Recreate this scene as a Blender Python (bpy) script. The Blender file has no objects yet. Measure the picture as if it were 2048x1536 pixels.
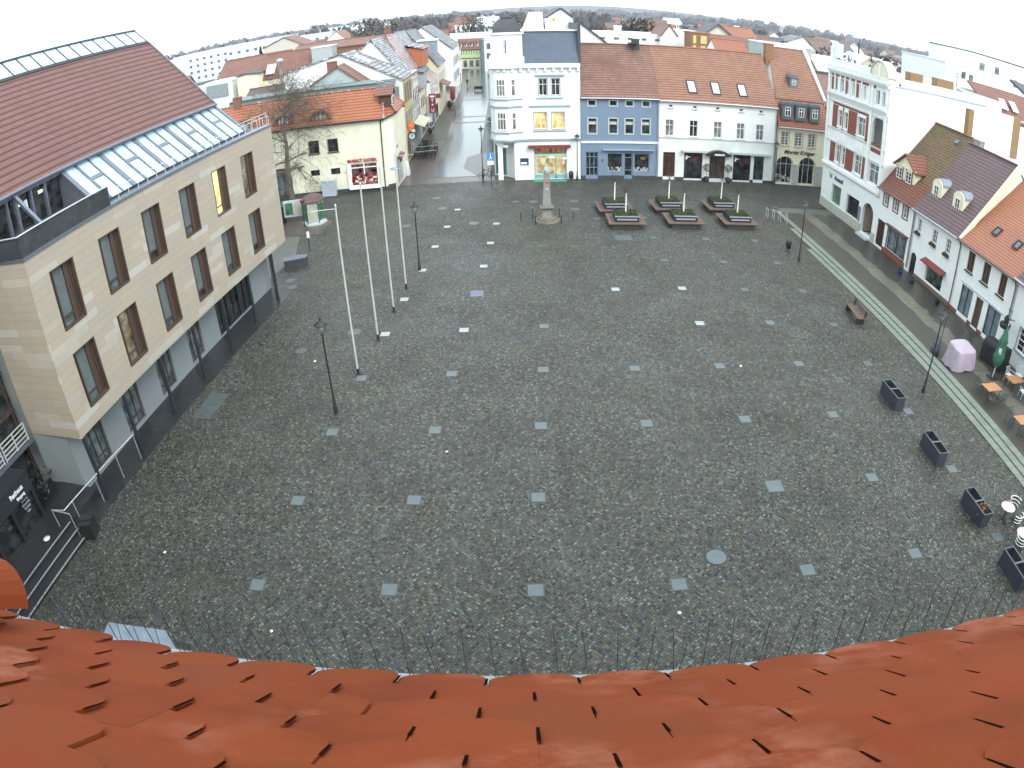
import bpy, math, random
from math import sin, cos, pi, radians, sqrt, atan2, floor
from mathutils import Vector, Matrix
random.seed(7)
HAZE = .00011; SKY = .10; EXPO = 1.12
scene = bpy.context.scene
COL = scene.collection

# ---------------------------------------------------------------- mesh helpers
class MB:
    """collects faces; build() links them as one mesh object"""
    def __init__(s): s.v = []; s.f = []; s.m = []; s.sm = []
    def add(s, vs, fs, mi=0, smooth=False):
        b = len(s.v); s.v += [tuple(v) for v in vs]
        for f in fs: s.f.append(tuple(b + i for i in f)); s.m.append(mi); s.sm.append(smooth)
        return s
    def box(s, x0, x1, y0, y1, z0, z1, mi=0):
        vs = [(x0,y0,z0),(x1,y0,z0),(x1,y1,z0),(x0,y1,z0),(x0,y0,z1),(x1,y0,z1),(x1,y1,z1),(x0,y1,z1)]
        return s.add(vs, [(0,3,2,1),(4,5,6,7),(0,1,5,4),(1,2,6,5),(2,3,7,6),(3,0,4,7)], mi)
    def obb(s, c, sx, sy, sz, rz=0, mi=0, rx=0, ry=0):
        M = Matrix.Translation(c) @ Matrix.Rotation(rz,4,'Z') @ Matrix.Rotation(ry,4,'Y') @ Matrix.Rotation(rx,4,'X')
        vs = [M @ Vector((a*sx/2, b*sy/2, d*sz/2)) for d in (-1,1) for a,b in ((-1,-1),(1,-1),(1,1),(-1,1))]
        return s.add(vs, [(0,3,2,1),(4,5,6,7),(0,1,5,4),(1,2,6,5),(2,3,7,6),(3,0,4,7)], mi)
    def quad(s, a, b, c, d, mi=0): return s.add([a,b,c,d], [(0,1,2,3)], mi)
    def tri(s, a, b, c, mi=0): return s.add([a,b,c], [(0,1,2)], mi)
    def tube(s, p0, p1, r0, r1=None, n=8, mi=0, caps=True, smooth=True):
        r1 = r0 if r1 is None else r1
        p0, p1 = Vector(p0), Vector(p1); d = (p1 - p0)
        if d.length < 1e-6: return s
        d.normalize(); a = d.orthogonal().normalized(); b = d.cross(a)
        vs = [p0 + (a*cos(2*pi*i/n) + b*sin(2*pi*i/n))*r0 for i in range(n)] + [p1 + (a*cos(2*pi*i/n) + b*sin(2*pi*i/n))*r1 for i in range(n)]
        s.add(vs, [(i,(i+1)%n,n+(i+1)%n,n+i) for i in range(n)], mi, smooth)
        if caps: s.add(vs, [tuple(range(n-1,-1,-1)), tuple(range(n,2*n))], mi)
        return s
    def lathe(s, prof, n=16, c=(0,0,0), mi=0, smooth=True):
        vs = []
        for r, z in prof: vs += [(c[0]+r*cos(2*pi*i/n), c[1]+r*sin(2*pi*i/n), c[2]+z) for i in range(n)]
        fs = [(k*n+i, k*n+(i+1)%n, (k+1)*n+(i+1)%n, (k+1)*n+i) for k in range(len(prof)-1) for i in range(n)]
        s.add(vs, fs, mi, smooth)
        if prof[0][0] > 0: s.add(vs[:n], [tuple(range(n-1,-1,-1))], mi)
        if prof[-1][0] > 0: s.add(vs[-n:], [tuple(range(n))], mi)
        return s
    def prism(s, poly, z0, z1, mi=0):
        n = len(poly); vs = [(x,y,z0) for x,y in poly] + [(x,y,z1) for x,y in poly]
        return s.add(vs, [tuple(range(n-1,-1,-1)), tuple(range(n,2*n))] + [(i,(i+1)%n,n+(i+1)%n,n+i) for i in range(n)], mi)
    def prism_y(s, poly, y0, y1, mi=0):   # poly in (x,z), extruded along y
        n = len(poly); vs = [(x,y0,z) for x,z in poly] + [(x,y1,z) for x,z in poly]
        return s.add(vs, [tuple(range(n)), tuple(range(2*n-1,n-1,-1))] + [(i,n+i,n+(i+1)%n,(i+1)%n) for i in range(n)], mi)
    def prism_x(s, poly, x0, x1, mi=0):   # poly in (y,z)
        n = len(poly); vs = [(x0,y,z) for y,z in poly] + [(x1,y,z) for y,z in poly]
        return s.add(vs, [tuple(range(n-1,-1,-1)), tuple(range(n,2*n))] + [(i,(i+1)%n,n+(i+1)%n,n+i) for i in range(n)], mi)
    def slab(s, a, b, c, d, t, mi=0):   # quad with thickness t below along normal
        a, b, c, d = map(Vector, (a,b,c,d)); n = (b-a).cross(d-a).normalized()*t
        vs = [a,b,c,d,a-n,b-n,c-n,d-n]
        return s.add(vs, [(0,1,2,3),(7,6,5,4),(0,4,5,1),(1,5,6,2),(2,6,7,3),(3,7,4,0)], mi)
    def build(s, name, mats, parent=None, bevel=0):
        me = bpy.data.meshes.new(name); me.from_pydata(s.v, [], s.f)
        if not isinstance(mats, (list, tuple)): mats = [mats]
        for m in mats: me.materials.append(m)
        me.polygons.foreach_set('material_index', s.m); me.polygons.foreach_set('use_smooth', s.sm); me.update()
        o = bpy.data.objects.new(name, me); COL.objects.link(o)
        if parent is not None: o.parent = parent
        if bevel:
            md = o.modifiers.new('bevel', 'BEVEL'); md.width = bevel; md.segments = 2; md.limit_method = 'ANGLE'
        return o

def tag(o, label, cat, group=None):
    o['label'] = label; o['category'] = cat
    if group: o['group'] = group
    return o
def thing(name, label, cat, loc=(0,0,0), rz=0, group=None):
    o = bpy.data.objects.new(name, None); COL.objects.link(o); o.empty_display_size = .2
    o.location = loc; o.rotation_euler = (0,0,rz); return tag(o, label, cat, group)
def dup(root, loc, rz=0, label=None, group=None, scale=None):
    r = root.copy(); COL.objects.link(r); r.location = loc; r.rotation_euler = (0,0,rz)
    if label: r['label'] = label
    if group: r['group'] = group
    if scale: r.scale = scale
    for ch in list(root.children):
        c = ch.copy(); COL.objects.link(c); c.parent = r
        for g in list(ch.children):
            d = g.copy(); COL.objects.link(d); d.parent = c
    return r
def struct(o, kind='structure'): o['kind'] = kind; return o

# ---------------------------------------------------------------- materials
MATS = {}
class NT:
    def __init__(s, name):
        s.m = bpy.data.materials.new(name); s.m.use_nodes = True; s.t = s.m.node_tree
        s.b = s.t.nodes['Principled BSDF']; s.out = s.t.nodes['Material Output']
    def n(s, typ, **kw):
        nd = s.t.nodes.new(typ)
        for k, v in kw.items():
            if k.startswith('i_'): nd.inputs[k[2:].replace('_', ' ')].default_value = v
            else: setattr(nd, k, v)
        return nd
    def l(s, a, b): s.t.links.new(a, b)
    def co(s, out='Object'): return s.n('ShaderNodeTexCoord').outputs[out]
    def math(s, op, a, b=None, c=None):
        nd = s.n('ShaderNodeMath', operation=op)
        for i, x in enumerate((a, b, c)):
            if x is None: continue
            if isinstance(x, (int, float)): nd.inputs[i].default_value = x
            else: s.l(x, nd.inputs[i])
        return nd.outputs[0]
    def mix(s, fac, a, b, mode='MIX'):
        nd = s.n('ShaderNodeMix', data_type='RGBA', blend_type=mode)
        for i, x in ((0, fac), (6, a), (7, b)):
            if isinstance(x, (int, float)): nd.inputs[i].default_value = x
            elif isinstance(x, tuple): nd.inputs[i].default_value = (*x[:3], 1)
            else: s.l(x, nd.inputs[i])
        return nd.outputs[2]
    def noise(s, scale, detail=4, rough=.55, vec=None, out='Fac'):
        nd = s.n('ShaderNodeTexNoise'); nd.inputs['Scale'].default_value = scale; nd.inputs['Detail'].default_value = detail; nd.inputs['Roughness'].default_value = rough
        s.l(vec if vec is not None else s.co(), nd.inputs['Vector']); return nd.outputs[out]
    def ramp(s, fac, stops):
        nd = s.n('ShaderNodeValToRGB'); e = nd.color_ramp.elements
        while len(e) > 1: e.remove(e[-1])
        e[0].position = stops[0][0]; e[0].color = (*stops[0][1], 1)
        for p, c in stops[1:]: x = e.new(p); x.color = (*c, 1)
        s.l(fac, nd.inputs[0]); return nd.outputs[0]
    def vmul(s, v, sc):
        nd = s.n('ShaderNodeVectorMath', operation='MULTIPLY'); s.l(v, nd.inputs[0]); nd.inputs[1].default_value = sc; return nd.outputs[0]
    def comb(s, x, y, z=0.0):
        nd = s.n('ShaderNodeCombineXYZ')
        for i, q in enumerate((x, y, z)):
            if isinstance(q, (int, float)): nd.inputs[i].default_value = q
            else: s.l(q, nd.inputs[i])
        return nd.outputs[0]
    def sep(s, v): nd = s.n('ShaderNodeSeparateXYZ'); s.l(v, nd.inputs[0]); return nd.outputs
    def bump(s, h, strength=.3, dist=.02):
        nd = s.n('ShaderNodeBump'); nd.inputs['Strength'].default_value = strength; nd.inputs['Distance'].default_value = dist
        s.l(h, nd.inputs['Height']); s.l(nd.outputs[0], s.b.inputs['Normal'])
    def base(s, c):
        if isinstance(c, tuple): s.b.inputs['Base Color'].default_value = (*c[:3], 1)
        else: s.l(c, s.b.inputs['Base Color'])
    def rough(s, r):
        if isinstance(r, (int, float)): s.b.inputs['Roughness'].default_value = r
        else: s.l(r, s.b.inputs['Roughness'])

def plain(name, col, rough=.6, var=.18, scale=3.0, metal=0.0, bump=.0, streak=0.0):
    """base colour with soft blotches, optional vertical streaks"""
    if name in MATS: return MATS[name]
    t = NT(name); dark = tuple(c*(1-var) for c in col); lite = tuple(min(1, c*(1+var)) for c in col)
    n1 = t.noise(scale, 5); c = t.ramp(n1, [(.3, dark), (.7, lite)])
    if streak:
        v = t.vmul(t.co(), (6, 6, .5)); n2 = t.noise(1.0, 4, .6, v)
        f = t.math('MULTIPLY', t.math('SUBTRACT', n2, .5), streak*2)
        c = t.mix(t.math('MAXIMUM', f, 0.0), c, tuple(x*.45 for x in col))
    t.base(c); t.rough(t.math('ADD', t.math('MULTIPLY', t.noise(scale*2.3, 3), .25), max(0.02, rough-.125)))
    t.b.inputs['Metallic'].default_value = metal
    if bump: t.bump(t.noise(scale*12, 4), bump, .01)
    MATS[name] = t.m; return t.m

def tiles(name, c1, c2, cm, tw=.22, th=.3, rough=.55, white=0.0, moss=None, streaks=.25, slope=1.35, wavy=False):
    """roof tile courses: object x+y runs along the eave, z*slope up the roof"""
    if name in MATS: return MATS[name]
    t = NT(name); x, y, z = t.sep(t.co())
    u = t.math('ADD', x, y); v = t.math('MULTIPLY', z, slope)
    br = t.n('ShaderNodeTexBrick', offset=.5); br.inputs['Scale'].default_value = 1
    br.inputs['Brick Width'].default_value = tw; br.inputs['Row Height'].default_value = th
    br.inputs['Mortar Size'].default_value = .012; br.inputs['Mortar Smooth'].default_value = .3
    br.inputs['Color1'].default_value = (*c1, 1); br.inputs['Color2'].default_value = (*c2, 1); br.inputs['Mortar'].default_value = (*cm, 1)
    t.l(t.comb(u, v), br.inputs['Vector']); c = br.outputs['Color']
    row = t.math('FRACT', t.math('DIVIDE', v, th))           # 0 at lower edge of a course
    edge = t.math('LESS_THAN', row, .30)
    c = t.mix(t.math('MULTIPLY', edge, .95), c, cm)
    big = t.noise(.55, 5, .6); c = t.mix(t.math('MULTIPLY', t.math('SUBTRACT', big, .42), streaks*4), c, tuple(q*.4 for q in c1))
    if moss:
        mn = t.noise(2.2, 5, .7); c = t.mix(t.ramp(mn, [(.48, (0,0,0)), (.6, (1,1,1))]), c, moss)
    if white:
        wv = t.comb(t.math('MULTIPLY', u, 2.2), t.math('MULTIPLY', v, .45)); wn = t.noise(1.6, 4, .6, wv)
        f = t.ramp(wn, [(.62-white*.22, (0,0,0)), (.68-white*.1, (1,1,1))])
        f = t.mix(edge, f, (0,0,0)); c = t.mix(f, c, (.52,.56,.62))
    t.base(c); t.rough(t.math('ADD', t.math('MULTIPLY', t.noise(3), .2), rough-.1))
    h = t.math('ADD', t.math('MULTIPLY', row, -1.0), 1.0)
    if wavy: h = t.math('ADD', h, t.math('MULTIPLY', t.math('SINE', t.math('MULTIPLY', u, 2*pi/tw)), .35))
    t.bump(h, .55, .05)
    MATS[name] = t.m; return t.m

def bricks(name, c1, c2, cm, bw=.25, bh=.08, mortar=.012, rough=.8, axis='xz', bias=0.0, third=None, bump=.3):
    if name in MATS: return MATS[name]
    t = NT(name); x, y, z = t.sep(t.co())
    if axis == 'xy': a, b = x, y
    else: a, b = t.math('ADD', x, y), z
    br = t.n('ShaderNodeTexBrick', offset=.5); br.inputs['Scale'].default_value = 1
    br.inputs['Brick Width'].default_value = bw; br.inputs['Row Height'].default_value = bh
    br.inputs['Mortar Size'].default_value = mortar; br.inputs['Bias'].default_value = bias
    br.inputs['Color1'].default_value = (*c1, 1); br.inputs['Color2'].default_value = (*c2, 1); br.inputs['Mortar'].default_value = (*cm, 1)
    t.l(t.comb(a, b), br.inputs['Vector']); c = br.outputs['Color']
    if third:
        cell = t.n('ShaderNodeTexWhiteNoise', noise_dimensions='2D')
        rown = t.math('FLOOR', t.math('DIVIDE', b, bh)); off = t.math('MULTIPLY', t.math('MODULO', t.math('ABSOLUTE', rown), 2.0), .5)
        coln = t.math('FLOOR', t.math('ADD', t.math('DIVIDE', a, bw), off)); t.l(t.comb(coln, rown), cell.inputs['Vector'])
        c = t.mix(t.ramp(cell.outputs['Value'], [(.78, (0,0,0)), (.95, (.8,.8,.8))]), c, third)
    c = t.mix(t.math('MULTIPLY', t.noise(1.3, 6, .65), .35), c, tuple(q*.6 for q in c1))
    t.base(c); t.rough(rough); t.bump(br.outputs['Fac'], -bump, .01)
    MATS[name] = t.m; return t.m

def glass(name, col=(.03,.035,.04), rough=.06, var=.6, lit=None, power=0.0):
    """window pane seen from outside: dark, glossy, some blotchy interior shapes; lit panes glow"""
    if name in MATS: return MATS[name]
    t = NT(name); n = t.noise(1.7, 3); c = t.ramp(n, [(.35, tuple(q*(1-var) for q in col)), (.5, col), (.7, tuple(min(1, q*(1+2*var)) for q in col))])
    t.base(c); t.rough(rough); t.b.inputs['Specular IOR Level'].default_value = .6
    if lit:
        v = t.vmul(t.co(), (2.2, 2.2, 1.4)); e = t.ramp(t.noise(1.2, 3, .5, v), [(.36, tuple(q*.15 for q in lit)), (.5, tuple(q*.7 for q in lit)), (.62, lit)])
        t.l(e, t.b.inputs['Emission Color']); t.b.inputs['Emission Strength'].default_value = power
    MATS[name] = t.m; return t.m

W_WHITE = plain('white_plaster', (.76,.78,.77), .85, .04, 1.2, streak=.12)
W_WHITE2 = plain('aged_white_plaster', (.68,.70,.68), .85, .08, .8, streak=.2)
W_CREAM = plain('cream_plaster', (.72,.67,.50), .85, .05, 1.2, streak=.15)
W_PALE = plain('pale_yellow_plaster', (.74,.73,.58), .85, .09, .7, streak=.3)
W_BLUE = plain('blue_plaster', (.165,.225,.315), .85, .06, 1.2, streak=.12)
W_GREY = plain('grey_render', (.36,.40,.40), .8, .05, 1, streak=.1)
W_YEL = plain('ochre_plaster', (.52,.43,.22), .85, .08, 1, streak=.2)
TRIM = plain('white_trim', (.80,.80,.78), .6, .05, 4)
TRIM_G = plain('grey_blue_trim', (.26,.34,.40), .6, .06, 4)
LGREY = plain('light_grey_trim', (.5,.54,.54), .6, .06, 4)
DARKM = plain('anthracite_metal', (.030,.034,.042), .5, .15, 5, metal=.3)
MIDM = plain('grey_metal', (.16,.18,.22), .4, .12, 5, metal=.4)
ZINC = plain('zinc_sheet', (.45,.5,.56), .42, .1, 3, metal=.55)
STEEL = plain('bright_steel', (.6,.62,.63), .3, .08, 5, metal=.6)
GALV = plain('galvanised_pole', (.55,.57,.58), .45, .08, 2, metal=.2)
IRON = plain('cast_iron', (.028,.03,.034), .5, .2, 6, metal=.2)
BLACK = plain('black_paint', (.014,.015,.017), .65, .2, 5)
BROWNF = plain('brown_window_frame', (.075,.04,.026), .5, .2, 6)
WOODD = plain('weathered_wood', (.13,.085,.06), .7, .25, 8)
PLINTH = plain('dark_plinth', (.045,.05,.055), .7, .15, 3)
ROOFW = plain('pale_roof_sheet', (.70,.76,.80), .5, .12, .6)
ROOFD = plain('dark_roof_sheet', (.05,.055,.065), .6, .2, 1)
GL = glass('window_glass'); GL2 = glass('curtained_glass', (.16,.17,.17), .12, .4); GL3 = glass('grey_glass', (.10,.13,.14), .07, .5)
GLB = glass('dark_shop_glass', (.018,.02,.022), .05, .8)
GLIT = glass('warm_lit_glass', (.35,.25,.1), .1, .3, (1.0,.66,.25), .42)
GLITY = glass('yellow_lit_glass', (.5,.42,.15), .2, .2, (1.0,.85,.32), .75)
GLOFF = glass('office_glass', (.09,.095,.08), .05, .9, (.9,.65,.28), .10)
# ---------------------------------------------------------------- ground materials
def cobble_mat():
    t = NT('cobbles'); co = t.co(); x, y, z = t.sep(co)
    lowx = t.noise(.22, 2, .5, co); lowc = t.n('ShaderNodeTexNoise'); lowc.inputs['Scale'].default_value = .35; lowc.inputs['Detail'].default_value = 2; t.l(co, lowc.inputs['Vector'])
    wob = t.n('ShaderNodeTexNoise'); wob.inputs['Scale'].default_value = 5.0; wob.inputs['Detail'].default_value = 1; t.l(co, wob.inputs['Vector'])
    # segmental arcs: the diagonal setting bends between arch rows 2.4 m wide
    arch = t.math('MULTIPLY', t.math('ABSOLUTE', t.math('SINE', t.math('MULTIPLY', x, pi/2.4))), .22)
    y2 = t.math('ADD', y, arch)
    wx, wy, wz = t.sep(wob.outputs['Color']); lx, ly, lz = t.sep(lowc.outputs['Color'])
    xs = t.math('ADD', t.math('ADD', x, t.math('MULTIPLY', wx, .10)), t.math('MULTIPLY', lx, .45))
    ys = t.math('ADD', t.math('ADD', y2, t.math('MULTIPLY', wy, .10)), t.math('MULTIPLY', ly, .45))
    k = 7.2
    a = t.math('MULTIPLY', t.math('ADD', xs, ys), k); b = t.math('MULTIPLY', t.math('SUBTRACT', xs, ys), k)
    fa, fb = t.math('FLOOR', a), t.math('FLOOR', b)
    wn = t.n('ShaderNodeTexWhiteNoise', noise_dimensions='2D'); t.l(t.comb(fa, fb), wn.inputs['Vector'])
    wn2 = t.n('ShaderNodeTexWhiteNoise', noise_dimensions='2D'); t.l(t.comb(fb, t.math('ADD', fa, 31.7)), wn2.inputs['Vector'])
    ra, rb = t.math('FRACT', a), t.math('FRACT', b)
    da = t.math('ABSOLUTE', t.math('SUBTRACT', ra, .5)); db = t.math('ABSOLUTE', t.math('SUBTRACT', rb, .5))
    edge = t.math('MAXIMUM', da, db)           # .5 at the joint
    joint = t.n('ShaderNodeMapRange', interpolation_type='SMOOTHSTEP'); t.l(edge, joint.inputs[0]); joint.inputs[1].default_value = .37; joint.inputs[2].default_value = .47
    hue = t.ramp(wn.outputs['Value'], [(0, (.012,.013,.013)), (.10, (.034,.038,.038)), (.22, (.080,.092,.092)), (.36, (.052,.047,.034)), (.50, (.11,.112,.094)), (.62, (.125,.102,.066)), (.70, (.066,.043,.030)), (.80, (.060,.072,.094)), (.90, (.14,.15,.13)), (.965, (.18,.185,.155)), (1, (.24,.25,.21))])
    c = t.mix(t.math('MULTIPLY', t.noise(.16, 4, .6), .3), hue, (.030,.033,.028))
    c = t.mix(.5, c, t.mix(1.0, c, t.ramp(t.noise(.35, 6, .7), [(.32, (.36,.33,.26)), (.5, (.8,.8,.74)), (.68, (1.1,1.14,1.15))]), 'MULTIPLY'))
    c = t.mix(joint.outputs[0], c, (.018,.018,.016))
    t.base(c)
    wet = t.ramp(t.noise(.13, 4, .6), [(.35, (.36,)*3), (.65, (.6,)*3)])
    t.rough(t.mix(joint.outputs[0], wet, (.8,.8,.8)))
    t.b.inputs['Specular IOR Level'].default_value = .35
    h = t.math('SUBTRACT', t.math('MULTIPLY', wn2.outputs['Value'], .35), joint.outputs[0]); t.bump(h, .45, .02)
    return t.m
COBBLE = cobble_mat()
def pave_mat(name, c1, c2, cm, bw, bh, rough=.35, mortar=.012):
    return bricks(name, c1, c2, cm, bw, bh, mortar, rough, axis='xy', bump=.2)
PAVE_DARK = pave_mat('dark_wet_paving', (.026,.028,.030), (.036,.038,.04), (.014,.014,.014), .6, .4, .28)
PAVE_RED = pave_mat('red_brown_setts', (.105,.075,.066), (.085,.065,.06), (.04,.035,.03), .24, .12, .3)
PAVE_GREY = pave_mat('grey_blue_paving', (.10,.115,.13), (.125,.135,.15), (.07,.08,.09), .9, .45, .13)
PAVE_SIDE = pave_mat('small_dark_setts', (.062,.055,.045), (.085,.078,.062), (.025,.024,.02), .11, .11, .38)
PAVE_WALK = pave_mat('granite_walk_slabs', (.17,.155,.115), (.12,.115,.095), (.05,.05,.045), 1.1, .8, .35)
STONE_SLAB = plain('pale_granite_slab', (.10,.125,.132), .4, .12, 2.5)
STONE_DIM = plain('worn_granite_slab', (.075,.09,.09), .4, .2, 2.5)
STEP = bricks('granite_steps', (.19,.21,.18), (.15,.17,.145), (.06,.065,.06), 1.2, .5, .012, .5, axis='xy', bump=.15)
LAND = plain('land', (.10,.105,.09), .9, .35, .02)

# ground reaching the horizon, square and street sheets
g = MB(); g.quad((-2600,-400,-.03), (2600,-400,-.03), (2600,4200,-.03), (-2600,4200,-.03))
struct(g.build('ground', LAND))
g = MB(); g.quad((-32,.45,0), (24.2,.45,0), (24.2,58,0), (-32,58,0)); g.quad((-32,58,0), (60,58,0), (60,66.7,0), (-32,66.7,0))
struct(g.build('cobbled_square', COBBLE))
g = MB(); g.box(24.45, 31, .6, 56.2, -.02, .005*0+.42-.42+.004); struct(g.build('pavement', PAVE_SIDE))
# row of large walk slabs in that pavement
rr = random.Random(3); yy = 8.0; g = MB()
while yy < 56:
    L = rr.uniform(.8, 1.5); x0 = 26.6 + rr.uniform(-.12,.12); g.quad((x0,yy,.008), (x0+rr.uniform(1.0,1.5),yy,.008), (x0+rr.uniform(1.0,1.5),yy+L-.02,.008), (x0,yy+L-.02,.008)); yy += L
struct(g.build('walk_slabs', PAVE_WALK))
# three long granite steps between square and pavement (street side edge first)
g = MB()
for k in range(3): 
    x0 = 22.95 + k*.5; y1 = (46.6, 51.5, 56.2)[k]
    g.box(x0, x0+.42, .6, y1, -.02, .05 + .045*k); g.box(x0+.42, x0+.5, .6, y1, -.02, .02 + .045*k)
struct(g.build('granite_steps', [STEP]))
# pedestrian street
g = MB(); g.quad((-11.2,66.7,.0), (-1.5,66.7,.0), (-1.2,230,.0), (-15,230,.0)); struct(g.build('street', PAVE_SIDE))
g = MB(); g.quad((-7.3,69.2,.008), (-2.9,69.2,.008), (-2.0,208,.008), (-9.2,208,.008)); struct(g.build('street_paving', PAVE_GREY))
g = MB()
z = .012
g.quad((-8.2,66.9,z), (-1.0,66.9,z), (-1.0,68.6,z), (-8.0,69.1,z)); g.add([(-4.4,73.0,z),(-2.9,69.6,z),(-1.4,69.6,z),(-1.2,80.4,z),(-2.6,80.6,z),(-4.2,78.7,z)], [(0,1,2,3,4,5)])
for a in (103.5, 109.3, 131.0): g.quad((-7.2,a,z), (-2.0,a,z), (-2.0,a+1.4,z), (-7.2,a+1.4,z))
g.quad((-10.7,66.8,z), (-8.2,66.8,z), (-7.5,90,z), (-10.6,90,z)); g.quad((-9.2,118,z), (-7.3,118,z), (-7.6,170,z), (-9.6,170,z))
struct(g.build('street_bands', PAVE_RED))
# dark apron and terrace in front of the town hall
TA, TU = Vector((-17.85,19.8,0)), Vector((.1404,.9901,0)); TN = Vector((-.9901,.1404,0)); TRZ = atan2(TU.y, TU.x)
def L2W(s, d, z=0): w = TA + TU*s + TN*d; return (w.x, w.y, z)
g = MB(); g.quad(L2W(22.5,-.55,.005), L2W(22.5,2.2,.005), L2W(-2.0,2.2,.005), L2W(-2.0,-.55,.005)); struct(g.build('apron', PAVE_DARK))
g = MB(); g.add([(-18.4,53.0,.006),(-17.0,52.7,.006),(-15.9,47.5,.006),(-17.3,41.8,.006),(-18.7,41.8,.006),(-18.9,48.5,.006)], [(5,4,3,2,1,0)]); struct(g.build('side_pavement', pave_mat('grey_green_slabs', (.12,.13,.12), (.10,.11,.10), (.06,.06,.055), .8, .8, .35)))

# ---------------------------------------------------------------- pale slabs set in the cobbles
SL = {0: [(-9.02,15.32),(-4.28,15.30),(.54,15.18),(5.28,15.02),(10.03,15.01),(14.78,14.97),(19.35,14.95,1)],
 1: [(-8.51,19.91),(-3.85,19.92),(.84,19.89),(10.22,19.68),(14.88,19.63),(19.43,19.56)],
 2: [(-7.99,24.59),(-3.38,24.55),(1.18,24.61),(5.78,24.48),(10.36,24.43),(14.95,24.41),(19.43,24.28)],
 3: [(-7.42,29.20),(-2.92,29.32),(1.55,29.42),(6.06,29.25),(10.49,29.23),(15.00,29.23),(19.32,29.02,1)],
 4: [(-6.89,33.94),(-2.52,34.03),(1.87,34.18),(10.69,34.08),(15.06,34.05),(19.28,33.74,1)],
 5: [(-6.38,38.56),(6.56,39.00),(10.84,39.03),(15.02,38.82,1),(19.18,38.64,1)],
 6: [(-5.73,43.28),(-1.62,43.52),(10.80,43.97,1),(15.06,43.64,1),(19.21,43.60,1)],
 7: [(-5.26,47.91),(-1.22,48.17),(11.00,48.67,1),(15.10,48.49,1),(19.10,48.30,1)],
 8: [(-4.70,52.54),(-.80,52.80),(7.28,53.47,1),(11.25,53.71,1)],
 9: [(-4.13,57.22)]}
ORD = ['leftmost','second','third','fourth','fifth','sixth','seventh','eighth']
ROWN = ['nearest row','second row','third row','fourth row','fifth row','sixth row','seventh row','eighth row','ninth row','farthest row']
def slab_mesh(sz, m):
    b = MB(); b.box(-sz/2, sz/2, -sz/2, sz/2, -.03, .012); b.box(-sz/2-.05, sz/2+.05, -sz/2-.05, sz/2+.05, -.03, .008, 1)
    return b.build('paving_slab', [m, COBBLE_EDGE])
COBBLE_EDGE = plain('slab_joint', (.06,.06,.055), .7)
sp1, sp2, sp3 = slab_mesh(.50, STONE_SLAB), slab_mesh(.5, STONE_DIM), slab_mesh(.5, plain('clean_pale_slab', (.30,.34,.34), .4, .1)); used = set()
for j, row in SL.items():
    for i, q in enumerate(row):
        dim = len(q) > 2; src = sp2 if dim else (sp3 if j > 3 and (i < 2 or (j, i) == (4, 3)) or (j, i) == (5, 2) else sp1)
        if src.name in used: o = src.copy(); COL.objects.link(o)
        else: o = src; used.add(src.name)
        o.location = (q[0], q[1], 0); o.rotation_euler = (0,0,-.03)
        if (j, i) == (1, 3): o.scale = (1.35, 1.35, 1)
        n = ORD[i] if i else 'leftmost'
        tag(o, '%s stone slab set in the cobbles, %s in the %s of slabs from below' % ('dull' if dim else 'pale', n if i == 0 else n + ' from left', ROWN[j]), 'paving slab', 'stone slabs laid in a grid across the square')
# a few big pale areas and worn plates
def flat_thing(name, pts, m, label, cat, z=.012, group=None):
    b = MB(); n = len(pts); cx = sum(p[0] for p in pts)/n; cy = sum(p[1] for p in pts)/n
    b.prism([(p[0]-cx, p[1]-cy) for p in pts], -.03, z); o = b.build(name, m); o.location = (cx, cy, 0); return tag(o, label, cat, group)
flat_thing('ground_plate', [(-15.49,28.41),(-14.29,28.06),(-14.65,25.8),(-15.65,26.0)], STONE_DIM, 'large pale rectangular plate in the cobbles beside the town hall', 'ground plate')
flat_thing('ground_plate', [(8.0,48.1),(9.3,48.1),(9.3,49.3),(8.0,49.3)], STONE_DIM, 'worn pale patch of slabs in front of the tree planters', 'ground plate')
flat_thing('drain_cover', [(-2.35,38.5),(-1.55,38.5),(-1.55,39.4),(-2.35,39.4)], plain('blue_grey_iron',(.10,.12,.17),.4), 'blue grey square drain cover in the left middle of the square', 'drain cover')
b = MB()
for k in range(4):
    b.obb((-2.4+k*.32, 39.9, 0), .10, .45, .03, .1*(k-1))
tag(b.build('paving_mark', plain('rust_mark',(.16,.07,.05),.6)), 'reddish inlaid mark in the cobbles above the blue grey drain cover', 'paving mark')
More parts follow.
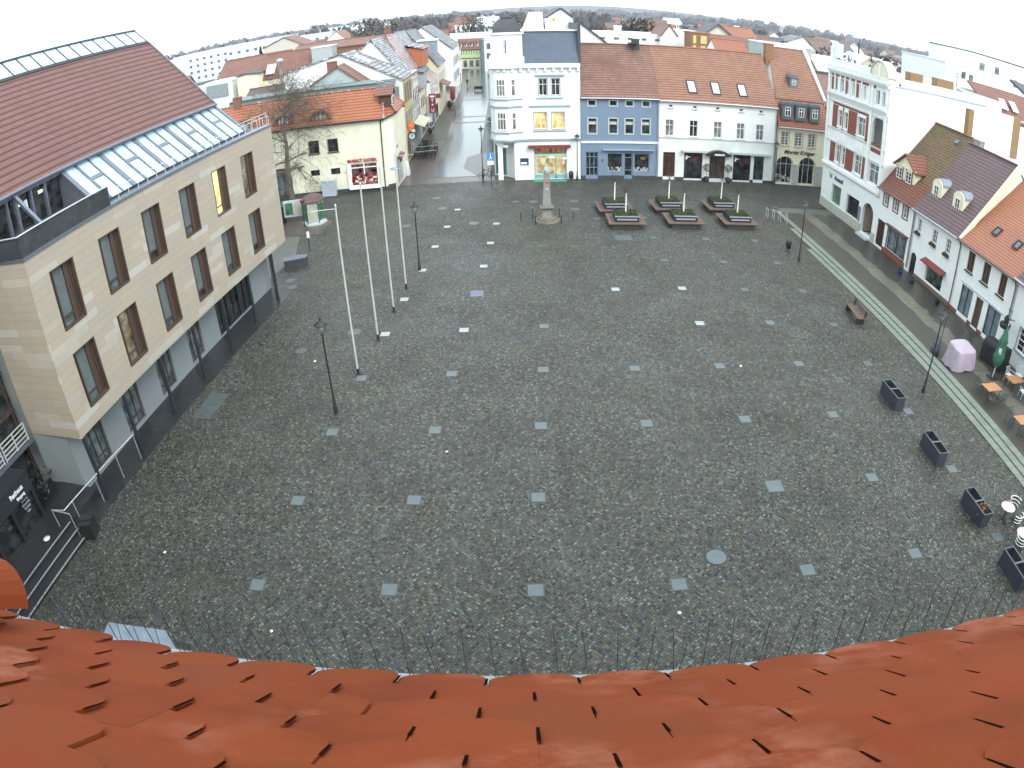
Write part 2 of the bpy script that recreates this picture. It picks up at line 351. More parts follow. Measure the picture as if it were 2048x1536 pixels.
# manholes
RIM = plain('manhole_rim', (.03,.03,.03), .5, .2, 5)
def manhole(x, y, r, fill, label, rimw=.09):
    t = thing('manhole_cover', label, 'manhole cover', (x, y, 0), 0, 'manhole covers in the square')
    b = MB(); n = 28
    for k in range(n):
        a, c = 2*pi*k/n, 2*pi*(k+1)/n
        b.quad((r*cos(a),r*sin(a),.012), ((r+rimw)*cos(a),(r+rimw)*sin(a),.012), ((r+rimw)*cos(c),(r+rimw)*sin(c),.012), (r*cos(c),r*sin(c),.012))
    b.build('rim', RIM, t); b = MB(); b.lathe([(r,-.02),(r,.01)], 28); b.build('lid', fill, t)
MH = [(-15.01,42.95,.36,0,'far one of the two manhole rings beside the town hall columns'),(-14.54,41.71,.36,0,'near one of the two manhole rings beside the town hall columns'),
 (-11.41,32.42,.34,0,'manhole ring in the cobbles left of the nearest flagpole'),(-8.74,34.38,.40,0,'wide manhole ring just behind the nearest flagpole'),
 (-6.29,61.31,.38,0,'manhole ring at the mouth of the street'),(-5.49,57.86,.4,0,'manhole ring above the far left lamp post'),
 (-8.09,53.33,.4,0,'manhole ring between farthest flagpole and far left lamp post'),(-2.6,53.11,.4,0,'manhole ring in front of the street, right of the far left lamp'),
 (.86,58.98,.28,0,'small dark manhole ring furthest left of the stone column'),(2.45,58.81,.4,0,'manhole ring just left behind the stone column'),
 (5.99,58.72,.42,0,'pale centred manhole ring behind right of the stone column'),(5.81,56.23,.42,0,'manhole ring touching the posts right of the stone column'),
 (6.85,16.14,.36,1,'big pale round manhole cover in the lower right of the square'),(24.6,57.9,.34,0,'far manhole ring beyond the top of the long steps'),
 (24.0,56.9,.34,0,'near manhole ring at the top of the long steps')]
for x, y, r, k, l in MH: manhole(x, y, r*1.0, STONE_SLAB if k else STONE_DIM, l, .05 if k else .09)
for x, y, s_, l in [(-10.75,27.58,.34,'dark square gully grate left of the nearest lamp post'),(6.73,43.73,.4,'dark gully grate in front of the first tree planter'),(-8.81,44.85,.4,'dark gully grate between the flagpoles and the stone bench'),
    (-11.7,60.2,.5,'dark flat grate strip beside the advertising kiosk'),(-7.26,58.21,.3,'faint gully grate left of the far lamp head'),(-12.45,13.3,.36,'brown gully grate above the blue grey porch roof'),
    (21.9,21.8,.35,'dark gully grate beside the long steps, near the second plant box')]:
    flat_thing('gully_grate', [(x-s_/2,y-s_/2),(x+s_/2,y-s_/2),(x+s_/2,y+s_/2),(x-s_/2,y+s_/2)], PLINTH, l, 'drain grate', .01, 'gully grates in the paving')
# litter: small white cups and scraps
LIT = plain('white_paper', (.85,.86,.86), .5)
for k, (x, y, l) in enumerate([(-2.77,22.92,'crumpled white paper cup lying on the cobbles left of centre'),(-13.38,16.64,'tiny white scrap on the cobbles near the town hall steps'),(-8.0,13.25,'small white scrap near the pointed bird wires on the left'),
    (11.6,29.1,'small white scrap right of a pale slab in the middle'),(5.05,13.75,'small white scrap below the big round manhole cover'),(-5.0,66.9,'white scrap on the red paving band at the street mouth'),(-10.3,31.1,'white paper scrap right of the ring manhole near the lamp')]):
    b = MB(); b.lathe([(.0,0.0),(.045,.0),(.06,.03),(.035,.055),(0,.06)], 9); o = b.build('litter', LIT); o.location = (x,y,.02); o.scale = (1.2,.8+.1*k,.7); o.rotation_euler = (0,0,k)
    tag(o, l, 'litter')
# ---------------------------------------------------------------- street furniture
LAMPG = glass('lamp_glass', (.35,.4,.45), .15, .2)
def make_lamp():
    t = thing('street_lamp', '', 'street lamp')
    b = MB(); b.lathe([(.11,0),(.11,.35),(.075,.42),(.06,.9),(.045,1.0),(.038,3.95),(.05,4.0)], 12); b.build('pole', IRON, t)
    b = MB(); b.lathe([(.07,3.98),(.03,4.05),(.03,4.1)], 10)
    for a in (0, pi): 
        pr = None
        for k in range(9):
            th = pi*k/8 - pi/2; q = (cos(a)*.19*cos(th)+0, 0, 4.3+.25*sin(th))
            if pr: b.tube(pr, q, .014, n=5)
            pr = q
    b.lathe([(.0,4.73),(.05,4.70),(.30,4.55),(.31,4.52),(.08,4.55),(.05,4.56)], 18); b.lathe([(.04,4.7),(.05,4.78),(.02,4.86),(0,4.92)], 10)
    h = b.build('lamp_head', IRON, t)
    b = MB(); b.lathe([(.05,4.22),(.13,4.32),(.15,4.42),(.1,4.55)], 14); b.build('lamp_glass', LAMPG, h)
    return t
LP0 = make_lamp()
LAMPS = [(-8.11,26.15,'black lamp post standing alone in the left foreground, nearest lamp','nearest'),
 (-5.92,43.32,'black lamp post right of the flagpoles, beside a pale slab',''),
 (21.17,44.06,'black lamp post by the litter bin at the far end of the long steps',''),
 (21.39,25.91,'black lamp post at the long steps in front of the pink cover',''),
 (-2.2,68.3,'tall lamp post at the street mouth with a bicycle leaning on it','b'),
 (7.05,66.2,'lamp post against the right edge of the white corner building',''),
 (27.8,66.1,'lamp post between the wide white house and the arcade house','')]
for i, (x, y, l, k) in enumerate(LAMPS):
    o = LP0 if i == 0 else dup(LP0, (x,y,0), 0)
    o.location = (x, y, 0); o.rotation_euler = (0,0,.5*i); tag(o, l, 'street lamp', 'lamp posts around the square')
    if k == 'b': o.scale = (1,1,1.13)

def make_flagpole():
    t = thing('flagpole', '', 'flagpole')
    b = MB(); b.tube((0,0,0), (0,0,8.72), .058, .036, 12); b.build('pole', GALV, t)
    b = MB(); b.lathe([(.045,8.7),(.05,8.78),(.03,8.84),(0,8.86)], 10); b.tube((0,0,8.62), (-1.15,0,8.66), .016, n=6); b.build('top_arm', STEEL, t)
    b = MB(); b.box(-.16,.16,-.16,.16,0,.03); b.tube((0,0,0), (0,0,.32), .075, .06, 10); b.build('base_plate', IRON, t)
    b = MB(); b.box(-.03,.03,-.09,-.05,1.1,1.3); b.tube((-.05,0,1.2), (-.05,0,8.6), .004, n=4); b.build('halyard_clamp', STEEL, t)
    return t
FP0 = make_flagpole()
g1, g4 = (-7.67,29.67), (-6.47,40.3)
FP = [(-7.66,29.66,'nearest to the camera, its foot beside a pale slab'),(-7.2,33.35,'second from the camera'),(-6.80,36.9,'third from the camera'),(-6.47,40.31,'farthest from the camera, nearest the lamp')]
for i, (x, y, l) in enumerate(FP):
    o = FP0 if i == 0 else dup(FP0, (x,y,0), 0)
    o.location = (x, y, 0); o.rotation_euler = (0,0,(.25,.1,pi*.95,pi)[i]); tag(o, 'tall bare metal flagpole, ' + l, 'flagpole', 'flagpoles in a row')

# tree planters: wooden bench deck, dark box, shrubs, painted thin trunk
LEAFG = plain('planting_green', (.055,.075,.028), .7, .5, 14)
def leaves(b, n, fx, size, r, mi=0, seed=1):
    q = random.Random(seed)
    for _ in range(n):
        c = Vector(fx(q)); a = Vector((q.gauss(0,1), q.gauss(0,1), q.gauss(0,1))).normalized(); u = a.orthogonal().normalized(); w = a.cross(u); s_ = size*q.uniform(.6,1.4)
        b.add([c-u*s_, c-w*s_*.5, c+u*s_, c+w*s_*.5], [(0,1,2,3)], mi)
def make_tree_planter():
    t = thing('tree_planter', '', 'tree planter')
    b = MB()
    for k in range(9):
        x = -1.32 + k*.33
        if abs(x) < .75: b.box(x-.155,x+.155,-1.5,-.95,.40,.45); b.box(x-.155,x+.155,.95,1.5,.40,.45)
        else: b.box(x-.155,x+.155,-1.5,1.5,.40,.45)
    b.build('bench_deck', WOODD, t)
    b = MB(); b.box(-1.2,1.2,-1.3,1.3,.02,.33); b.box(-1.42,1.42,-1.46,1.46,.33,.40); b.build('bench_frame', PLINTH, t)
    b = MB(); th = .07
    for a in ((-.95,.95,-.98,-.98+th),(-.95,.95,.98-th,.98),(-.95,-.95+th,-.98+th,.98-th),(.95-th,.95,-.98+th,.98-th)): b.box(*a,.452,.95)
    b.build('box', DARKM, t)
    b = MB(); b.box(-.80,.80,-1.0,-.982,.60,.72); b.box(-.98,.98,-1.02,-.985,.86,.95); b.build('label_strip', ZINC, t)
    b = MB(); b.box(-.87,.87,-.9,.9,.8,.86); b.build('soil', plain('soil',(.04,.03,.02),.9), t)
    b = MB(); leaves(b, 520, lambda q: (q.uniform(-.82,.82), q.uniform(-.85,.85), .88+q.random()**2*.22), .075, 0, 0, 5); b.build('shrubs', LEAFG, t)
    b = MB(); b.tube((0,0,.86), (0.02,0,2.55), .058, .05, 8)
    b.build('stake', plain('white_painted_trunk',(.78,.78,.74),.6), t)
    b = MB(); q = random.Random(2); p = Vector((.02,0,2.5))
    for k in range(26):
        a = q.uniform(0,2*pi); L = q.uniform(.5,1.2); z0 = q.uniform(2.1,2.9); s0 = Vector((.02,0,z0)); e = s0 + Vector((cos(a)*L*.5, sin(a)*L*.5, L)); b.tube(s0, e, .008, .002, 3, caps=False)
    b.tube((.02,0,2.5),(.02,0,4.0),.02,.008,5); b.build('twigs', plain('twig_bark',(.07,.055,.045),.8), t)
    return t
TP0 = make_tree_planter()
TPS = [(9.05,55.6,'back row, left, nearest the stone column'),(9.4,52.1,'front row, left'),(13.85,56.1,'back row, middle'),(14.2,52.3,'front row, middle'),(18.7,56.4,'back row, right'),(18.9,52.4,'front row, right')]
for i, (x, y, l) in enumerate(TPS):
    o = TP0 if i == 0 else dup(TP0, (x,y,0), 0)
    o.location = (x, y, 0); o.rotation_euler = (0,0,(.02,-.03,.03,-.02,.02,0)[i]); o.scale = (1,.98,1)
    tag(o, 'square tree planter with wooden bench round it, ' + l, 'tree planter', 'tree planters with benches')

# milestone column
SAND = plain('column_sandstone', (.14,.125,.10), .75, .2, 3, bump=.2); SANDL = plain('column_sandstone_pale', (.24,.235,.22), .75, .2, 3, bump=.2)
t = thing('milestone_column', 'slender stone milestone column with crest and blue crown standing in the square', 'stone column', (3.24,53.1,0))
b = MB(); b.lathe([(1.05,0),(1.05,.14),(.98,.16)], 8); b.lathe([(.78,.16),(.78,.32),(.74,.34)], 8); b.build('base_step', SAND, t)
b = MB(); 
def frust(b, h0, h1, w0, w1, mi=0):
    vs = [(sx*w0,sy*w0,h0) for sx,sy in ((-1,-1),(1,-1),(1,1),(-1,1))] + [(sx*w1,sy*w1,h1) for sx,sy in ((-1,-1),(1,-1),(1,1),(-1,1))]
    b.add(vs, [(3,2,1,0),(4,5,6,7),(0,1,5,4),(1,2,6,5),(2,3,7,6),(3,0,4,7)], mi)
frust(b,.34,.5,.42,.42); frust(b,.5,1.12,.34,.34); b.build('plinth', SANDL, t)
b = MB(); frust(b,1.12,1.22,.50,.56); frust(b,1.22,1.32,.56,.42); b.build('cornice', SAND, t)
b = MB(); frust(b,1.32,3.95,.33,.20); b.build('shaft', SANDL, t)
b = MB(); frust(b,3.95,4.05,.24,.2); b.box(-.16,.16,-.24,-.2,2.95,3.35,0); b.box(-.12,.12,-.26,-.2,2.55,2.8,1); b.build('crest', [plain('crest_red',(.35,.10,.06),.6), plain('crest_white',(.75,.72,.65),.6)], t)
b = MB(); b.lathe([(.16,4.05),(.22,4.2),(.2,4.35),(.1,4.45),(0,4.5)], 10); b.build('crown', plain('blue_gilt',(.25,.5,.7),.4), t)
for i, (x, y) in enumerate([(1.16,53.1),(2.13,53.9),(2.27,52.2),(4.32,52.25),(4.3,54.2),(5.36,53.37)]):
    b = MB(); b.lathe([(.035,0),(.035,.68),(.045,.7),(.03,.74),(0,.75)], 8); o = b.build('bollard', IRON); o.location = (x,y,0)
    tag(o, 'thin dark post guarding the stone column, ' + ['far left','behind left','front left','front right','behind right','far right'][i], 'bollard', 'thin posts around the stone column')

# rectangular two-cell plant boxes along the right
BOXM = plain('anthracite_planter', (.035,.042,.06), .35, .1, 4)
def make_plant_box():
    t = thing('plant_box', '', 'plant box')
    b = MB(); w, l, h, k = .27, .86, .72, .03
    b.box(-w,w,-l,l,.0,.1)
    for a in ((-w,w,-l,-l+k),(-w,w,l-k,l),(-w,-w+k,-l+k,l-k),(w-k,w,-l+k,l-k)): b.box(*a,.1,h)
    b.build('box', BOXM, t)
    b = MB(); e = .02
    for a in ((-w-e,w+e,-l-e,-l+.02),(-w-e,w+e,l-.02,l+e),(-w-e,-w+.02,-l+.02,l-.02),(w-.02,w+e,-l+.02,l-.02),(-w+.02,w-.02,-.04,.04)): b.box(*a,h,h+.03)
    b.build('rim', plain('planter_rim',(.10,.12,.14),.4), t)
    b = MB(); b.box(-w+k,w-k,-l+k,l-k,.38,.44); b.build('soil', plain('soil',(.04,.03,.02),.9), t)
    return t
PB0 = make_plant_box()
for i, (x, y, l) in enumerate([(18.85,25.25,'farthest from the camera, beside a pale slab'),(18.85,20.7,'second from the far end'),(18.85,16.5,'third from the far end, holding a brown plant'),(18.75,12.75,'nearest to the camera at the right edge')]):
    o = PB0 if i == 0 else dup(PB0, (x,y,0), 0)
    o.location = (x,y,0); o.rotation_euler = (0,0,(.02,-.03,.02,0)[i]); tag(o, 'dark two-cell metal plant box, ' + l, 'plant box', 'dark plant boxes along the square')
b = MB(); leaves(b, 90, lambda q: (18.85+q.gauss(0,.13), 16.1+q.gauss(0,.18), .45+abs(q.gauss(0,.16))), .06, 0, 0, 9); b.tube((18.85,16.1,.44),(18.85,16.1,.7),.015)
tag(b.build('plant', plain('dry_brown_plant',(.28,.12,.04),.8,.3,9)), 'withered orange brown plant growing in the third dark plant box', 'plant')

# park bench and litter bins
t = thing('park_bench', 'brown slatted bench with backrest by the long steps', 'bench', (21.25,34.7,0), radians(84))
for s_ in (-.95,.95):
    b = MB(); b.box(s_-.05,s_+.05,-.27,.27,0,.40); b.obb((s_,-.30,.62), .08,.06,.5,0,0,.2); b.build('leg', BLACK, t)
b = MB()
for k in range(4): b.box(-1.1,1.1,-.24+k*.125,-.14+k*.125,.40,.45)
b.build('seat', WOODD, t)
b = MB()
for k in range(3): b.obb((0,-.33-.02*k,.58+.1*k),2.2,.03,.085,0,0,.2)
b.build('backrest', WOODD, t)
def litter_bin(x, y, label, h=.86):
    t = thing('litter_bin', label, 'litter bin', (x,y,0)); b = MB(); b.lathe([(.04,0),(.04,.2),(.2,.22),(.23,.75),(.22,.78)], 14); b.build('body', DARKM, t)
    b = MB(); b.lathe([(.25,.8),(.23,.84),(.1,h+.03),(0,h+.04)], 14); b.tube((-.22,0,.7),(-.22,0,.86),.015); b.tube((.22,0,.7),(.22,0,.86),.015); b.build('lid', IRON, t)
litter_bin(21.15,46.2,'round dark litter bin left of the lamp at the far end of the steps')
litter_bin(6.45,66.2,'dark litter bin against the white corner building',.95)
# bicycle rack hoops at the head of the steps
b = MB()
for k in range(4):
    x = 22.5+k*.42; y = 54.3-k*.5; b.tube((x,y,0),(x,y,.8),.022); b.tube((x,y,.8),(x+.1,y+.7,.8),.022); b.tube((x+.1,y+.7,.8),(x+.1,y+.7,0),.022)
tag(b.build('bicycle_rack', GALV), 'row of metal bicycle hoops at the far end of the long steps', 'bicycle rack')
# covered grill
PINK = plain('pink_tarpaulin', (.36,.30,.37), .45, .12, 2.5, bump=.3)
b = MB(); q = random.Random(4); n = 11
def cov(u, z):   # rounded box outline
    w, d = 1.0 - .22*(z/1.3), .78 - .15*(z/1.3); a = u*2*pi; ex = .35
    cx_, cy_ = cos(a), sin(a); s_ = 1/((abs(cx_)**6+abs(cy_)**6)**(1/6)); f = 1 + (.05*sin(9*a+z*3)+.03*sin(17*a+1)) * (1-z/1.6)
    return (cx_*s_*w*f, cy_*s_*d*f, z + (.12*cy_ if z > 1 else 0) - (.03*sin(5*a) if z < .2 else 0))
N = 40; zs = [.03,.12,.35,.7,1.0,1.18,1.25]; vs = []
for z_ in zs: vs += [cov(i/N, z_) for i in range(N)]
top = [(x*.9,y*.9,z_+.03) for x, y, z_ in vs[-N:]]; vs += top
b.add(vs, [(k*N+i, k*N+(i+1)%N, (k+1)*N+(i+1)%N, (k+1)*N+i) for k in range(len(zs)) for i in range(N)], 0, True); b.add(top, [tuple(range(N))])
o = b.build('tarpaulin_cover', PINK); o.location = (25.75,28.5,.03); o.rotation_euler = (0,0,.1); tag(o, 'pale pink tarpaulin draped over a box-shaped stand on the pavement', 'covered stand')
# small dark planter with thin pole left of it
t = thing('pole_planter', 'dark planter tub carrying a thin pole behind the pink cover', 'planter', (24.75,29.9,0)); b = MB(); b.lathe([(.34,0),(.42,.55),(.38,.56),(.3,.1)], 4); b.build('tub', BOXM, t); b = MB(); b.tube((.3,.1,.1),(.55,.3,2.6),.02); b.build('pole', IRON, t)
# black folded parasol box & green parasol
b = MB(); b.box(-.95,.95,-.5,.5,0,1.15); b.prism_x([(-.5,1.15),(.5,1.15),(.42,1.42),(-.35,1.42)], -.95,.95); o = b.build('cabinet', BLACK, None, .06); o.location = (28.9,28.6,0); o.rotation_euler = (0,0,-1.35)
tag(o, 'large black covered cabinet against the white house by the green parasol', 'cabinet')
PGREEN = plain('green_canvas', (.03,.13,.085), .7, .25, 4)
t = thing('folded_parasol', 'closed dark green parasol with white emblem standing on the pavement', 'parasol', (27.6,27.0,0), 0)
b = MB(); b.tube((0,0,0),(.55,.4,3.35),.03,.025,8); b.build('pole', plain('pale_pole',(.6,.6,.55),.4), t); b = MB(); b.box(-.3,.3,-.3,.3,0,.08); b.build('foot', IRON, t)
b = MB(); P0, P1 = Vector((.11,.08,.7)), Vector((.52,.38,3.2)); N = 20; R = [.10,.25,.30,.24,.2,.24,.16,.09,.02]; vs = []
ax = (P1-P0).normalized(); ua = ax.orthogonal().normalized(); ub = ax.cross(ua)
for k, r in enumerate(R):
    c = P0.lerp(P1, k/(len(R)-1)); vs += [c + (ua*cos(2*pi*i/N)+ub*sin(2*pi*i/N))*r*(1+.3*(i%2)) for i in range(N)]
b.add(vs, [(k*N+i,k*N+(i+1)%N,(k+1)*N+(i+1)%N,(k+1)*N+i) for k in range(len(R)-1) for i in range(N)], 0); cn = b.build('canopy', PGREEN, t)
b = MB(); c = P0.lerp(P1,.42); 
for k in range(3): b.obb((c.x-.25,c.y-.2,c.z-.14+.13*k), .02,.2,.09,.6)
b.build('emblem', TRIM, cn)
# café furniture on the pavement
TEAK = plain('teak_table_top', (.42,.20,.09), .5, .2, 5); CHW = plain('white_chair_plastic', (.75,.77,.78), .4, .04)
def make_chair(m, name='cafe_chair'):
    t = thing(name, '', 'chair')
    b = MB(); b.box(-.22,.22,-.22,.22,.42,.46); b.build('seat', m, t, .01)
    for sx in (-1,1):
        for sy in (-1,1):
            b = MB(); b.tube((sx*.19,sy*.19,.42),(sx*.22,sy*.22,0),.015,.013,6); b.build('leg', m, t)
    b = MB(); 
    for sx in (-.2,-.1,0,.1,.2): b.tube((sx,.2,.45),(sx,.27,.86),.012,n=5)
    b.tube((-.22,.27,.86),(.22,.27,.86),.018); b.build('backrest', m, t)
    for sx in (-1,1):
        b = MB(); b.tube((sx*.22,.23,.65),(sx*.23,-.18,.65),.014); b.tube((sx*.23,-.18,.65),(sx*.2,-.2,.44),.012); b.build('armrest', m, t)
    return t
def make_table(w, d, top, legm, name='cafe_table'):
    t = thing(name, '', 'table'); b = MB()
    for k in range(5): b.box(-w/2,w/2,-d/2+k*d/5+.004,-d/2+(k+1)*d/5-.004,.71,.74)
    b.build('table_top', top, t)
    for sx in (-1,1):
        for sy in (-1,1): b = MB(); b.tube((sx*(w/2-.08),sy*(d/2-.08),.71),(sx*(w/2-.05),sy*(d/2-.05),0),.02,n=6); b.build('leg', legm, t)
    return t
DCH = plain('dark_wicker', (.05,.052,.05), .6, .2, 12)
T0 = make_table(1.15,.8,TEAK,DARKM); CW = make_chair(CHW); CD = make_chair(DCH)
TG, CG = 'wooden café tables on the pavement', 'café chairs on the pavement'
tabs = [(25.75,24.95,.05,'wooden café table nearest the long steps behind the green parasol'),(28.3,25.6,.1,'wooden café table between white chairs by the house wall'),(25.9,21.75,0,'wooden café table at the right edge, below the other two')]
for i, (x,y,r,l) in enumerate(tabs): o = T0 if i == 0 else dup(T0,(x,y,0),r); o.location=(x,y,0); o.rotation_euler=(0,0,r); tag(o,l,'table',TG)
chs = [(CW,28.65,26.55,.2,'white chair at the far side of the wall-side café table'),(CW,29.5,26.5,-.4,'white chair at the right edge beside the house wall'),(CW,28.5,24.75,pi-.2,'white chair on the near side of the wall-side café table'),
 (CD,25.4,25.7,.1,'dark chair behind the café table nearest the steps'),(CD,26.2,25.65,-.1,'dark chair behind right of the café table nearest the steps'),(CD,25.3,24.2,pi,'dark chair tucked before the café table nearest the steps'),(CD,26.1,24.2,pi,'dark chair right before the café table nearest the steps'),
 (CD,25.6,22.5,0,'dark chair behind the lower right café table'),(CD,25.8,21.0,pi,'dark chair before the lower right café table')]
seen = set()
for src, x, y, r, l in chs:
    o = src if src.name not in seen else dup(src,(x,y,0),r)
    seen.add(src.name); o.location=(x,y,0); o.rotation_euler=(0,0,r); tag(o,l,'chair',CG)
# round bistro tables with striped chair on the square, right edge
PKT = plain('pale_pink_table', (.62,.50,.48), .4, .06)
def round_table(x, y, label):
    t = thing('bistro_table', label, 'table', (x,y,0), 0, 'round bistro tables on the square'); b = MB(); b.lathe([(.0,.70),(.36,.70),(.37,.715),(.36,.73),(0,.735)], 28); b.build('table_top', PKT, t)
    b = MB(); b.lathe([(.03,.05),(.03,.7)], 8); [b.tube((0,0,.12),(.3*cos(a),.3*sin(a),.01),.02,n=6) for a in (0,pi/2,pi,3*pi/2)]; b.build('pedestal', BLACK, t)
round_table(20.25,15.85,'round pale pink bistro table beside the black and white chairs')
round_table(20.1,14.2,'round pale pink bistro table cut by the right edge')
def bistro_chair(x, y, r, label):
    t = thing('bistro_chair', label, 'chair', (x,y,0), r, 'bistro chairs on the square')
    b = MB(); b.lathe([(0,.44),(.22,.44),(.23,.46),(0,.48)], 18); b.build('seat', BLACK, t)
    for a in (.8,2.35,3.9,5.5): b = MB(); b.tube((.17*cos(a),.17*sin(a),.44),(.23*cos(a),.23*sin(a),0),.014,n=5); b.build('leg', BLACK, t)
    for k, m in enumerate((CHW, BLACK, CHW, BLACK, CHW)):
        b = MB(); z_ = .52+.08*k; rr_ = .23+.012*k; pr = None
        for j in range(11):
            a = pi*.02 + pi*.96*j/10; c = (rr_*cos(a), rr_*sin(a), z_)
            if pr: b.tube(pr, c, .022, n=6)
            pr = c
        b.build('back_band', m, t)
bistro_chair(20.85,16.05,-.5,'black and white striped bistro chair right of the round table')
bistro_chair(20.4,15.2,pi+.3,'black and white striped bistro chair in front of the round table')
bistro_chair(19.75,13.9,1.9,'dark bistro chair left of the table at the right edge')
# flower pots along the house row
def pot(x, y, m, label, r=.24, h=.34, green=True):
    t = thing('flower_pot', label, 'flower pot', (x,y,0), 0, 'flower pots along the house walls'); b = MB(); b.lathe([(r*.7,0),(r,h*.85),(r*1.06,h),(r*.9,h),(r*.85,h*.9)], 14); b.build('pot', m, t)
    b = MB(); leaves(b, 60, lambda q: (q.gauss(0,r*.5), q.gauss(0,r*.5), h+abs(q.gauss(0,.1))), .05, 0, 0, int(x*7+y)); b.build('plant', LEAFG, t)
BLUEP = plain('blue_glaze', (.03,.05,.16), .25, .1)
pot(29.3,42.1,BLUEP,'blue glazed flower pot left of the arched house door'); pot(29.45,40.5,BLUEP,'blue glazed flower pot right of the arched house door')
pot(29.5,36.75,BLACK,'small dark flower pot at the boundary of two white houses',.2,.4)
# bench, kiosk pillar etc. left
b = MB(); b.add([(-.95,-.32,0),(.6,-.42,0),(.85,.1,0),(.2,.5,0),(-.9,.38,0),(-.95,-.32,.66),(.6,-.42,.66),(.85,.1,.66),(.2,.5,.66),(-.9,.38,.66)], [(4,3,2,1,0),(5,6,7,8,9)]+[(i,(i+1)%5,5+(i+1)%5,5+i) for i in range(5)])
t = thing('planter_block', 'dark angular planter block beside the town hall columns', 'planter', (-15.2,45.6,0), .35); o = b.build('body', PLINTH, t)
b = MB(); b.add([(-1.0,-.36,.66),(.63,-.46,.66),(.9,.1,.66),(.22,.55,.66),(-.95,.42,.66),(-1.0,-.36,.74),(.63,-.46,.74),(.9,.1,.74),(.22,.55,.74),(-.95,.42,.74)], [(4,3,2,1,0),(5,6,7,8,9)]+[(i,(i+1)%5,5+(i+1)%5,5+i) for i in range(5)]); b.build('rim', MIDM, t)
t = thing('information_post', 'thin dark post with a pale tilted panel near the advertising kiosk', 'information post', (-15.02,48.68,0)); b = MB(); b.tube((0,0,0),(0,0,1.15),.04); b.build('post', IRON, t); b = MB(); b.obb((.02,0,1.38),.22,.06,.5,.3,0,-.4); b.build('panel', LGREY, t)
# advertising kiosk with posters
POST = [plain('poster_green',(.05,.13,.07),.4,.6,2.2), plain('poster_cream',(.40,.42,.34),.4,.15,3), plain('poster_pale',(.42,.48,.50),.4,.2,2)]
t = thing('advertising_kiosk', 'hexagonal advertising kiosk with green posters and brown roof under the bare tree', 'advertising kiosk', (-16.5,56.2,0), .15)
b = MB(); b.lathe([(.98,.22),(.98,2.05)], 6, smooth=False); b.build('body', POST[2], t); b = MB(); b.lathe([(1.08,0),(1.08,.22)], 6, smooth=False); b.build('base', LGREY, t)
b = MB(); b.lathe([(1.15,2.05),(1.15,2.15),(.85,2.5),(.1,2.75),(0,2.76)], 6, smooth=False); b.build('roof', plain('brown_roof_sheet',(.10,.06,.05),.6), t)
for k in range(6):
    a = 2*pi*(k+.5)/6; r = .98*cos(pi/6); b = MB()
    b.obb((r*cos(a)*1.01,r*sin(a)*1.01,1.15), .02,.8,1.5,a)
    b.build('poster', POST[0] if k % 2 else POST[1], t)
    b = MB(); a2 = 2*pi*k/6; b.tube((.99*cos(a2),.99*sin(a2),.2),(.99*cos(a2),.99*sin(a2),2.08),.04,n=6); b.build('frame_post', IRON, t)
t = thing('display_case', 'glass display case with pale posters left of the advertising kiosk', 'display case', (-18.6,57.2,0), .1)
b = MB(); b.box(-.95,.95,-.1,.1,.5,2.0); b.build('case', POST[2], t); b = MB(); b.box(-.8,-.1,-.13,-.11,.7,1.8); b.build('poster', POST[0], t); b = MB(); b.box(.05,.8,-.13,-.11,.7,1.8); b.build('poster', POST[1], t)
for sx in (-.9,.9): b = MB(); b.tube((sx,0,0),(sx,0,2.1),.05); b.build('post', IRON, t)
t = thing('shelter', 'dark box-like shelter behind the corner of the town hall', 'shelter', (-20.6,57.0,0)); b = MB(); b.box(-1.0,1.0,-.7,.7,0,1.6); b.build('body', BLACK, t); b = MB(); b.box(-1.1,1.1,-.8,.8,1.6,1.72); b.build('roof', PLINTH, t)
t = thing('stop_sign_post', 'dark post with red disc in front of the advertising kiosk', 'sign post', (-17.3,55.5,0)); b = MB(); b.tube((0,0,0),(0,0,2.3),.05); b.build('post', IRON, t); b = MB(); b.lathe([(0,-.1),(.14,-.08),(.18,0),(.14,.08),(0,.1)], 14, (0,0,2.36)); b.build('disc', plain('red_sign',(.30,.07,.045),.5), t)
t = thing('utility_cabinet', 'grey electrical cabinet against the kiosk house wall', 'electrical cabinet', (-17.15,64.85,0)); b = MB(); b.box(-.7,.7,-.3,.3,.1,1.65); b.build('body', plain('cabinet_grey',(.36,.43,.48),.5,.08,3), t); b = MB(); b.box(-.75,.75,-.35,.35,1.65,1.75); b.build('lid', LGREY, t); b = MB(); b.box(-.7,.7,-.28,.28,0,.1); b.build('base', PLINTH, t)
b = MB(); b.quad((-19.4,52.9,.015),(-15.2,52.9,.015),(-15.0,56.6,.015),(-19.6,57.4,.015)); struct(b.build('pavement', PAVE_RED))
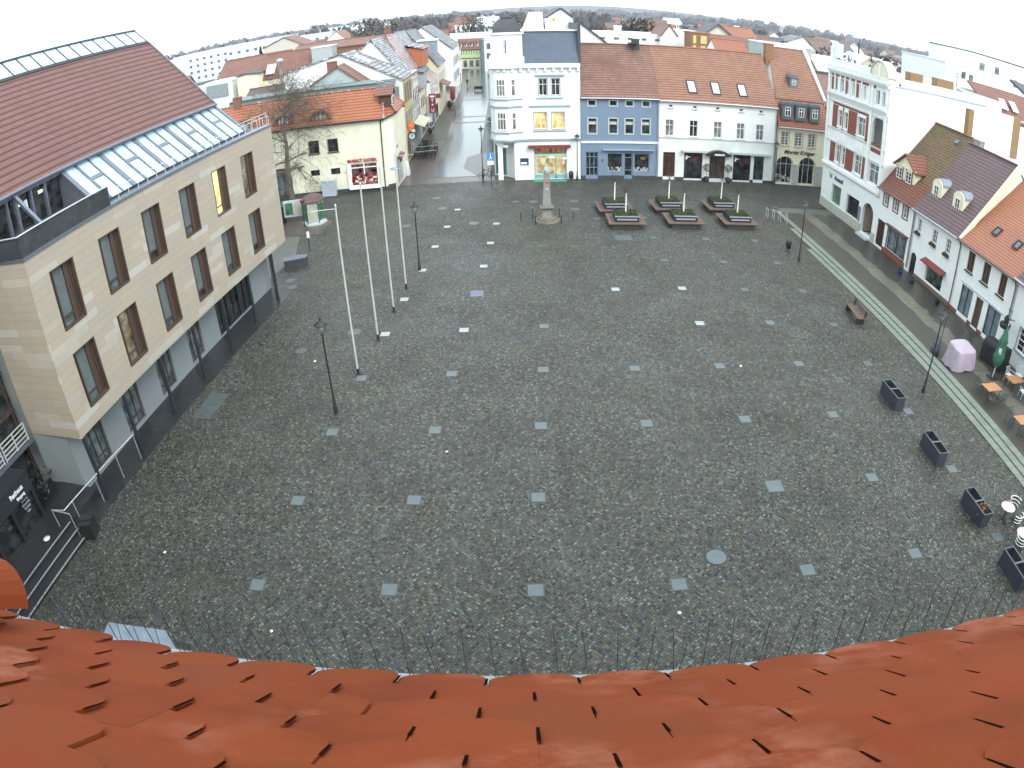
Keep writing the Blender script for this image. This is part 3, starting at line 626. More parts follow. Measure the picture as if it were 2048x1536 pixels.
# ---------------------------------------------------------------- building helpers (local frame: x along the facade, y inwards, z up)
def facade(b, x0, x1, z0, z1, holes, y=0.0, rev=.16, mi=0):
    xs = sorted({x0, x1, *[h[0] for h in holes], *[h[1] for h in holes]}); zs = sorted({z0, z1, *[h[2] for h in holes], *[h[3] for h in holes]})
    xs = [v for v in xs if x0-1e-6 <= v <= x1+1e-6]; zs = [v for v in zs if z0-1e-6 <= v <= z1+1e-6]
    for a, c in zip(xs, xs[1:]):
        for d, e in zip(zs, zs[1:]):
            mx, mz = (a+c)/2, (d+e)/2
            if any(h[0] < mx < h[1] and h[2] < mz < h[3] for h in holes): continue
            b.quad((a,y,d),(c,y,d),(c,y,e),(a,y,e), mi)
    for h in holes:
        a, c, d, e = h[:4]; rise = h[4] if len(h) > 4 else 0; e2 = e - rise
        b.quad((a,y,d),(a,y,e2),(a,y+rev,e2),(a,y+rev,d), mi); b.quad((c,y,e2),(c,y,d),(c,y+rev,d),(c,y+rev,e2), mi); b.quad((c,y,d),(a,y,d),(a,y+rev,d),(c,y+rev,d), mi)
        if not rise: b.quad((a,y,e),(c,y,e),(c,y+rev,e),(a,y+rev,e), mi)
        else:
            n = 10; cx = (a+c)/2; w = (c-a)/2; P = [(cx-w*cos(pi*k/n), e2+rise*sin(pi*k/n)) for k in range(n+1)]
            for (p, q), (r, s_) in zip(P, P[1:]):
                b.quad((p,y,q),(r,y,s_),(r,y,e),(p,y,e), mi); b.quad((p,y,q),(p,y+rev,q),(r,y+rev,s_),(r,y,s_), mi)
def window(par, x0, x1, z0, z1, fm, pm, cols=2, tr=(), y=.14, fw=.055, sur=None, sill=None, rise=0, name='window', label=None, hood=None, bars=()):
    b = MB(); yy0, yy1 = y-.05, y+.01
    b.box(x0,x0+fw,yy0,yy1,z0,z1-rise); b.box(x1-fw,x1,yy0,yy1,z0,z1-rise); b.box(x0+fw,x1-fw,yy0,yy1,z0,z0+fw)
    if not rise: b.box(x0+fw,x1-fw,yy0,yy1,z1-fw,z1)
    else:
        n = 10; cx = (x0+x1)/2; w = (x1-x0)/2; e2 = z1-rise; P = [(cos(pi*k/n), sin(pi*k/n)) for k in range(n+1)]
        for (p, q), (r, s_) in zip(P, P[1:]):
            b.quad((cx+w*p,yy0,e2+rise*q),(cx+(w-fw)*p,yy0,e2+(rise-fw)*q),(cx+(w-fw)*r,yy0,e2+(rise-fw)*s_),(cx+w*r,yy0,e2+rise*s_))
    for k in range(1, cols): xx = x0+(x1-x0)*k/cols; b.box(xx-fw*.42,xx+fw*.42,yy0-.004,yy1,z0+fw,z1-(fw if not rise else .03))
    for f in tr: zz = z0+(z1-z0)*f; b.box(x0+fw,x1-fw,yy0-.002,yy1,zz-fw*.42,zz+fw*.42)
    for f in bars: zz = z0+(z1-z0)*f; b.box(x0+fw,x1-fw,yy0+.014,yy1,zz-.012,zz+.012)
    w_ = b.build(name, fm, par)
    if label: w_['label'] = label
    b = MB()
    if rise:
        n = 10; cx = (x0+x1)/2; w = (x1-x0)/2-.01; e2 = z1-rise; b.add([(x0+.01,y,z0+.01),(x1-.01,y,z0+.01)]+[(cx+w*cos(pi*k/n),y,e2+(rise-.01)*sin(pi*k/n)) for k in range(n+1)], [tuple(range(n+3))])
    else: b.quad((x0+.01,y,z0+.01),(x1-.01,y,z0+.01),(x1-.01,y,z1-.01),(x0+.01,y,z1-.01))
    b.build('pane', pm, w_)
    if sur or sill or hood:
        b = MB()
        if sur:
            m_, wd = sur; b.box(x0-wd,x0,-.04,.0,z0-.0,z1+wd); b.box(x1,x1+wd,-.04,.0,z0,z1+wd); b.box(x0,x1,-.04,.0,z1,z1+wd)
            if not sill: b.box(x0-wd,x1+wd,-.04,0,z0-wd,z0)
        if sill: b.box(x0-.1,x1+.1,-.12,.10,z0-.09,z0-.004)
        if hood: b.box(x0-.16,x1+.16,-.16,0,z1+.2,z1+.32)
        b.build('window_frame' if sur else 'window_sill', (sur[0] if sur else sill), w_)
    return w_
def gable_roof(par, x0, x1, ye, ze, yr, zr, yb, zb, m, t=.16, over=.0, name='roof'):
    """ridge along x; front eave (ye,ze), ridge (yr,zr), back eave (yb,zb)"""
    b = MB(); b.slab((x0-over,ye,ze),(x1+over,ye,ze),(x1+over,yr,zr),(x0-over,yr,zr),t); b.slab((x0-over,yr,zr),(x1+over,yr,zr),(x1+over,yb,zb),(x0-over,yb,zb),t)
    o = b.build(name, m, par)
    b = MB(); b.tube((x0-over,yr,zr+.02),(x1+over,yr,zr+.02),.10,n=8); b.build('ridge_tiles', m, o); return o
def gutter(par, x0, x1, y, z, m=None, down=None, zlow=0.3):
    b = MB(); b.tube((x0,y-.07,z-.05),(x1,y-.07,z-.05),.075,n=8)
    g_ = b.build('gutter', m or ZINC, par)
    for xd in (down or []): b = MB(); b.tube((xd,y+.12,z-.1),(xd,-.09,z-.5),.045,n=7); b.tube((xd,-.09,z-.5),(xd,-.09,zlow),.045,n=7); b.build('downpipe', m or ZINC, par)
def body(par, x0, x1, d, z1, m, holes=(), gable=None, back=True, rev=.16, z0=0, name='wall', ze_back=None):
    """four walls; gable=(yr,zr): side walls rise to a ridge parallel to x"""
    b = MB(); facade(b, x0, x1, z0, z1, list(holes), 0, rev)
    zb = ze_back if ze_back is not None else z1
    for x, flip in ((x0,1),(x1,0)):
        pts = [(x,0,z0),(x,d,z0),(x,d,zb)] + ([(x,gable[0],gable[1])] if gable else []) + [(x,0,z1)]
        if not flip: pts = pts[::-1]
        b.add(pts[::-1], [tuple(range(len(pts)))])
    b.quad((x1,d,z0),(x0,d,z0),(x0,d,zb),(x1,d,zb)); return b.build(name, m, par)
def text_obj(par, txt, x, y, z, size, m, name='lettering', rot=(pi/2,0,0), ext=.02, shear=0, sp=1.0, align='CENTER', wscale=1.0):
    cu = bpy.data.curves.new(name, 'FONT'); cu.body = txt; cu.size = size; cu.extrude = ext; cu.align_x = align; cu.shear = shear; cu.space_character = sp; cu.offset = .006*size/.4
    tmp = bpy.data.objects.new(name, cu); COL.objects.link(tmp)
    dg = bpy.context.evaluated_depsgraph_get(); me = bpy.data.meshes.new_from_object(tmp.evaluated_get(dg)); me.name = name
    bpy.data.objects.remove(tmp, do_unlink=True)
    o = bpy.data.objects.new(name, me); COL.objects.link(o); me.materials.clear(); me.materials.append(m)
    o.parent = par; o.location = (x,y,z); o.rotation_euler = rot; o.scale = (wscale,1,1); return o
def chimney(par, x, y, z0, z1, w, d, m, cap=True, name='chimney'):
    b = MB(); b.box(x-w/2,x+w/2,y-d/2,y+d/2,z0,z1); 
    if cap: b.box(x-w/2-.05,x+w/2+.05,y-d/2-.05,y+d/2+.05,z1,z1+.1)
    return b.build(name, m, par)
def skylight(par, x0, x1, yf, ze, slope, z0, z1, y_off=0.0, m=GL3, name='skylight'):
    """skylight in a roof plane z = ze + slope*(y-yf)"""
    Y = lambda z: yf + (z-ze)/slope
    n = Vector((0,-slope,1)).normalized()
    def P(x, z, o): return Vector((x, Y(z), z)) + n*o
    b = MB(); w = .09
    b.slab(P(x0-w,z0-w,.10),P(x1+w,z0-w,.10),P(x1+w,z0,.10),P(x0-w,z0,.10),.12); b.slab(P(x0-w,z1,.10),P(x1+w,z1,.10),P(x1+w,z1+w,.10),P(x0-w,z1+w,.10),.12)
    b.slab(P(x0-w,z0,.10),P(x0,z0,.10),P(x0,z1,.10),P(x0-w,z1,.10),.12); b.slab(P(x1,z0,.10),P(x1+w,z0,.10),P(x1+w,z1,.10),P(x1,z1,.10),.12)
    o = b.build(name, DARKM, par); b = MB(); b.quad(P(x0,z0,.05),P(x1,z0,.05),P(x1,z1,.05),P(x0,z1,.05)); b.build('pane', m, o); return o

# ---------------------------------------------------------------- town hall (left)
SANDSTONE = bricks('sandstone_cladding', (.43,.36,.275), (.385,.345,.295), (.24,.20,.165), 1.7, .36, .006, .75, third=(.50,.49,.46), bump=.12)
RT_TH = tiles('town_hall_roof_tiles', (.16,.066,.054), (.185,.078,.063), (.05,.024,.025), .30, .40, .65, slope=1.34, streaks=.1)
TGL = glass('sky_glazing', (.42,.58,.66), .15, .15)
th = thing('town_hall', 'modern sandstone town hall with deep dark windows, steel columns and red tile roof', 'town hall', (TA.x, TA.y, 0), TRZ)
wx = [1.12 + 3.42*k for k in range(6)]; holes = [(x, x+1.62, 7.5, 10.12) for x in wx] + [(x, x+1.62, 3.9, 6.47) for x in wx]
b = MB(); X0, X1, Z0, Z1 = -.1, 22.7, 3.15, 11.1
facade(b, X0, X1, Z0, Z1, holes, 0, .26); b.quad((X0,0,Z0),(X0,0,Z1),(X0,3.45,Z1),(X0,3.45,Z0)); b.quad((X1,0,Z1),(X1,0,Z0),(X1,12,Z0),(X1,12,Z1)); b.quad((X0,0,Z0),(X0,3.45,Z0),(X1,3.45,Z0),(X1,0,Z0))
b.build('upper_wall', SANDSTONE, th)
panes = {(0,0):GL3,(0,1):GL3,(4,0):GLITY,(5,0):GLOFF,(1,1):GLOFF}
INN = plain('dark_brown_frame', (.075,.05,.04), .5, .15, 6)
for k, x in enumerate(wx):
    for r, (z0, z1) in enumerate(((7.5,10.12),(3.9,6.47))):
        pm = panes.get((k, r), GL3 if (k+r) % 2 else GL)
        b = MB(); y0, y1 = .16, .26
        b.box(x,x+.07,.02,y1,z0,z1); b.box(x+1.55,x+1.62,.02,y1,z0,z1); b.box(x+.07,x+1.55,.02,y1,z1-.06,z1); b.box(x+.07,x+1.55,-.03,y1,z0,z0+.06)
        b.box(x+.25,x+.34,y0,y1,z0+.06,z1-.06); b.box(x+1.0,x+1.10,y0-.03,y1,z0+.06,z1-.06); b.box(x+1.4,x+1.46,y0,y1,z0+.06,z1-.06); b.box(x+.29,x+1.0,y0,y1,z0+.42,z0+.48)
        w_ = b.build('window', INN, th); b = MB(); b.quad((x+.07,.25,z0+.06),(x+1.55,.25,z0+.06),(x+1.55,.25,z1-.06),(x+.07,.25,z1-.06)); b.build('pane', pm, w_)
        b = MB(); b.box(x+1.14,x+1.36,.19,.245,z0+.08,z1-.08); b.build('side_panel', BROWNF, w_)
        b = MB(); b.box(x+.07,x+.25,.225,.245,z0+.06,z1-.06); b.build('side_pane', GLB, w_)
        if pm in (GL3, GL): b = MB(); b.box(x+.36,x+.98,.215,.24,z0+.5,z1-.1); b.build('blind', plain('grey_blind',(.12,.145,.15),.35,.15,2), w_)
# ground floor behind the columns
b = MB(); GH = [(1.30,2.72,.18,3.0),(4.48,6.05,.18,3.0),(7.9,9.45,.18,3.0),(11.3,12.78,.18,3.0),(14.75,19.35,.05,3.0)]
facade(b, 0.2, 22.2, 0, 3.15, GH, 1.4, .2); b.quad((0.2,1.4,0),(0.2,1.4,3.15),(-.1,3.45,3.15),(-.1,3.45,0)); b.quad((22.2,1.4,3.15),(22.2,1.4,0),(22.2,8,0),(22.2,8,3.15)); b.build('lower_wall', plain('grey_ground_floor_render',(.23,.26,.275),.7,.05,1), th)
for a, c, d, e in GH[:4]:
    window(th, a, c, d, e, INN, GL3, 3, (.16,), y=1.58)
w_ = window(th, 14.75, 19.35, .05, 3.0, DARKM, GLB, 6, (.72,), y=1.58, name='glass_entrance')
for k in range(7):
    s_ = .02 + 3.37*k; b = MB(); b.tube((s_,-.03,0),(s_,-.03,3.15),.095,n=12); b.lathe([(.16,0),(.16,.03)], 12, (s_,-.03,0)); b.build('column', DARKM, th)
b = MB(); b.tube((21.9,1.0,0),(21.9,1.0,3.15),.10,n=12); b.build('column', MIDM, th)
# parapet, terrace, railing
b = MB(); b.box(-.16,22.76,-.06,.42,11.1,11.22); b.box(-.16,.30,.42,3.4,11.1,11.22); b.build('parapet', MIDM, th)
b = MB(); b.box(.3,22.6,.42,4.0,10.9,11.12); b.box(-14,.3,3.3,9,10.9,11.12); b.build('terrace_floor', ROOFD, th)
b = MB()
for k in range(22):
    s_ = 6.0 + .8*k; b.tube((s_,.18,11.2),(s_,.18,11.75),.02,n=5); b.tube((s_,.18,11.75),(s_,.42,11.85),.016,n=5)
b.tube((5.8,.2,11.78),(22.7,.2,11.78),.02,n=6); 
for k in range(4): b.tube((19.6+k,.2,11.2),(19.6+k,.2,12.0),.02,n=5)
b.tube((18.8,.25,12.0),(22.7,.25,12.0),.02,n=6); b.build('railing', GALV, th)
b = MB(); b.tube((-.2,-.02,12.1),(5.9,-.02,12.1),.035,n=8); b.tube((-.2,-.02,12.1),(-.35,3.4,12.1),.035,n=8); b.tube((-.35,3.4,12.1),(-14,3.4,12.1),.035,n=8); hr = b.build('handrail', STEEL, th)
b = MB(); b.quad((-.12,-.01,11.22),(5.9,-.01,11.22),(5.9,-.01,12.06),(-.12,-.01,12.06)); b.quad((-.12,-.01,11.22),(-.3,3.4,11.22),(-.3,3.4,12.06),(-.12,-.01,12.06)); b.build('balustrade_glass', glass('smoked_glass',(.05,.055,.06),.08,.2), hr)
# slanting glazed band
YB, ZB, YT, ZT = 1.15, 11.22, 3.45, 13.3
def onb(s_, f, o=0.0): n = Vector((0,-(ZT-ZB),(YT-YB))).normalized(); return Vector((s_, YB+(YT-YB)*f, ZB+(ZT-ZB)*f)) + n*o
b = MB(); b.slab(onb(6.3,0),onb(21.3,0),onb(21.3,1),onb(6.3,1),.08); b.build('slanted_glazing', TGL, th)
b = MB(); pan = (21.3-6.3)/5
for k in range(6):
    s_ = 6.3+pan*k; b.slab(onb(s_-.17,-.02,.09),onb(s_+.12,-.02,.09),onb(s_+.12,1.02,.09),onb(s_-.17,1.02,.09),.12)
    if k == 5: break
    for f, w2 in ((1/3,.07),(2/3,.035)): b.slab(onb(s_+pan*f-w2,0,.07),onb(s_+pan*f+w2,0,.07),onb(s_+pan*f+w2,1,.07),onb(s_+pan*f-w2,1,.07),.1)
    b.slab(onb(s_+pan/3+.07,.46,.06),onb(s_+pan*2/3-.035,.46,.06),onb(s_+pan*2/3-.035,.53,.06),onb(s_+pan/3+.07,.53,.06),.08)
b.slab(onb(6.2,.97,.08),onb(21.4,.97,.08),onb(21.4,1.06,.08),onb(6.2,1.06,.08),.12); b.build('glazing_bars', MIDM, th)
b = MB(); b.add([(6.2,YB,ZB),(6.2,YT,ZT),(6.2,YT,ZB)], [(0,1,2)]); b.add([(21.4,YB,ZB),(21.4,YT,ZB),(21.4,YT,ZT)], [(0,1,2)]); b.build('cheek_wall', MIDM, th)
# open terrace bay with struts and dark glazing with painted light spots
b = MB(); b.box(-14,6.15,3.25,3.4,11.12,11.4); b.box(-14,6.15,3.2,3.4,13.0,13.35)
for s_ in (-13,-11.4,-9.8,-8.2,-6.6,-5,-3.4,-1.8,-.3,1.0,2.35,4.0,5.0): b.box(s_-.06,s_+.06,3.2,3.4,11.4,13.0)
w_ = b.build('terrace_window', MIDM, th); b = MB(); b.quad((-14,3.38,11.4),(6.15,3.38,11.4),(6.15,3.38,13.0),(-14,3.38,13.0)); b.build('pane', glass('terrace_glass',(.022,.024,.024),.05,.9), w_)
LMP = glass('painted_warm_glint', (.4,.4,.35), .1, .2, (1.0,.92,.6), .8); LMC = glass('painted_cool_glint', (.4,.45,.45), .1, .2, (.6,.95,.9), .5)
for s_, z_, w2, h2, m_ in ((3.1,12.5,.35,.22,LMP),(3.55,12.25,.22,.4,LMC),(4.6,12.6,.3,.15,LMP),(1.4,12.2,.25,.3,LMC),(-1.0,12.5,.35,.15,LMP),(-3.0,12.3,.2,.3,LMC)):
    b = MB(); b.box(s_,s_+w2,3.355,3.37,z_,z_+h2); b.build('painted_glint', m_, th)  # small glowing patches on the dark glass stand in for bright light spots
for s_ in (2.3,-5.5):
    b = MB()
    def beam(p, q, w=.11): 
        p, q = Vector(p), Vector(q); b.tube(p, q, w, n=4, smooth=False)
    beam((s_,.45,11.22),(s_+.5,3.1,13.1)); beam((s_+.5,3.1,11.2),(s_+.5,3.1,13.1)); b.build('strut', MIDM, th)
# roof
b = MB(); RX0, RX1 = -16.0, 21.2
b.slab((RX0,3.15,13.32),(RX1,3.15,13.32),(RX1,8.0,18.45),(RX0,8.0,18.45),.22); b.build('roof', RT_TH, th)
b = MB(); b.box(RX0,RX1,3.02,3.14,13.12,13.26); b.slab((RX1,3.1,13.36),(RX1+.14,3.1,13.36),(RX1+.14,8.0,18.52),(RX1,8.0,18.52),.3); b.tube((RX0,3.0,13.25),(RX1,3.0,13.25),.09,n=8); b.build('roof_edge', MIDM, th)
b = MB(); b.slab((RX0,8.0,18.49),(RX1,8.0,18.49),(RX1,9.1,19.55),(RX0,9.1,19.55),.05); rg = b.build('ridge_glazing', TGL, th)
b = MB()
for k in range(33): s_ = RX1-.05-1.16*k; b.slab((s_-.03,7.95,18.50),(s_+.03,7.95,18.50),(s_+.03,9.12,19.63),(s_-.03,9.12,19.63),.06)
b.slab((RX0,7.9,18.42),(RX1,7.9,18.42),(RX1,8.06,18.60),(RX0,8.06,18.60),.08); b.slab((RX0,9.0,19.56),(RX1,9.0,19.56),(RX1,9.12,19.66),(RX0,9.12,19.66),.05); b.build('glazing_bars', DARKM, rg)
b = MB(); b.slab((RX0,13.0,14.2),(RX1,13.0,14.2),(RX1,9.1,19.5),(RX0,9.1,19.5),-.1); b.add([(RX1-.05,3.2,13.2),(RX1-.05,13,14.2),(RX1-.05,9.1,19.5),(RX1-.05,8,18.3)], [(0,1,2,3)]); b.box(-16,21.2,4.5,12.9,0.0,13.2); b.build('rear_wing', W_GREY, th)
# recessed entrance wing south of the stone block
CW_ = glass('wing_glass', (.028,.032,.034), .08, .6)
b = MB(); b.quad((-16,4.2,.45),(-.1,4.2,.45),(-.1,4.2,10.9),(-16,4.2,10.9)); b.build('wing_glazing', CW_, th)
b = MB()
for k in range(13): b.box(-.35-1.3*k,-.25-1.3*k,4.08,4.2,.45,10.9)
for z_ in (3.0,4.3,6.2,7.0,8.9,10.8): b.box(-16,-.1,4.06,4.2,z_,z_+.12)
b.build('wing_mullions', INN, th)
b = MB(); b.box(-16,-.35,3.2,4.1,2.92,3.08); b.build('balcony', MIDM, th)
b = MB()
for k in range(8):
    a, c = -.45-1.9*(k+1)+.06, -.45-1.9*k-.06
    for z_ in (3.15,3.35,3.55,3.75,3.95): b.box(a,c,3.28,3.32,z_,z_+.05)
    b.box(a,a+.05,3.27,3.33,3.1,4.0); b.box(c-.05,c,3.27,3.33,3.1,4.0); b.box((a+c)/2-.02,(a+c)/2+.02,3.27,3.33,3.1,4.0)
b.build('balcony_railing', LGREY, th)
# porch with lettering
b = MB(); b.box(-5.6,-2.3,2.05,4.0,2.0,2.9); b.box(-5.6,-5.45,2.1,4.0,.45,2.0); b.box(-2.45,-2.3,2.1,4.0,.45,2.0); b.box(-4.1,-3.95,2.1,2.25,.45,2.0); b.build('porch', DARKM, th)
b = MB(); b.quad((-5.45,2.3,.45),(-2.45,2.3,.45),(-2.45,2.3,2.0),(-5.45,2.3,2.0)); b.build('porch_door', GLB, th)
text_obj(th, 'Rathaus', -3.35, 2.03, 2.42, .30, LIT); text_obj(th, 'Eingang', -3.2, 2.03, 2.15, .19, LIT)
for k in range(4): text_obj(th, ('Montag','Dienstag','Freitag','Uhr')[k], -2.95, 2.28, 1.75-.19*k, .15, plain('faint_lettering',(.35,.38,.4),.5,.05))
b = MB(); b.tube((-2.1,2.6,.4),(-2.1,2.6,1.5),.05); leaves(b, 260, lambda q: (-1.6+q.gauss(0,.45), 3.0+q.gauss(0,.35), 1.2+q.gauss(0,.55)), .12, 1, 0, 3)
tag(b.build('potted_bush', [IRON, plain('dark_evergreen',(.02,.028,.018),.6,.5,9)]), 'dark evergreen bush in the recess beside the town hall entrance porch', 'bush').matrix_world = Matrix.Translation((TA.x,TA.y,.0)) @ Matrix.Rotation(TRZ,4,'Z')
# raised terrace with three steps
b = MB(); 
def pl_(s0,s1,d0,d1,z0,z1,mi=0): b.box(s0,s1,d0,d1,z0,z1,mi)
pl_(-16,-2.35,.42,4.0,0,.45); pl_(-2.35,.0,.42,3.4,0,.43); pl_(-16,-2.4,-.10,.42,0,.30); pl_(-16,-2.6,-.62,-.10,0,.15)
pl_(-16,-2.35,.38,.46,.45,.462,1); pl_(-16,-2.4,-.14,-.06,.30,.312,1); pl_(-16,-2.6,-.66,-.58,.15,.162,1)
o = b.build('entrance_steps', [PAVE_DARK, STEEL]); o.location = (TA.x,TA.y,0); o.rotation_euler = (0,0,TRZ); struct(o)
# handrail of the ramp
t = thing('ramp_handrail', 'thin bright steel handrail running from the entrance steps along the town hall', 'handrail', (TA.x,TA.y,0), TRZ)
b = MB(); z_ = 1.35
P = [(-2.55,1.35),(-2.6,.70),(-2.35,.02)]
b.tube((-2.75,.8,z_),(-2.75,-.35,z_),.03); b.tube((-2.75,.8,z_),(-2.62,.1,z_),.03) ; b.tube((-2.65,.1,z_),(2.9,-.25,z_),.03)
b.build('rail', STEEL, t); b = MB()
for p in ((-2.75,.8),(-2.75,-.35),(-2.0,.05),(-.3,-.05),(1.4,-.15),(2.9,-.25)): b.tube((*p,.0),(*p,z_),.025,n=6)
b.build('posts', STEEL, t)
b = MB(); b.lathe([(0,0),(.17,0),(.17,.03),(0,.05)], 24); o = b.build('ground_disc', LIT); o.location = (-19.35,16.36,.455); tag(o, 'round white disc lying on the dark terrace by the town hall steps', 'disc')
t = thing('terrace_bin', 'black box-shaped bin at the top of the town hall steps', 'bin', (-17.45,17.35,0), .2); b = MB(); b.box(-.3,.3,-.35,.35,0,.75); b.build('body', BLACK, t); b = MB(); b.box(-.33,.33,-.38,.38,.75,.82); b.box(-.34,.34,-.1,.1,.82,.9); b.build('lid', IRON, t)
# ---------------------------------------------------------------- far side of the square (facades on y = 66.8)
RT_OR = tiles('weathered_orange_tiles', (.34,.15,.085), (.25,.115,.075), (.07,.04,.035), .24, .30, .6, slope=1.35, streaks=.35)
RT_MIX = tiles('patchy_brown_tiles', (.31,.135,.08), (.18,.10,.085), (.055,.04,.04), .24, .30, .6, slope=1.35, streaks=.75)
RT_RED = tiles('orange_red_tiles', (.36,.12,.055), (.31,.105,.055), (.10,.04,.03), .24, .30, .55, slope=1.35, streaks=.12)
YF = 66.8
# --- white corner building with turret
t = thing('corner_building', 'white three storey corner building with slate mansard and domed turret, lit shop below', 'building', (0,YF,0))
H1 = [(3.5,4.3,8.6,10.3),(4.7,5.5,8.6,10.3),(3.0,4.2,5.2,6.9),(4.7,5.9,5.2,6.9),(2.9,6.1,.05,3.35)]
b = MB(); facade(b, 1.5, 7.45, 0, 11.5, H1, 0, .2)
# chamfered side with bay: plan polygon of the upper floors
P = [(1.5,0),(.55,-.45),(-.75,.15),(-1.15,1.1),(-1.15,9.5),(7.45,9.5)]
for (x0,y0),(x1,y1) in zip(P, P[1:]): b.quad((x1,y1,4.1),(x0,y0,4.1),(x0,y0,11.5),(x1,y1,11.5))
b.quad((7.45,9.5,0),(7.45,0,0),(7.45,0,11.5),(7.45,9.5,11.5)); b.add([(x,y,4.1) for x,y in P]+[(7.45,0,4.1)], [(6,5,4,3,2,1,0)])
b.build('wall', W_WHITE, t)
b = MB(); b.quad((1.5,0,0),(1.5,2.2,0),(1.5,2.2,4.1),(1.5,0,4.1)); 
facade(b, 0, .01, 0, .01, [])
b.quad((1.5,.0,0),(.35,1.6,0),(.35,1.6,4.1),(1.5,0,4.1)); b.quad((-1.0,2.6,0),(-1.0,9.5,0),(-1.0,9.5,4.1),(-1.0,2.6,4.1)); b.quad((.35,1.6,0),(-1.0,2.6,0),(-1.0,2.6,4.1),(.35,1.6,4.1))
b.box(-.62,-.12,.25,.75,0,3.6); b.box(-.7,-.04,.17,.83,3.6,4.1); b.box(1.0,1.52,-.03,.4,0,4.08); b.build('ground_floor_wall', W_WHITE, t)
b = MB(); b.obb((-.32,2.08,1.75), 1.3,.12,3.1, -.64); o = b.build('side_door', plain('green_door',(.10,.19,.17),.5), t); b = MB(); b.obb((-.38,1.99,1.8), .8,.05,2.4, -.64); b.build('pane', GLB, o)
# bay windows (two faces)
def bay_win(xa, ya, xb, yb, f0, f1, z0, z1, cols):
    d = Vector((xb-xa, yb-ya, 0)); n = Vector((d.y, -d.x, 0)).normalized()
    if n.y > 0: n = -n
    A = Vector((xa,ya,0)) + d*f0; B_ = Vector((xa,ya,0)) + d*f1; ang = atan2(d.y, d.x); L = (B_-A).length
    w_ = MB(); M_ = A + n*.03
    def bx(u0,u1,zz0,zz1,th=.05):
        c = A + d.normalized()*((u0+u1)/2) + n*.03; w_.obb((c.x,c.y,(zz0+zz1)/2), u1-u0, th*2, zz1-zz0, ang)
    bx(-.1,.06,z0-.08,z1+.1); bx(L-.06,L+.1,z0-.08,z1+.1); bx(.06,L-.06,z1-.04,z1+.1); bx(.06,L-.06,z0-.1,z0+.05); bx(.06,L-.06,z0+(z1-z0)*.62,z0+(z1-z0)*.67)
    for k in range(1,cols): u = L*k/cols; bx(u-.025,u+.025,z0,z1)
    o = w_.build('window', TRIM, t); w_ = MB(); c0, c1 = A+n*.035, B_+n*.035; w_.quad((c0.x,c0.y,z0),(c1.x,c1.y,z0),(c1.x,c1.y,z1),(c0.x,c0.y,z1)); w_.build('pane', GL2, o)
for z0, z1 in ((8.65,10.3),(5.25,6.95)):
    bay_win(-.75,.15,.55,-.45,.18,.82,z0,z1,3); bay_win(.55,-.45,1.5,0,.30,.72,z0,z1,1)
# bands, cornice with brackets, balcony rails as mouldings
for nm, z0, z1, o_, m in (('cornice',11.45,11.85,.32,TRIM),('string_course',4.02,4.2,.16,TRIM_G),('string_course',7.45,7.62,.09,TRIM_G),('string_course',8.22,8.34,.07,TRIM_G),('string_course',4.85,4.97,.07,TRIM_G)):
    PP = [(-1.15-o_,6),(-1.15-o_,1.05),(-.8-o_*.7,.1-o_*.7),(.55,-.45-o_*1.1),(1.5+o_*.2,-o_),(7.45 if nm != 'string_course' or z0 < 4.5 else 1.9,-o_),(7.45 if nm != 'string_course' or z0 < 4.5 else 1.9,.05),(1.5,.05),(.55,-.38),(-.7,.2),(-1.1,1.15),(-1.1,6)]
    b = MB(); n = len(PP); vs = [(x,y,z0) for x,y in PP]+[(x,y,z1) for x,y in PP]; fs = [(i,(i+1)%n,n+(i+1)%n,n+i) for i in range(n)]
    half = n//2
    for i in range(half-1): fs += [(n+i,n+i+1,n+n-2-i,n+n-1-i),(n-1-i,n-2-i,i+1,i)]
    b.add(vs, fs); b.build(nm, m, t)
b = MB()
for k in range(8): x = 1.8+k*.78; b.box(x-.09,x+.09,-.26,0,11.15,11.45); b.box(x-.14,x+.14,-.2,0,11.05,11.16)
for x,y in ((-.9,.35),(-.3,.0),(.3,-.3),(1.0,-.25)): b.box(x-.12,x+.12,y-.22,y+.1,11.1,11.45)
b.build('cornice_brackets', TRIM, t)
b = MB(); b.box(2.5,6.5,-.08,0,7.42,7.6); b.build('sill_band', TRIM_G, t)
for a,c,d,e in H1[:4]: window(t,a,c,d,e,TRIM,GL if d>8 else GLIT,2,(.66,),y=.16,sur=(TRIM_G,.07))
b = MB(); b.box(3.15,5.95,-.2,0,10.58,10.72); b.box(3.25,5.8,-.1,0,8.28,8.4); b.box(2.85,6.05,-.1,0,4.95,5.06); b.build('window_hood', TRIM_G, t)
# shop front with lit interior
GSH = glass('lit_bakery_glass', (.30,.24,.12), .08, .5, (1.0,.72,.38), .28)
MINT = plain('mint_paint', (.25,.62,.55), .5, .1)
b = MB(); b.box(2.9,6.1,.1,.2,0,.55); b.box(2.9,6.1,.12,.22,2.42,2.62); b.box(2.9,3.0,.05,.2,0,3.35); b.box(6.0,6.1,.05,.2,0,3.35); b.box(3.35,3.42,.1,.2,.5,2.42); b.box(4.2,4.28,.1,.2,.05,2.42); b.box(5.0,5.08,.1,.2,.05,2.42)
sf = b.build('shop_front', TRIM_G, t); b = MB(); b.quad((2.9,.19,.1),(6.1,.19,.1),(6.1,.19,2.42),(2.9,.19,2.42)); b.build('pane', GSH, sf); b = MB(); b.quad((2.9,.19,2.6),(6.1,.19,2.6),(6.1,.19,3.35),(2.9,.19,3.35)); b.build('upper_pane', glass('lit_upper_pane',(.09,.05,.03),.1,.5,(1.0,.6,.25),.12), sf)
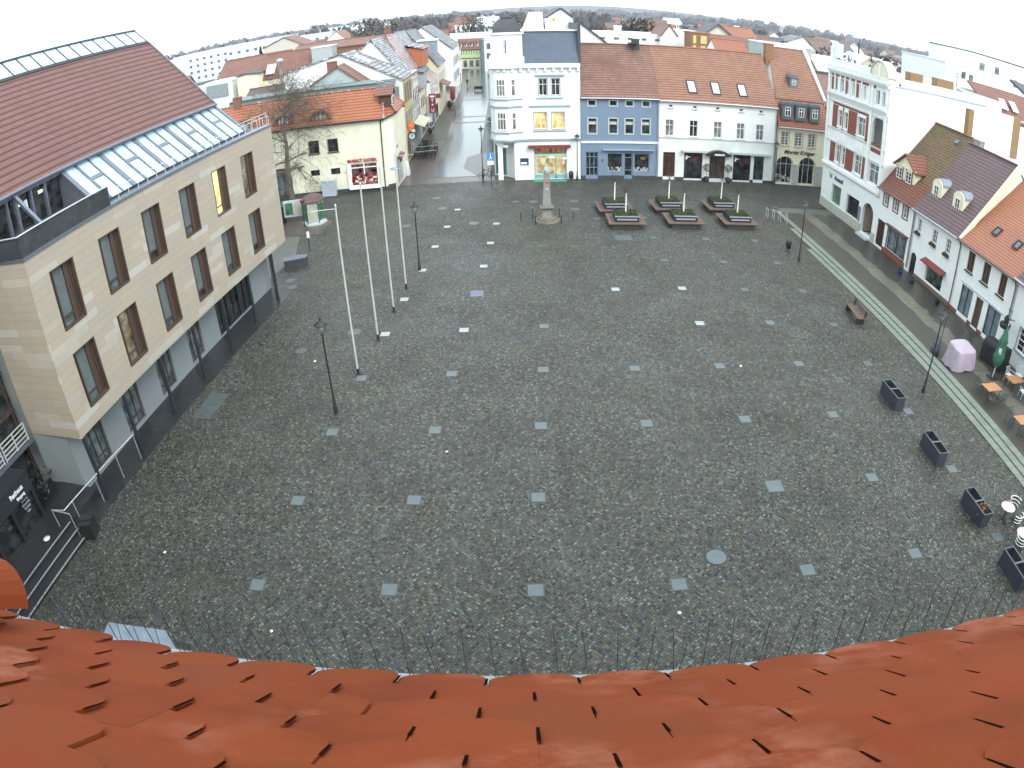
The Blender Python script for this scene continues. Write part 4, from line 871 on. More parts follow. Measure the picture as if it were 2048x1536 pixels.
b = MB(); b.box(2.95,6.05,.02,.10,2.44,2.58); b.box(3.0,4.2,.05,.12,.42,.62); b.box(5.05,5.7,.05,.12,.42,.62); b.build('sign_band', MINT, sf)
b = MB(); b.box(2.35,6.45,-.45,.0,3.42,3.56); b.box(2.35,6.45,-.48,-.40,3.3,3.5); b.build('awning', plain('wine_red_canvas',(.20,.035,.035),.6), t)
b = MB(); b.lathe([(0,-.2),(.3,0),(0,.2)], 16, (5.85,-.3,2.2)); b.lathe([(0,-.12),(.42,0),(0,.12)], 16, (4.55,-.3,2.35)); b.build('hanging_sign', LIT, t)
b = MB(); b.lathe([(.28,0),(.3,.06),(.3,.24),(.28,.3)], 14, (.15,.3,3.35)); b.build('round_sign', LIT, t)
b = MB(); b.box(1.55,2.35,-.07,0,1.55,2.25); ws = b.build('wall_panel', plain('navy_panel',(.03,.05,.13),.4), t); b = MB(); b.box(1.6,2.2,-.1,-.07,1.65,1.85); b.build('panel_print', LIT, ws)
b = MB(); b.box(2.85,6.0,-1.0,.0,.0,.04); b.build('green_mat', plain('green_mat',(.06,.26,.17),.8), t)
# mansard, flat roof and turret
MANS = plain('slate_blue_mansard', (.075,.095,.14), .55, .12, 2); 
b = MB(); b.slab((1.9,.25,11.8),(7.35,.25,11.8),(7.35,1.15,15.1),(2.15,1.15,15.1),.2); b.quad((1.9,9.3,11.8),(1.9,.25,11.8),(2.15,1.15,15.1),(2.15,8.4,15.1)); b.build('mansard_roof', MANS, t)
b = MB(); b.box(2.05,7.4,.95,1.25,15.1,15.25); b.build('roof_edge', TRIM, t)
b = MB(); b.box(-.9,7.35,1.25,9.0,15.0,15.14); b.quad((-1.0,6,11.8),(-1.0,9.4,11.8),(7.4,9.4,15.1),(-.6,6,15.1)); b.build('flat_roof', ROOFW, t)
b = MB(); b.box(7.33,7.6,.4,9.4,11.3,15.9); b.box(7.3,7.75,3.0,4.2,15.9,16.5); b.build('party_wall', ROOFD, t)
b = MB(); b.prism([(-.95,.3),(.0,-.12),(2.05,.35),(2.05,3.4),(-.95,3.4)], 12.55, 14.85); b.prism([(-1.1,.2),(0,-.35),(2.2,.25),(2.35,3.5),(-1.1,3.5)], 11.82, 12.55); b.build('turret_wall', W_WHITE, t)
b = MB(); b.prism([(-1.05,.2),(.0,-.28),(2.2,.2),(2.2,3.5),(-1.05,3.5)], 14.85, 15.05); b.build('turret_cornice', TRIM, t)
window(t, .05, .55, 12.95, 14.35, TRIM_G, GL3, 2, (.6,), y=-.03, rise=.25)
b = MB()
def ring(w, z_): return [(.6+w*1.35*cx_, 1.75+w*1.35*cy_, z_) for cx_, cy_ in ((-1,-1),(1,-1),(1,1),(-1,1))]
lv = [(1.0,15.05),(.96,15.5),(.82,15.95),(.62,16.3),(.35,16.5)]; vs = []
for w, z_ in lv: vs += ring(w, z_)
b.add(vs, [(4*k+i,4*k+(i+1)%4,4*k+4+(i+1)%4,4*k+4+i) for k in range(4) for i in range(4)]+[(16,17,18,19)]); b.box(.05,1.15,1.2,2.3,16.5,16.62); b.build('turret_dome', ROOFD, t)
# roof buildings behind the mansard
t2 = thing('gabled_house', 'white gabled rear house rising behind the slate mansard roof', 'house', (0,YF,0))
b = MB(); b.add([(5.15,9.6,15.0),(8.3,9.6,15.0),(11.6,9.6,13.3),(6.55,9.6,17.35),(5.15,9.6,16.4),(5.15,20,12),(11.6,20,12),(6.55,20,17.35),(8.3,9.6,13),(11.6,9.6,13),(5.15,9.6,12)], [(10,9,2,3,4)]); b.build('wall', W_WHITE, t2)
b = MB(); b.slab((6.55,9.4,17.45),(6.55,20,17.45),(11.9,20,13.1),(11.9,9.4,13.1),.15); b.slab((6.55,20,17.45),(6.55,9.4,17.45),(4.9,9.4,16.3),(4.9,20,16.3),.15); b.build('roof', ROOFD, t2)
window(t2, 5.5, 6.0, 15.9, 16.5, TRIM, GLIT, 1, y=9.56)
t2 = thing('roof_block', 'pale sheet-clad block on the flat roof of the corner building', 'roof structure', (0,YF,15.14)); b = MB(); b.add([(2.3,3.5,0),(4.3,3.5,0),(4.3,7.5,0),(2.3,7.5,0),(3.0,4.2,1.95),(4.25,4.2,1.95),(4.25,7.0,1.95),(3.0,7.0,1.95)], [(3,2,1,0),(4,5,6,7),(0,1,5,4),(1,2,6,5),(2,3,7,6),(3,0,4,7)]); b.build('body', ROOFW, t2)
b = MB(); b.box(4.5,5.2,4.0,7.0,0,1.2); b.build('annex', W_WHITE, t2)

# --- blue house
t = thing('blue_house', 'light blue two storey house with patchy brown tile roof and shop windows', 'house', (7.5,YF,0))
HS = [(x-7.5,x-7.5+.72,7.55,8.08) for x in (8.2,10.3,11.9,13.55)] + [(x-7.5,x-7.5+.82,4.7,6.25) for x in (8.2,10.25,11.85,13.5)] + [(.45,1.7,.3,2.8),(2.6,4.1,.8,2.65),(4.3,5.15,.3,2.7),(5.3,6.85,.8,2.65)]
body(t, 0, 7.72, 10.2, 8.45, W_BLUE, HS, (5.2,13.4))
for h in HS[:4]: window(t,*h,TRIM_G,GLB,1,sur=(LGREY,.09))
for h in HS[4:8]: window(t,*h,TRIM_G,GL,1,(.6,.78),sur=(LGREY,.09))
BL = plain('cream_blind', (.5,.48,.36), .7)
for h in HS[4:8]: b = MB(); b.box(h[0]+.06,h[1]-.06,.10,.13,h[2]+.93,h[2]+1.2); b.build('blind', BL, t)
DB = plain('blue_grey_door', (.14,.20,.27), .5)
window(t,*HS[8],DB,GLB,3,(.35,.8),fw=.09,name='door'); window(t,*HS[9],TRIM_G,GLB,1,name='shop_window'); window(t,*HS[10],DB,GLB,1,(.25,.8),fw=.09,name='door'); window(t,*HS[11],TRIM_G,GLB,1,name='shop_window')
b = MB(); b.box(2.1,7.3,-.4,0,3.02,3.1); b.build('canopy', TRIM_G, t); b = MB(); b.box(0,7.72,-.1,0,3.72,3.86); b.box(0,7.72,-.14,0,3.86,3.92); b.build('string_course', TRIM, t); b = MB(); b.box(0,.45,-.05,0,0,.35); b.box(1.7,4.3,-.05,0,0,.35); b.box(5.15,7.72,-.05,0,0,.35); b.build('plinth', PLINTH, t)
b = MB(); q = random.Random(5)
for k in range(26): x = q.uniform(2.7,4.0) if k % 2 else q.uniform(5.4,6.75); b.obb((x,.12,.9+q.random()*.25), .12,.04,.2)
b.build('window_display', plain('display_goods',(.45,.48,.46),.6,.5,9), t)
text_obj(t, 'CO', 6.2, .1, 2.05, .3, plain('gilt',(.5,.35,.12),.4))
text_obj(t, '8', 2.1, -.02, 1.8, .4, plain('sign_red',(.35,.05,.06),.5))
gable_roof(t, 0, 7.72, -.25, 8.35, 5.2, 13.6, 10.4, 8.4, RT_MIX); gutter(t, 0, 7.72, -.28, 8.4, None, [7.62])
chimney(t, 6.25, 4.9, 12.3, 14.2, .75, .6, PLINTH); b = MB(); b.box(5.5,6.4,3.9,4.9,13.75,13.9); b.build('chimney_sheet', DARKM, t)
# --- wide white house
t = thing('wide_white_house', 'wide white house with weathered orange roof, three roof windows and a row of shops', 'house', (15.25,YF,0)); X = 15.25
HS = [(x-X,x-X+.42,7.55,7.85) for x in (16.2,18.7,21.1,23.65,25.85)] + [(x-X,x-X+.85,4.6,6.3) for x in (15.9,18.4,20.95,23.45,25.6)] + [(.5,1.75,.3,2.9),(2.7,4.65,.15,2.9),(5.4,7.1,.25,2.95),(8.0,9.95,.15,2.9),(10.3,11.45,.3,2.85)]
body(t, 0, 12.6, 10.2, 8.35, W_WHITE, HS, (5.2,13.4)); 
for h in HS[:5]: window(t,*h,TRIM,GLB,1,sill=LGREY)
for i, h in enumerate(HS[5:10]): window(t,*h,TRIM,GLB if i == 1 else GL2,2,(.66,),sill=LGREY)
window(t,*HS[10],BROWNF,glass('brown_door_glass',(.05,.025,.015),.2,.3),2,(.85,),fw=.1,name='door'); DG = plain('dark_shop_frame',(.02,.022,.024),.4)
window(t,*HS[11],DG,GLB,2,name='shop_window'); window(t,*HS[12],DG,glass('brown_glass',(.05,.035,.028),.1,.4),2,(.8,),name='door'); window(t,*HS[13],DG,GLB,2,name='shop_window'); window(t,*HS[14],DG,GL,1,name='shop_window')
b = MB(); b.box(0,12.6,-.09,0,4.38,4.5); b.build('string_course', LGREY, t)
b = MB(); facade(b,0,12.6,.3,4.37,HS[10:],-.012,.012); b.build('lower_render', W_WHITE2, t); b = MB()
for a, c in ((0,.5),(1.75,2.7),(4.65,5.4),(7.1,8.0),(9.95,10.3),(11.45,12.6)): b.box(a,c,-.06,0,0,.3)
b.build('plinth', PLINTH, t)
b = MB(); b.box(2.4,5.0,-.5,0,3.12,3.2); b.box(7.6,12.0,-.5,0,3.12,3.2); b.box(2.4,5.0,-.54,-.5,3.05,3.25); b.box(7.6,12.0,-.54,-.5,3.05,3.25); b.build('canopy', LGREY, t)
b = MB(); n = 10; pts = [(4.95+2.6*k/n, 2.92+.42*sin(pi*k/n)) for k in range(n+1)]; b.prism_y(pts+[(7.55,2.75),(4.95,2.75)], -.6, 0); aw = b.build('curved_canopy', DG, t); bb_ = MB(); [bb_.box(5.75+.09*k,5.75+.09*k+.06,-.64,-.6,2.84,3.02 if k % 3 else 2.98) for k in range(12)]; bb_.build('lettering', LIT, aw)
RDM = plain('sign_red',(.35,.05,.06),.5)
for x in (2.85,8.15):
    b = MB(); b.add([(x,.1,2.25),(x+.12,.1,2.72),(x+.2,.1,2.5),(x+.62,.1,2.46),(x+.25,.1,2.36),(x+.1,.1,2.1)], [(0,5,4,2),(2,4,3),(0,2,1)]); b.build('window_emblem', LIT, t)
    b = MB(); b.box(x+.7,x+1.5,.1,.12,2.38,2.42); b.box(x+.65,x+1.45,.1,.12,2.22,2.25); b.build('window_lettering', RDM, t)
b = MB(); b.box(5.3,7.2,-.5,0,0,.15); b.box(5.3,7.2,-.25,0,.15,.27); b.build('door_steps', LGREY, t)
for x in (5.05,7.35):
    o = thing('potted_tree', 'clipped ball tree in dark pot, %s of the wide white house door' % ('left' if x < 6 else 'right'), 'potted tree', (X+x,YF-.45,0), 0, 'ball trees beside the shop door'); b = MB(); b.lathe([(.24,0),(.3,.5),(.26,.5)], 10); b.build('pot', BLACK, o); b = MB(); b.tube((0,0,.4),(0,0,1.2),.03); b.build('trunk', WOODD, o)
    b = MB(); leaves(b, 380, lambda q: tuple(Vector((q.gauss(0,1),q.gauss(0,1),q.gauss(0,1))).normalized()*q.uniform(.3,.46)+Vector((0,0,1.5))), .05, 0, 0, int(x)); b.build('crown', plain('dark_foliage',(.025,.035,.02),.7,.5,12), o)
gable_roof(t, 0, 12.6, -.25, 8.25, 5.2, 13.6, 10.4, 8.4, RT_OR); gutter(t, 0, 12.6, -.28, 8.3, None, [12.5])
sl = (13.6-8.25)/5.45
for x in (3.2,5.75,8.65): skylight(t, x, x+.75, -.25, 8.25, sl, 9.15, 10.2, m=glass('roof_window_glass',(.45,.5,.56),.08,.1))
# --- cream arcade house
t = thing('arcade_house', 'narrow cream house with two arches, slate dormers and a script sign', 'house', (28.0,YF,0)); X = 28.0
HA = [(.15,2.15,.1,3.1,.85),(2.85,4.85,.1,3.15,.85)] + [(x-X,x-X+.85,4.3,5.75) for x in (28.55,30.15,31.75)]
body(t, 0, 5.85, 8, 6.45, W_CREAM, HA, None, rev=.5)
b = MB()
for a in (.0,2.15,4.85): b.box(a,a+(.15 if a == 0 else .7 if a < 3 else .85),-.08,0,0,2.15); b.box(a,a+(.2 if a == 0 else .75 if a < 3 else .85),-.14,0,2.15,2.3)
b.build('pier_cladding', plain('pier_stone',(.42,.42,.40),.7), t)
for h in HA[:2]: window(t,*h[:4],LGREY,GLB,3,(.7,),y=.45,rise=.85,name='arch_window')
b = MB(); q = random.Random(8)
for k in range(30): b.obb((q.uniform(.3,2.0),.40,q.uniform(.2,1.0)), .16,.05,.2)
b.build('window_display', plain('display_goods',(.45,.48,.46),.6,.5,9), t)
for h in HA[2:]: window(t,*h,TRIM,GL2,2,(.66,),bars=(.22,.44,.83),sur=(plain('sand_trim',(.42,.36,.26),.7),.08),sill=LGREY)
text_obj(t, 'Moritz Krüger', 2.75, -.05, 3.42, .62, BLACK, shear=.35, sp=1.02)
RMS = (9.3-6.35)/1.1
b = MB(); b.slab((-.05,-.35,6.3),(5.95,-.35,6.3),(5.8,.95,9.3),(.02,.95,9.3),.18); b.build('mansard_roof', RT_RED, t)
b = MB(); b.slab((-.02,.80,9.25),(5.75,.80,9.25),(5.2,6.1,14.7),(.9,6.1,14.7),.18); b.slab((.9,6.1,14.7),(5.2,6.1,14.7),(5.75,8.2,9.2),(0,8.2,9.2),.18); b.build('roof', RT_OR, t)
b = MB(); b.slab((5.15,6.1,14.95),(5.75,.8,9.55),(6.0,.8,9.55),(5.6,6.1,14.95),.4); b.box(.9,5.6,6.0,6.35,14.68,14.9); b.build('verge_wall', ROOFW, t)
b = MB(); b.quad((5.85,0,6.4),(5.85,8,6.4),(5.7,8,9.2),(5.75,.8,9.3)); b.add([(5.72,.8,9.2),(5.72,8.1,9.2),(5.3,6.1,14.6)],[(0,1,2)]); b.add([(.03,.8,9.2),(.03,8.1,9.2),(.9,6.1,14.6)],[(0,2,1)]); b.build('gable_wall', W_WHITE2, t)
SLT = tiles('slate_cladding', (.10,.125,.15), (.14,.16,.19), (.05,.06,.07), .2, .12, .5, slope=1.0, streaks=.2)
def small_dormer(par, x0, x1, z0, z1, yf, depth, wall, roofm, winz, arch=False, cols=2, wy=None, cut=.2):
    b = MB(); b.box(x0,x1,yf,yf+depth,z0,z1-cut); n = 6; cx = (x0+x1)/2; w = (x1-x0)/2+.06
    pts = [(cx-w*cos(pi*k/n), z1-cut+cut*1.6*sin(pi*k/n)) for k in range(n+1)]
    d_ = b.build('dormer', wall, par); b = MB(); b.prism_y(pts[::-1], yf-.08, yf+depth+.2); b.build('dormer_roof', roofm, d_)
    w2 = (x1-x0)*.26; bb = MB(); zz0, zz1 = winz; yy = yf-.03
    bb.box(cx-w2,cx-w2+.06,yy,yy+.05,zz0,zz1); bb.box(cx+w2-.06,cx+w2,yy,yy+.05,zz0,zz1); bb.box(cx-w2,cx+w2,yy,yy+.05,zz1-.06,zz1); bb.box(cx-w2,cx+w2,yy,yy+.05,zz0,zz0+.06); bb.box(cx-.03,cx+.03,yy,yy+.05,zz0,zz1); bb.box(cx-w2,cx+w2,yy+.005,yy+.05,zz0+(zz1-zz0)*.6,zz0+(zz1-zz0)*.66)
    f = bb.build('window', TRIM, d_); bb = MB(); bb.quad((cx-w2,yf-.006,zz0),(cx+w2,yf-.006,zz0),(cx+w2,yf-.006,zz1),(cx-w2,yf-.006,zz1)); bb.build('pane', GL, f); return d_
for x0, x1 in ((.35,1.6),(1.95,3.2),(3.6,4.8)): small_dormer(t, x0, x1, 7.15, 9.0, -.25, 1.6, SLT, SLT, (7.55,8.55))
small_dormer(t, 2.0, 2.95, 10.2, 11.8, 1.9, 1.6, SLT, SLT, (10.75,11.4), cut=.3)
chimney(t, .6, 5.0, 12.5, 14.9, .9, .8, plain('chimney_brick',(.24,.12,.06),.8,.3,6)); gutter(t, 0, 5.85, -.36, 6.35, None, [.05])
# red house squeezed behind
t = thing('tiled_building', 'dull red roofed building wedged between arcade house and brick facade building', 'building', (33.9,YF,0)); b = MB(); b.box(0,5,1.5,9,0,8.9); b.build('wall', plain('dull_red_wall',(.20,.11,.10),.8,.1), t); b = MB(); b.slab((-.1,1.3,8.8),(5,1.3,8.8),(5,5.0,12.3),(-.1,5.0,12.3),.2); b.build('roof', tiles('dull_red_tiles',(.24,.12,.11),(.26,.13,.12),(.10,.06,.06),.24,.3), t); b = MB(); b.box(-.2,5,4.9,5.4,12.2,12.5); b.build('ridge_sheet', ROOFD, t)
# ---------------------------------------------------------------- right side (facades on x = 30.5, local x = Y0 - Y, y inwards = +X)
XR = 30.5; RZ = -pi/2
BRK = bricks('red_facing_brick', (.24,.06,.035), (.29,.075,.045), (.16,.08,.06), .25, .08, .01, .75, bump=.1)
t = thing('brick_facade_building', 'ornate four storey corner building with red brick panels and white stucco', 'building', (XR,60.2,0), RZ)
W = 11.4
w3 = [(1.2,1.75),(2.5,3.05),(4.0,4.5),(4.75,5.25),(6.2,6.6),(6.95,7.35),(9.2,9.8),(10.25,10.85)]
H3 = [(a,c,11.75,13.0) for a,c in w3]; H2 = [(2.35,3.15,8.4,10.0),(3.55,4.35,8.4,10.0),(6.2,7.7,8.4,10.1),(8.9,11.0,7.55,10.75,.9)]; Hl = [(2.35,3.15,4.95,6.6),(3.55,4.35,4.95,6.6),(6.15,7.6,4.9,6.6),(9.0,10.8,4.85,6.6)]
HG = [(2.3,4.3,.9,2.75),(5.5,8.0,.85,2.7),(8.75,10.75,.25,3.05,.9)]
body(t, 0, W, 13, 14.45, W_WHITE, H3+H2+Hl+HG, None, rev=.25)
b = MB()
def panel(a, c, d, e): b.box(a,c,-.025,-.003,d,e)
for a, c in ((1.15,2.3),(3.2,3.5),(4.4,6.1),(7.75,8.5)):
    for d, e in ((8.15,10.35),(4.75,6.75)): panel(a,c,d,e)
panel(1.15,8.5,10.4,10.6); panel(.55,1.15,11.75,13.0); panel(3.2,3.9,11.75,13.0); panel(.5,8.6,13.1,13.3); panel(5.4,6.05,11.75,13.0); panel(8.7,9.1,13.1,13.35)
b.build('brick_panels', BRK, t)
for i, h in enumerate(H3): window(t,*h,TRIM,GL3,1,y=.2)
for h in H2[:3]+Hl[:3]: window(t,*h,TRIM,GL2,2 if h[1]-h[0] > 1 else 1,(.68,),y=.18,sur=(TRIM,.08),sill=TRIM)
window(t,*Hl[3],TRIM,GL2,2,(.68,),y=.18,sur=(TRIM,.1),sill=TRIM)
b = MB(); b.box(8.9,11.0,1.2,1.25,7.55,10.7); b.build('loggia_wall', plain('loggia_grey',(.28,.29,.28),.8,.15,2), t); b = MB(); b.box(8.9,11.0,.02,.08,7.55,8.35); b.build('loggia_parapet', BRK, t); b = MB(); b.box(9.6,10.3,1.15,1.2,7.6,9.7); b.build('loggia_door', TRIM, t)
for z0, z1, o_, m in ((13.55,13.75,.35,LGREY),(13.4,13.55,.2,TRIM),(11.25,11.42,.28,LGREY),(11.05,11.25,.14,TRIM),(10.62,10.74,.1,LGREY),(7.95,8.1,.08,LGREY),(6.72,6.85,.1,LGREY),(4.25,4.5,.25,TRIM),(4.1,4.25,.12,LGREY)):
    b = MB(); b.box(-.02,W,-o_,.0,z0,z1); b.build('cornice', m, t)
b = MB()
for a in (1.3,2.4,3.4,4.4,5.5,6.6,8.1): b.box(a-.12,a+.12,-.09,.0,11.6,13.35)
for a in (.15,8.6,11.1): b.box(a-.18,a+.18,-.12,0,4.5,13.4)
for a, c in ((2.35,4.4),(6.2,7.7)):
    for d in (7.05,): b.box(a,c,-.07,0,d,d+.75)
b.box(9.0,10.9,-.2,0,4.5,4.75); b.build('stucco_ornaments', TRIM, t)
b = MB(); b.box(-.05,W,-.3,.2,13.75,14.2); b.box(.1,8.2,-.1,.35,14.2,14.75); b.box(.2,1.4,-.14,-.1,14.28,14.65); b.box(6.6,7.7,-.14,-.1,14.28,14.65); b.build('parapet', W_WHITE, t)
b = MB(); n = 14; cx = 10.0; P = [(cx-1.45*cos(pi*k/n), 14.3+1.25*sin(pi*k/n)) for k in range(n+1)]; b.prism_y(P[::-1]+[(cx-1.45,13.8),(cx+1.45,13.8)][::1], -.25, .45)
ga = b.build('round_gable', W_CREAM, t); b = MB()
for k in range(n):
    (p,q),(r,s_) = P[k],P[k+1]; b.add([(p,-.35,q),(r,-.35,s_),(r,.6,s_),(p,.6,q),(p*1.0+(p-cx)*.07,-.35,q+(q-14.3)*.07+.0),(r+(r-cx)*.07,-.35,s_+(s_-14.3)*.07),(r+(r-cx)*.07,.6,s_+(s_-14.3)*.07),(p+(p-cx)*.07,.6,q+(q-14.3)*.07)],[(4,5,6,7),(0,1,5,4),(3,7,6,2),(0,3,2,1)])
b.build('gable_hood', LGREY, ga); b = MB(); b.box(9.85,10.15,-.3,-.25,14.0,15.3); b.build('gable_strip', TRIM, ga)
b = MB(); b.box(.0,.5,0,.5,14.2,15.9); b.box(-.1,1.5,.2,.6,14.9,16.3); b.build('parapet_pier', W_WHITE, t)
for h in HG[:2]: window(t,*h,LGREY,GLB if h[0] > 5 else glass('green_shop_glass',(.10,.15,.11),.1,.3),1,y=.2,name='shop_window')
b = MB(); b.box(8.75,10.75,2.0,2.05,.25,3.0); b.box(8.7,8.75,.25,2.0,.25,3.0); b.box(10.75,10.8,.25,2.0,.25,3.0); b.build('passage_wall', plain('passage_ochre',(.34,.27,.2),.8,.15), t)
window(t,9.2,10.5,.3,2.7,LGREY,GLB,2,(.8,),y=1.98,name='door'); b = MB(); b.box(8.75,10.75,-.5,.9,0,.14); b.build('door_step', LGREY, t)
b = MB(); b.box(0,8.75,-.06,0,0,.85); b.box(10.75,W,-.06,0,0,.85); b.build('plinth', plain('pale_plinth',(.42,.42,.36),.8,.12,2,streak=.2), t)
text_obj(t, 'Avenolt', 3.6, -.04, 3.22, .58, plain('sign_teal',(.05,.10,.14),.5), shear=.2)
b = MB(); b.add([(1.5,-.06,3.75),(1.85,-.06,3.15),(2.1,-.06,3.2),(2.25,-.06,3.7),(1.95,-.06,3.45)], [(0,1,4),(1,2,4),(2,3,4)]); b.build('sign_mark', plain('leaf_green',(.08,.35,.08),.5), t)
b = MB(); b.box(8.15,8.45,-.12,-.02,1.0,2.3); b.build('menu_board', plain('grey_board',(.2,.22,.25),.5), t)
# the great white party wall facing the viewer and roof
b = MB(); b.prism_x([(0,0),(20,0),(20,9.0),(14.7,9.0),(14.7,13.4),(0,13.75)], W+.005, W+.06); b.build('party_wall', plain('blank_white_wall',(.80,.82,.82),.85,.03,.6,streak=.1), t)
b = MB(); b.box(.5,W+.1,.5,11.0,13.65,13.78); b.add([(W,0,14.0),(W,11,13.62),(2,11,13.62),(2,0,14.0)],[(0,1,2,3)]); b.build('roof', plain('blue_grey_sheet',(.36,.42,.55),.45,.1,1), t)
b = MB(); b.box(1.5,W-.3,3.9,4.4,13.8,14.35); b.box(7.5,W,.9,1.1,13.8,14.0); b.build('roof_parapet', W_WHITE, t)
BRC = bricks('ochre_chimney_brick', (.36,.21,.09), (.28,.16,.07), (.2,.15,.1), .25, .09, .012, .8)
for x, y, w in ((W-.9,3.0,1.35),(W-.9,6.2,1.9)): chimney(t, x, y, 13.7, 15.15, .9, w, BRC, cap=False)
b = MB(); b.tube((W-.6,7.6,14.8),(W-.6,7.6,16.1),.03); b.tube((W-.6,7.1,16.0),(W-.6,8.2,15.9),.02); b.tube((W-.6,6.9,15.7),(W-.6,8.4,15.6),.02); b.build('antenna', IRON, t)
b = MB(); b.tube((W-.1,7.5,13.9),(W-.1,10.8,13.75),.06); b.tube((W-.1,7.3,14.6),(W-.1,10.8,13.8),.06); b.build('roof_pipes', MIDM, t)

# --- small house with gabled dormer
RT_MOSS = tiles('mossy_old_tiles', (.17,.09,.06), (.22,.12,.06), (.035,.03,.025), .26, .26, .75, slope=1.3, streaks=.6, moss=(.11,.105,.03))
RT_RUST = tiles('rusty_lower_tiles', (.26,.08,.04), (.20,.07,.045), (.06,.03,.02), .26, .26, .7, slope=1.3, streaks=.4)
RT_PUR = tiles('purple_brown_tiles', (.125,.07,.075), (.155,.085,.085), (.05,.03,.035), .28, .30, .5, slope=1.3, streaks=.2)
t = thing('dormer_house', 'small white house with mossy roof and a gabled two window dormer', 'house', (XR,48.75,0), RZ); W = 5.75
HW = [(.7,1.45,3.8,5.0),(2.35,3.1,3.8,5.0),(3.9,4.65,3.75,5.0)]; HG = [(.2,1.45,.15,2.4),(2.1,5.0,.5,2.35)]
ST = 1.16
body(t, 0, W, 9.5, 5.3, W_WHITE, HW+HG, (5.1,11.1))
for h in HW: window(t,*h,TRIM,GL2,2,(),bars=(.35,.68),sur=(plain('oxide_red_frame',(.17,.035,.025),.6),.09))
window(t,*HG[0],plain('dark_red_door',(.06,.02,.018),.5),plain('dark_red_door',(.06,.02,.018),.5),2,name='door'); window(t,*HG[1],plain('dark_shop_frame',(.02,.022,.024),.4),GL3,2,name='shop_window',sur=(BROWNF,.12))
b = MB(); b.box(1.9,5.3,-.35,0,2.45,2.55); b.build('awning_box', plain('brown_awning',(.12,.06,.04),.6), t); b = MB(); b.box(1.5,5.3,-.05,0,0,.42); b.build('plinth', plain('red_plinth',(.20,.06,.045),.8,.15), t)
gable_roof(t, 0, W, -.3, 5.0, 5.1, 11.25, 10, 5.6, RT_MOSS); b = MB(); b.slab((0,-.32,5.03),(W,-.32,5.03),(W,1.25,6.85),(0,1.25,6.85),.03); b.build('lower_roof', RT_RUST, t)
gutter(t, 0, W, -.33, 5.1, plain('brown_gutter',(.12,.08,.07),.5), [W-.05])
# gabled dormer
b = MB(); d0, d1, y0 = .75, 3.75, .85; b.box(d0,d1,y0,4.0,5.6,7.45); dm = b.build('dormer', W_CREAM, t)
b = MB(); cx = (d0+d1)/2; b.add([(d0-.1,y0,7.45),(d1+.1,y0,7.45),(cx,y0,8.45)],[(0,1,2)]); b.box(d0-.15,d1+.15,y0-.12,y0,7.38,7.5); b.build('dormer_gable', W_CREAM, dm)
b = MB(); b.slab((d0-.3,y0-.25,7.35),(d0-.3,4.6,7.35),(cx,4.6,8.6),(cx,y0-.25,8.6),-.1); b.slab((cx,y0-.25,8.6),(cx,4.6,8.6),(d1+.3,4.6,7.35),(d1+.3,y0-.25,7.35),-.1); b.build('dormer_roof', RT_RUST, dm)
for a in (.95,2.45): window(dm,a,a+.85,6.3,7.25,TRIM,GL,2,(),bars=(.33,.66),y=y0-.03,name='window'); b = MB(); b.box(a-.1,a,y0-.06,y0,6.2,7.35); b.box(a+.85,a+.95,y0-.06,y0,6.2,7.35); b.box(a,a+.85,y0-.06,y0,6.2,6.29); b.build('window_frame', plain('oxide_red_frame',(.17,.035,.025),.6), dm)
chimney(t, 3.4, 6.2, 9.6, 13.4, .55, .55, BRC, cap=False); b = MB(); b.obb((4.3,4.4,10.55),.5,.4,.15,0,0,.8); b.build('roof_hatch', MIDM, t)
# --- purple brown roofed house with two arched dormers
t = thing('arched_dormer_house', 'white house with purple brown roof and two round-topped dormers', 'house', (XR,42.98,0), RZ); W = 6.35
HW = [(.5,1.05,3.5,4.5),(2.7,3.35,3.45,4.45),(4.6,5.2,3.4,4.45)]; HG = [(.25,1.1,.0,1.75,.35),(2.6,5.0,.35,1.75)]
body(t, 0, W, 9.5, 5.2, W_WHITE, HW+HG, (4.6,10.7))
FLW = plain('red_flowers', (.20,.05,.04), .7, .4, 12)
for h in HW:
    w_ = window(t,*h,TRIM,GL,2,(),bars=(.33,.66)); b = MB(); b.box(h[0]-.05,h[1]+.05,-.22,-.02,h[2]-.25,h[2]-.05); q = random.Random(int(h[0]*9)); leaves(b, 60, lambda q: (q.uniform(h[0],h[1]), -.12+q.gauss(0,.05), h[2]-.02+q.gauss(0,.05)), .05, 1, 0, 3); b.build('flower_box', [BROWNF, FLW], w_)
window(t,*HG[0][:4],BROWNF,GLB,1,(.6,),rise=.35,name='door'); window(t,*HG[1],TRIM,glass('shop_glass_goods',(.05,.06,.055),.1,.9),1,name='shop_window')
b = MB(); b.slab((2.3,-.55,1.85),(5.3,-.55,1.85),(5.3,0,2.1),(2.3,0,2.1),.06); b.build('awning', plain('wine_red_canvas',(.20,.035,.035),.6), t); b = MB(); b.box(1.1,W,-.05,0,0,.3); b.build('plinth', plain('grey_red_plinth',(.16,.11,.09),.8), t)
gable_roof(t, 0, W, -.35, 5.0, 4.6, 10.85, 9.8, 5.4, RT_PUR); gutter(t, 0, W, -.38, 5.1, None, [0.05])
b = MB(); b.add([(W+.03,-.2,5.1),(W+.03,4.6,10.95),(W+.03,5.1,10.4),(W+.03,.6,5.1)],[(0,1,2,3)]); b.slab((W-.02,-.3,5.15),(W+.2,-.3,5.15),(W+.2,4.6,11.0),(W-.02,4.6,11.0),.3); b.build('verge', W_CREAM, t)
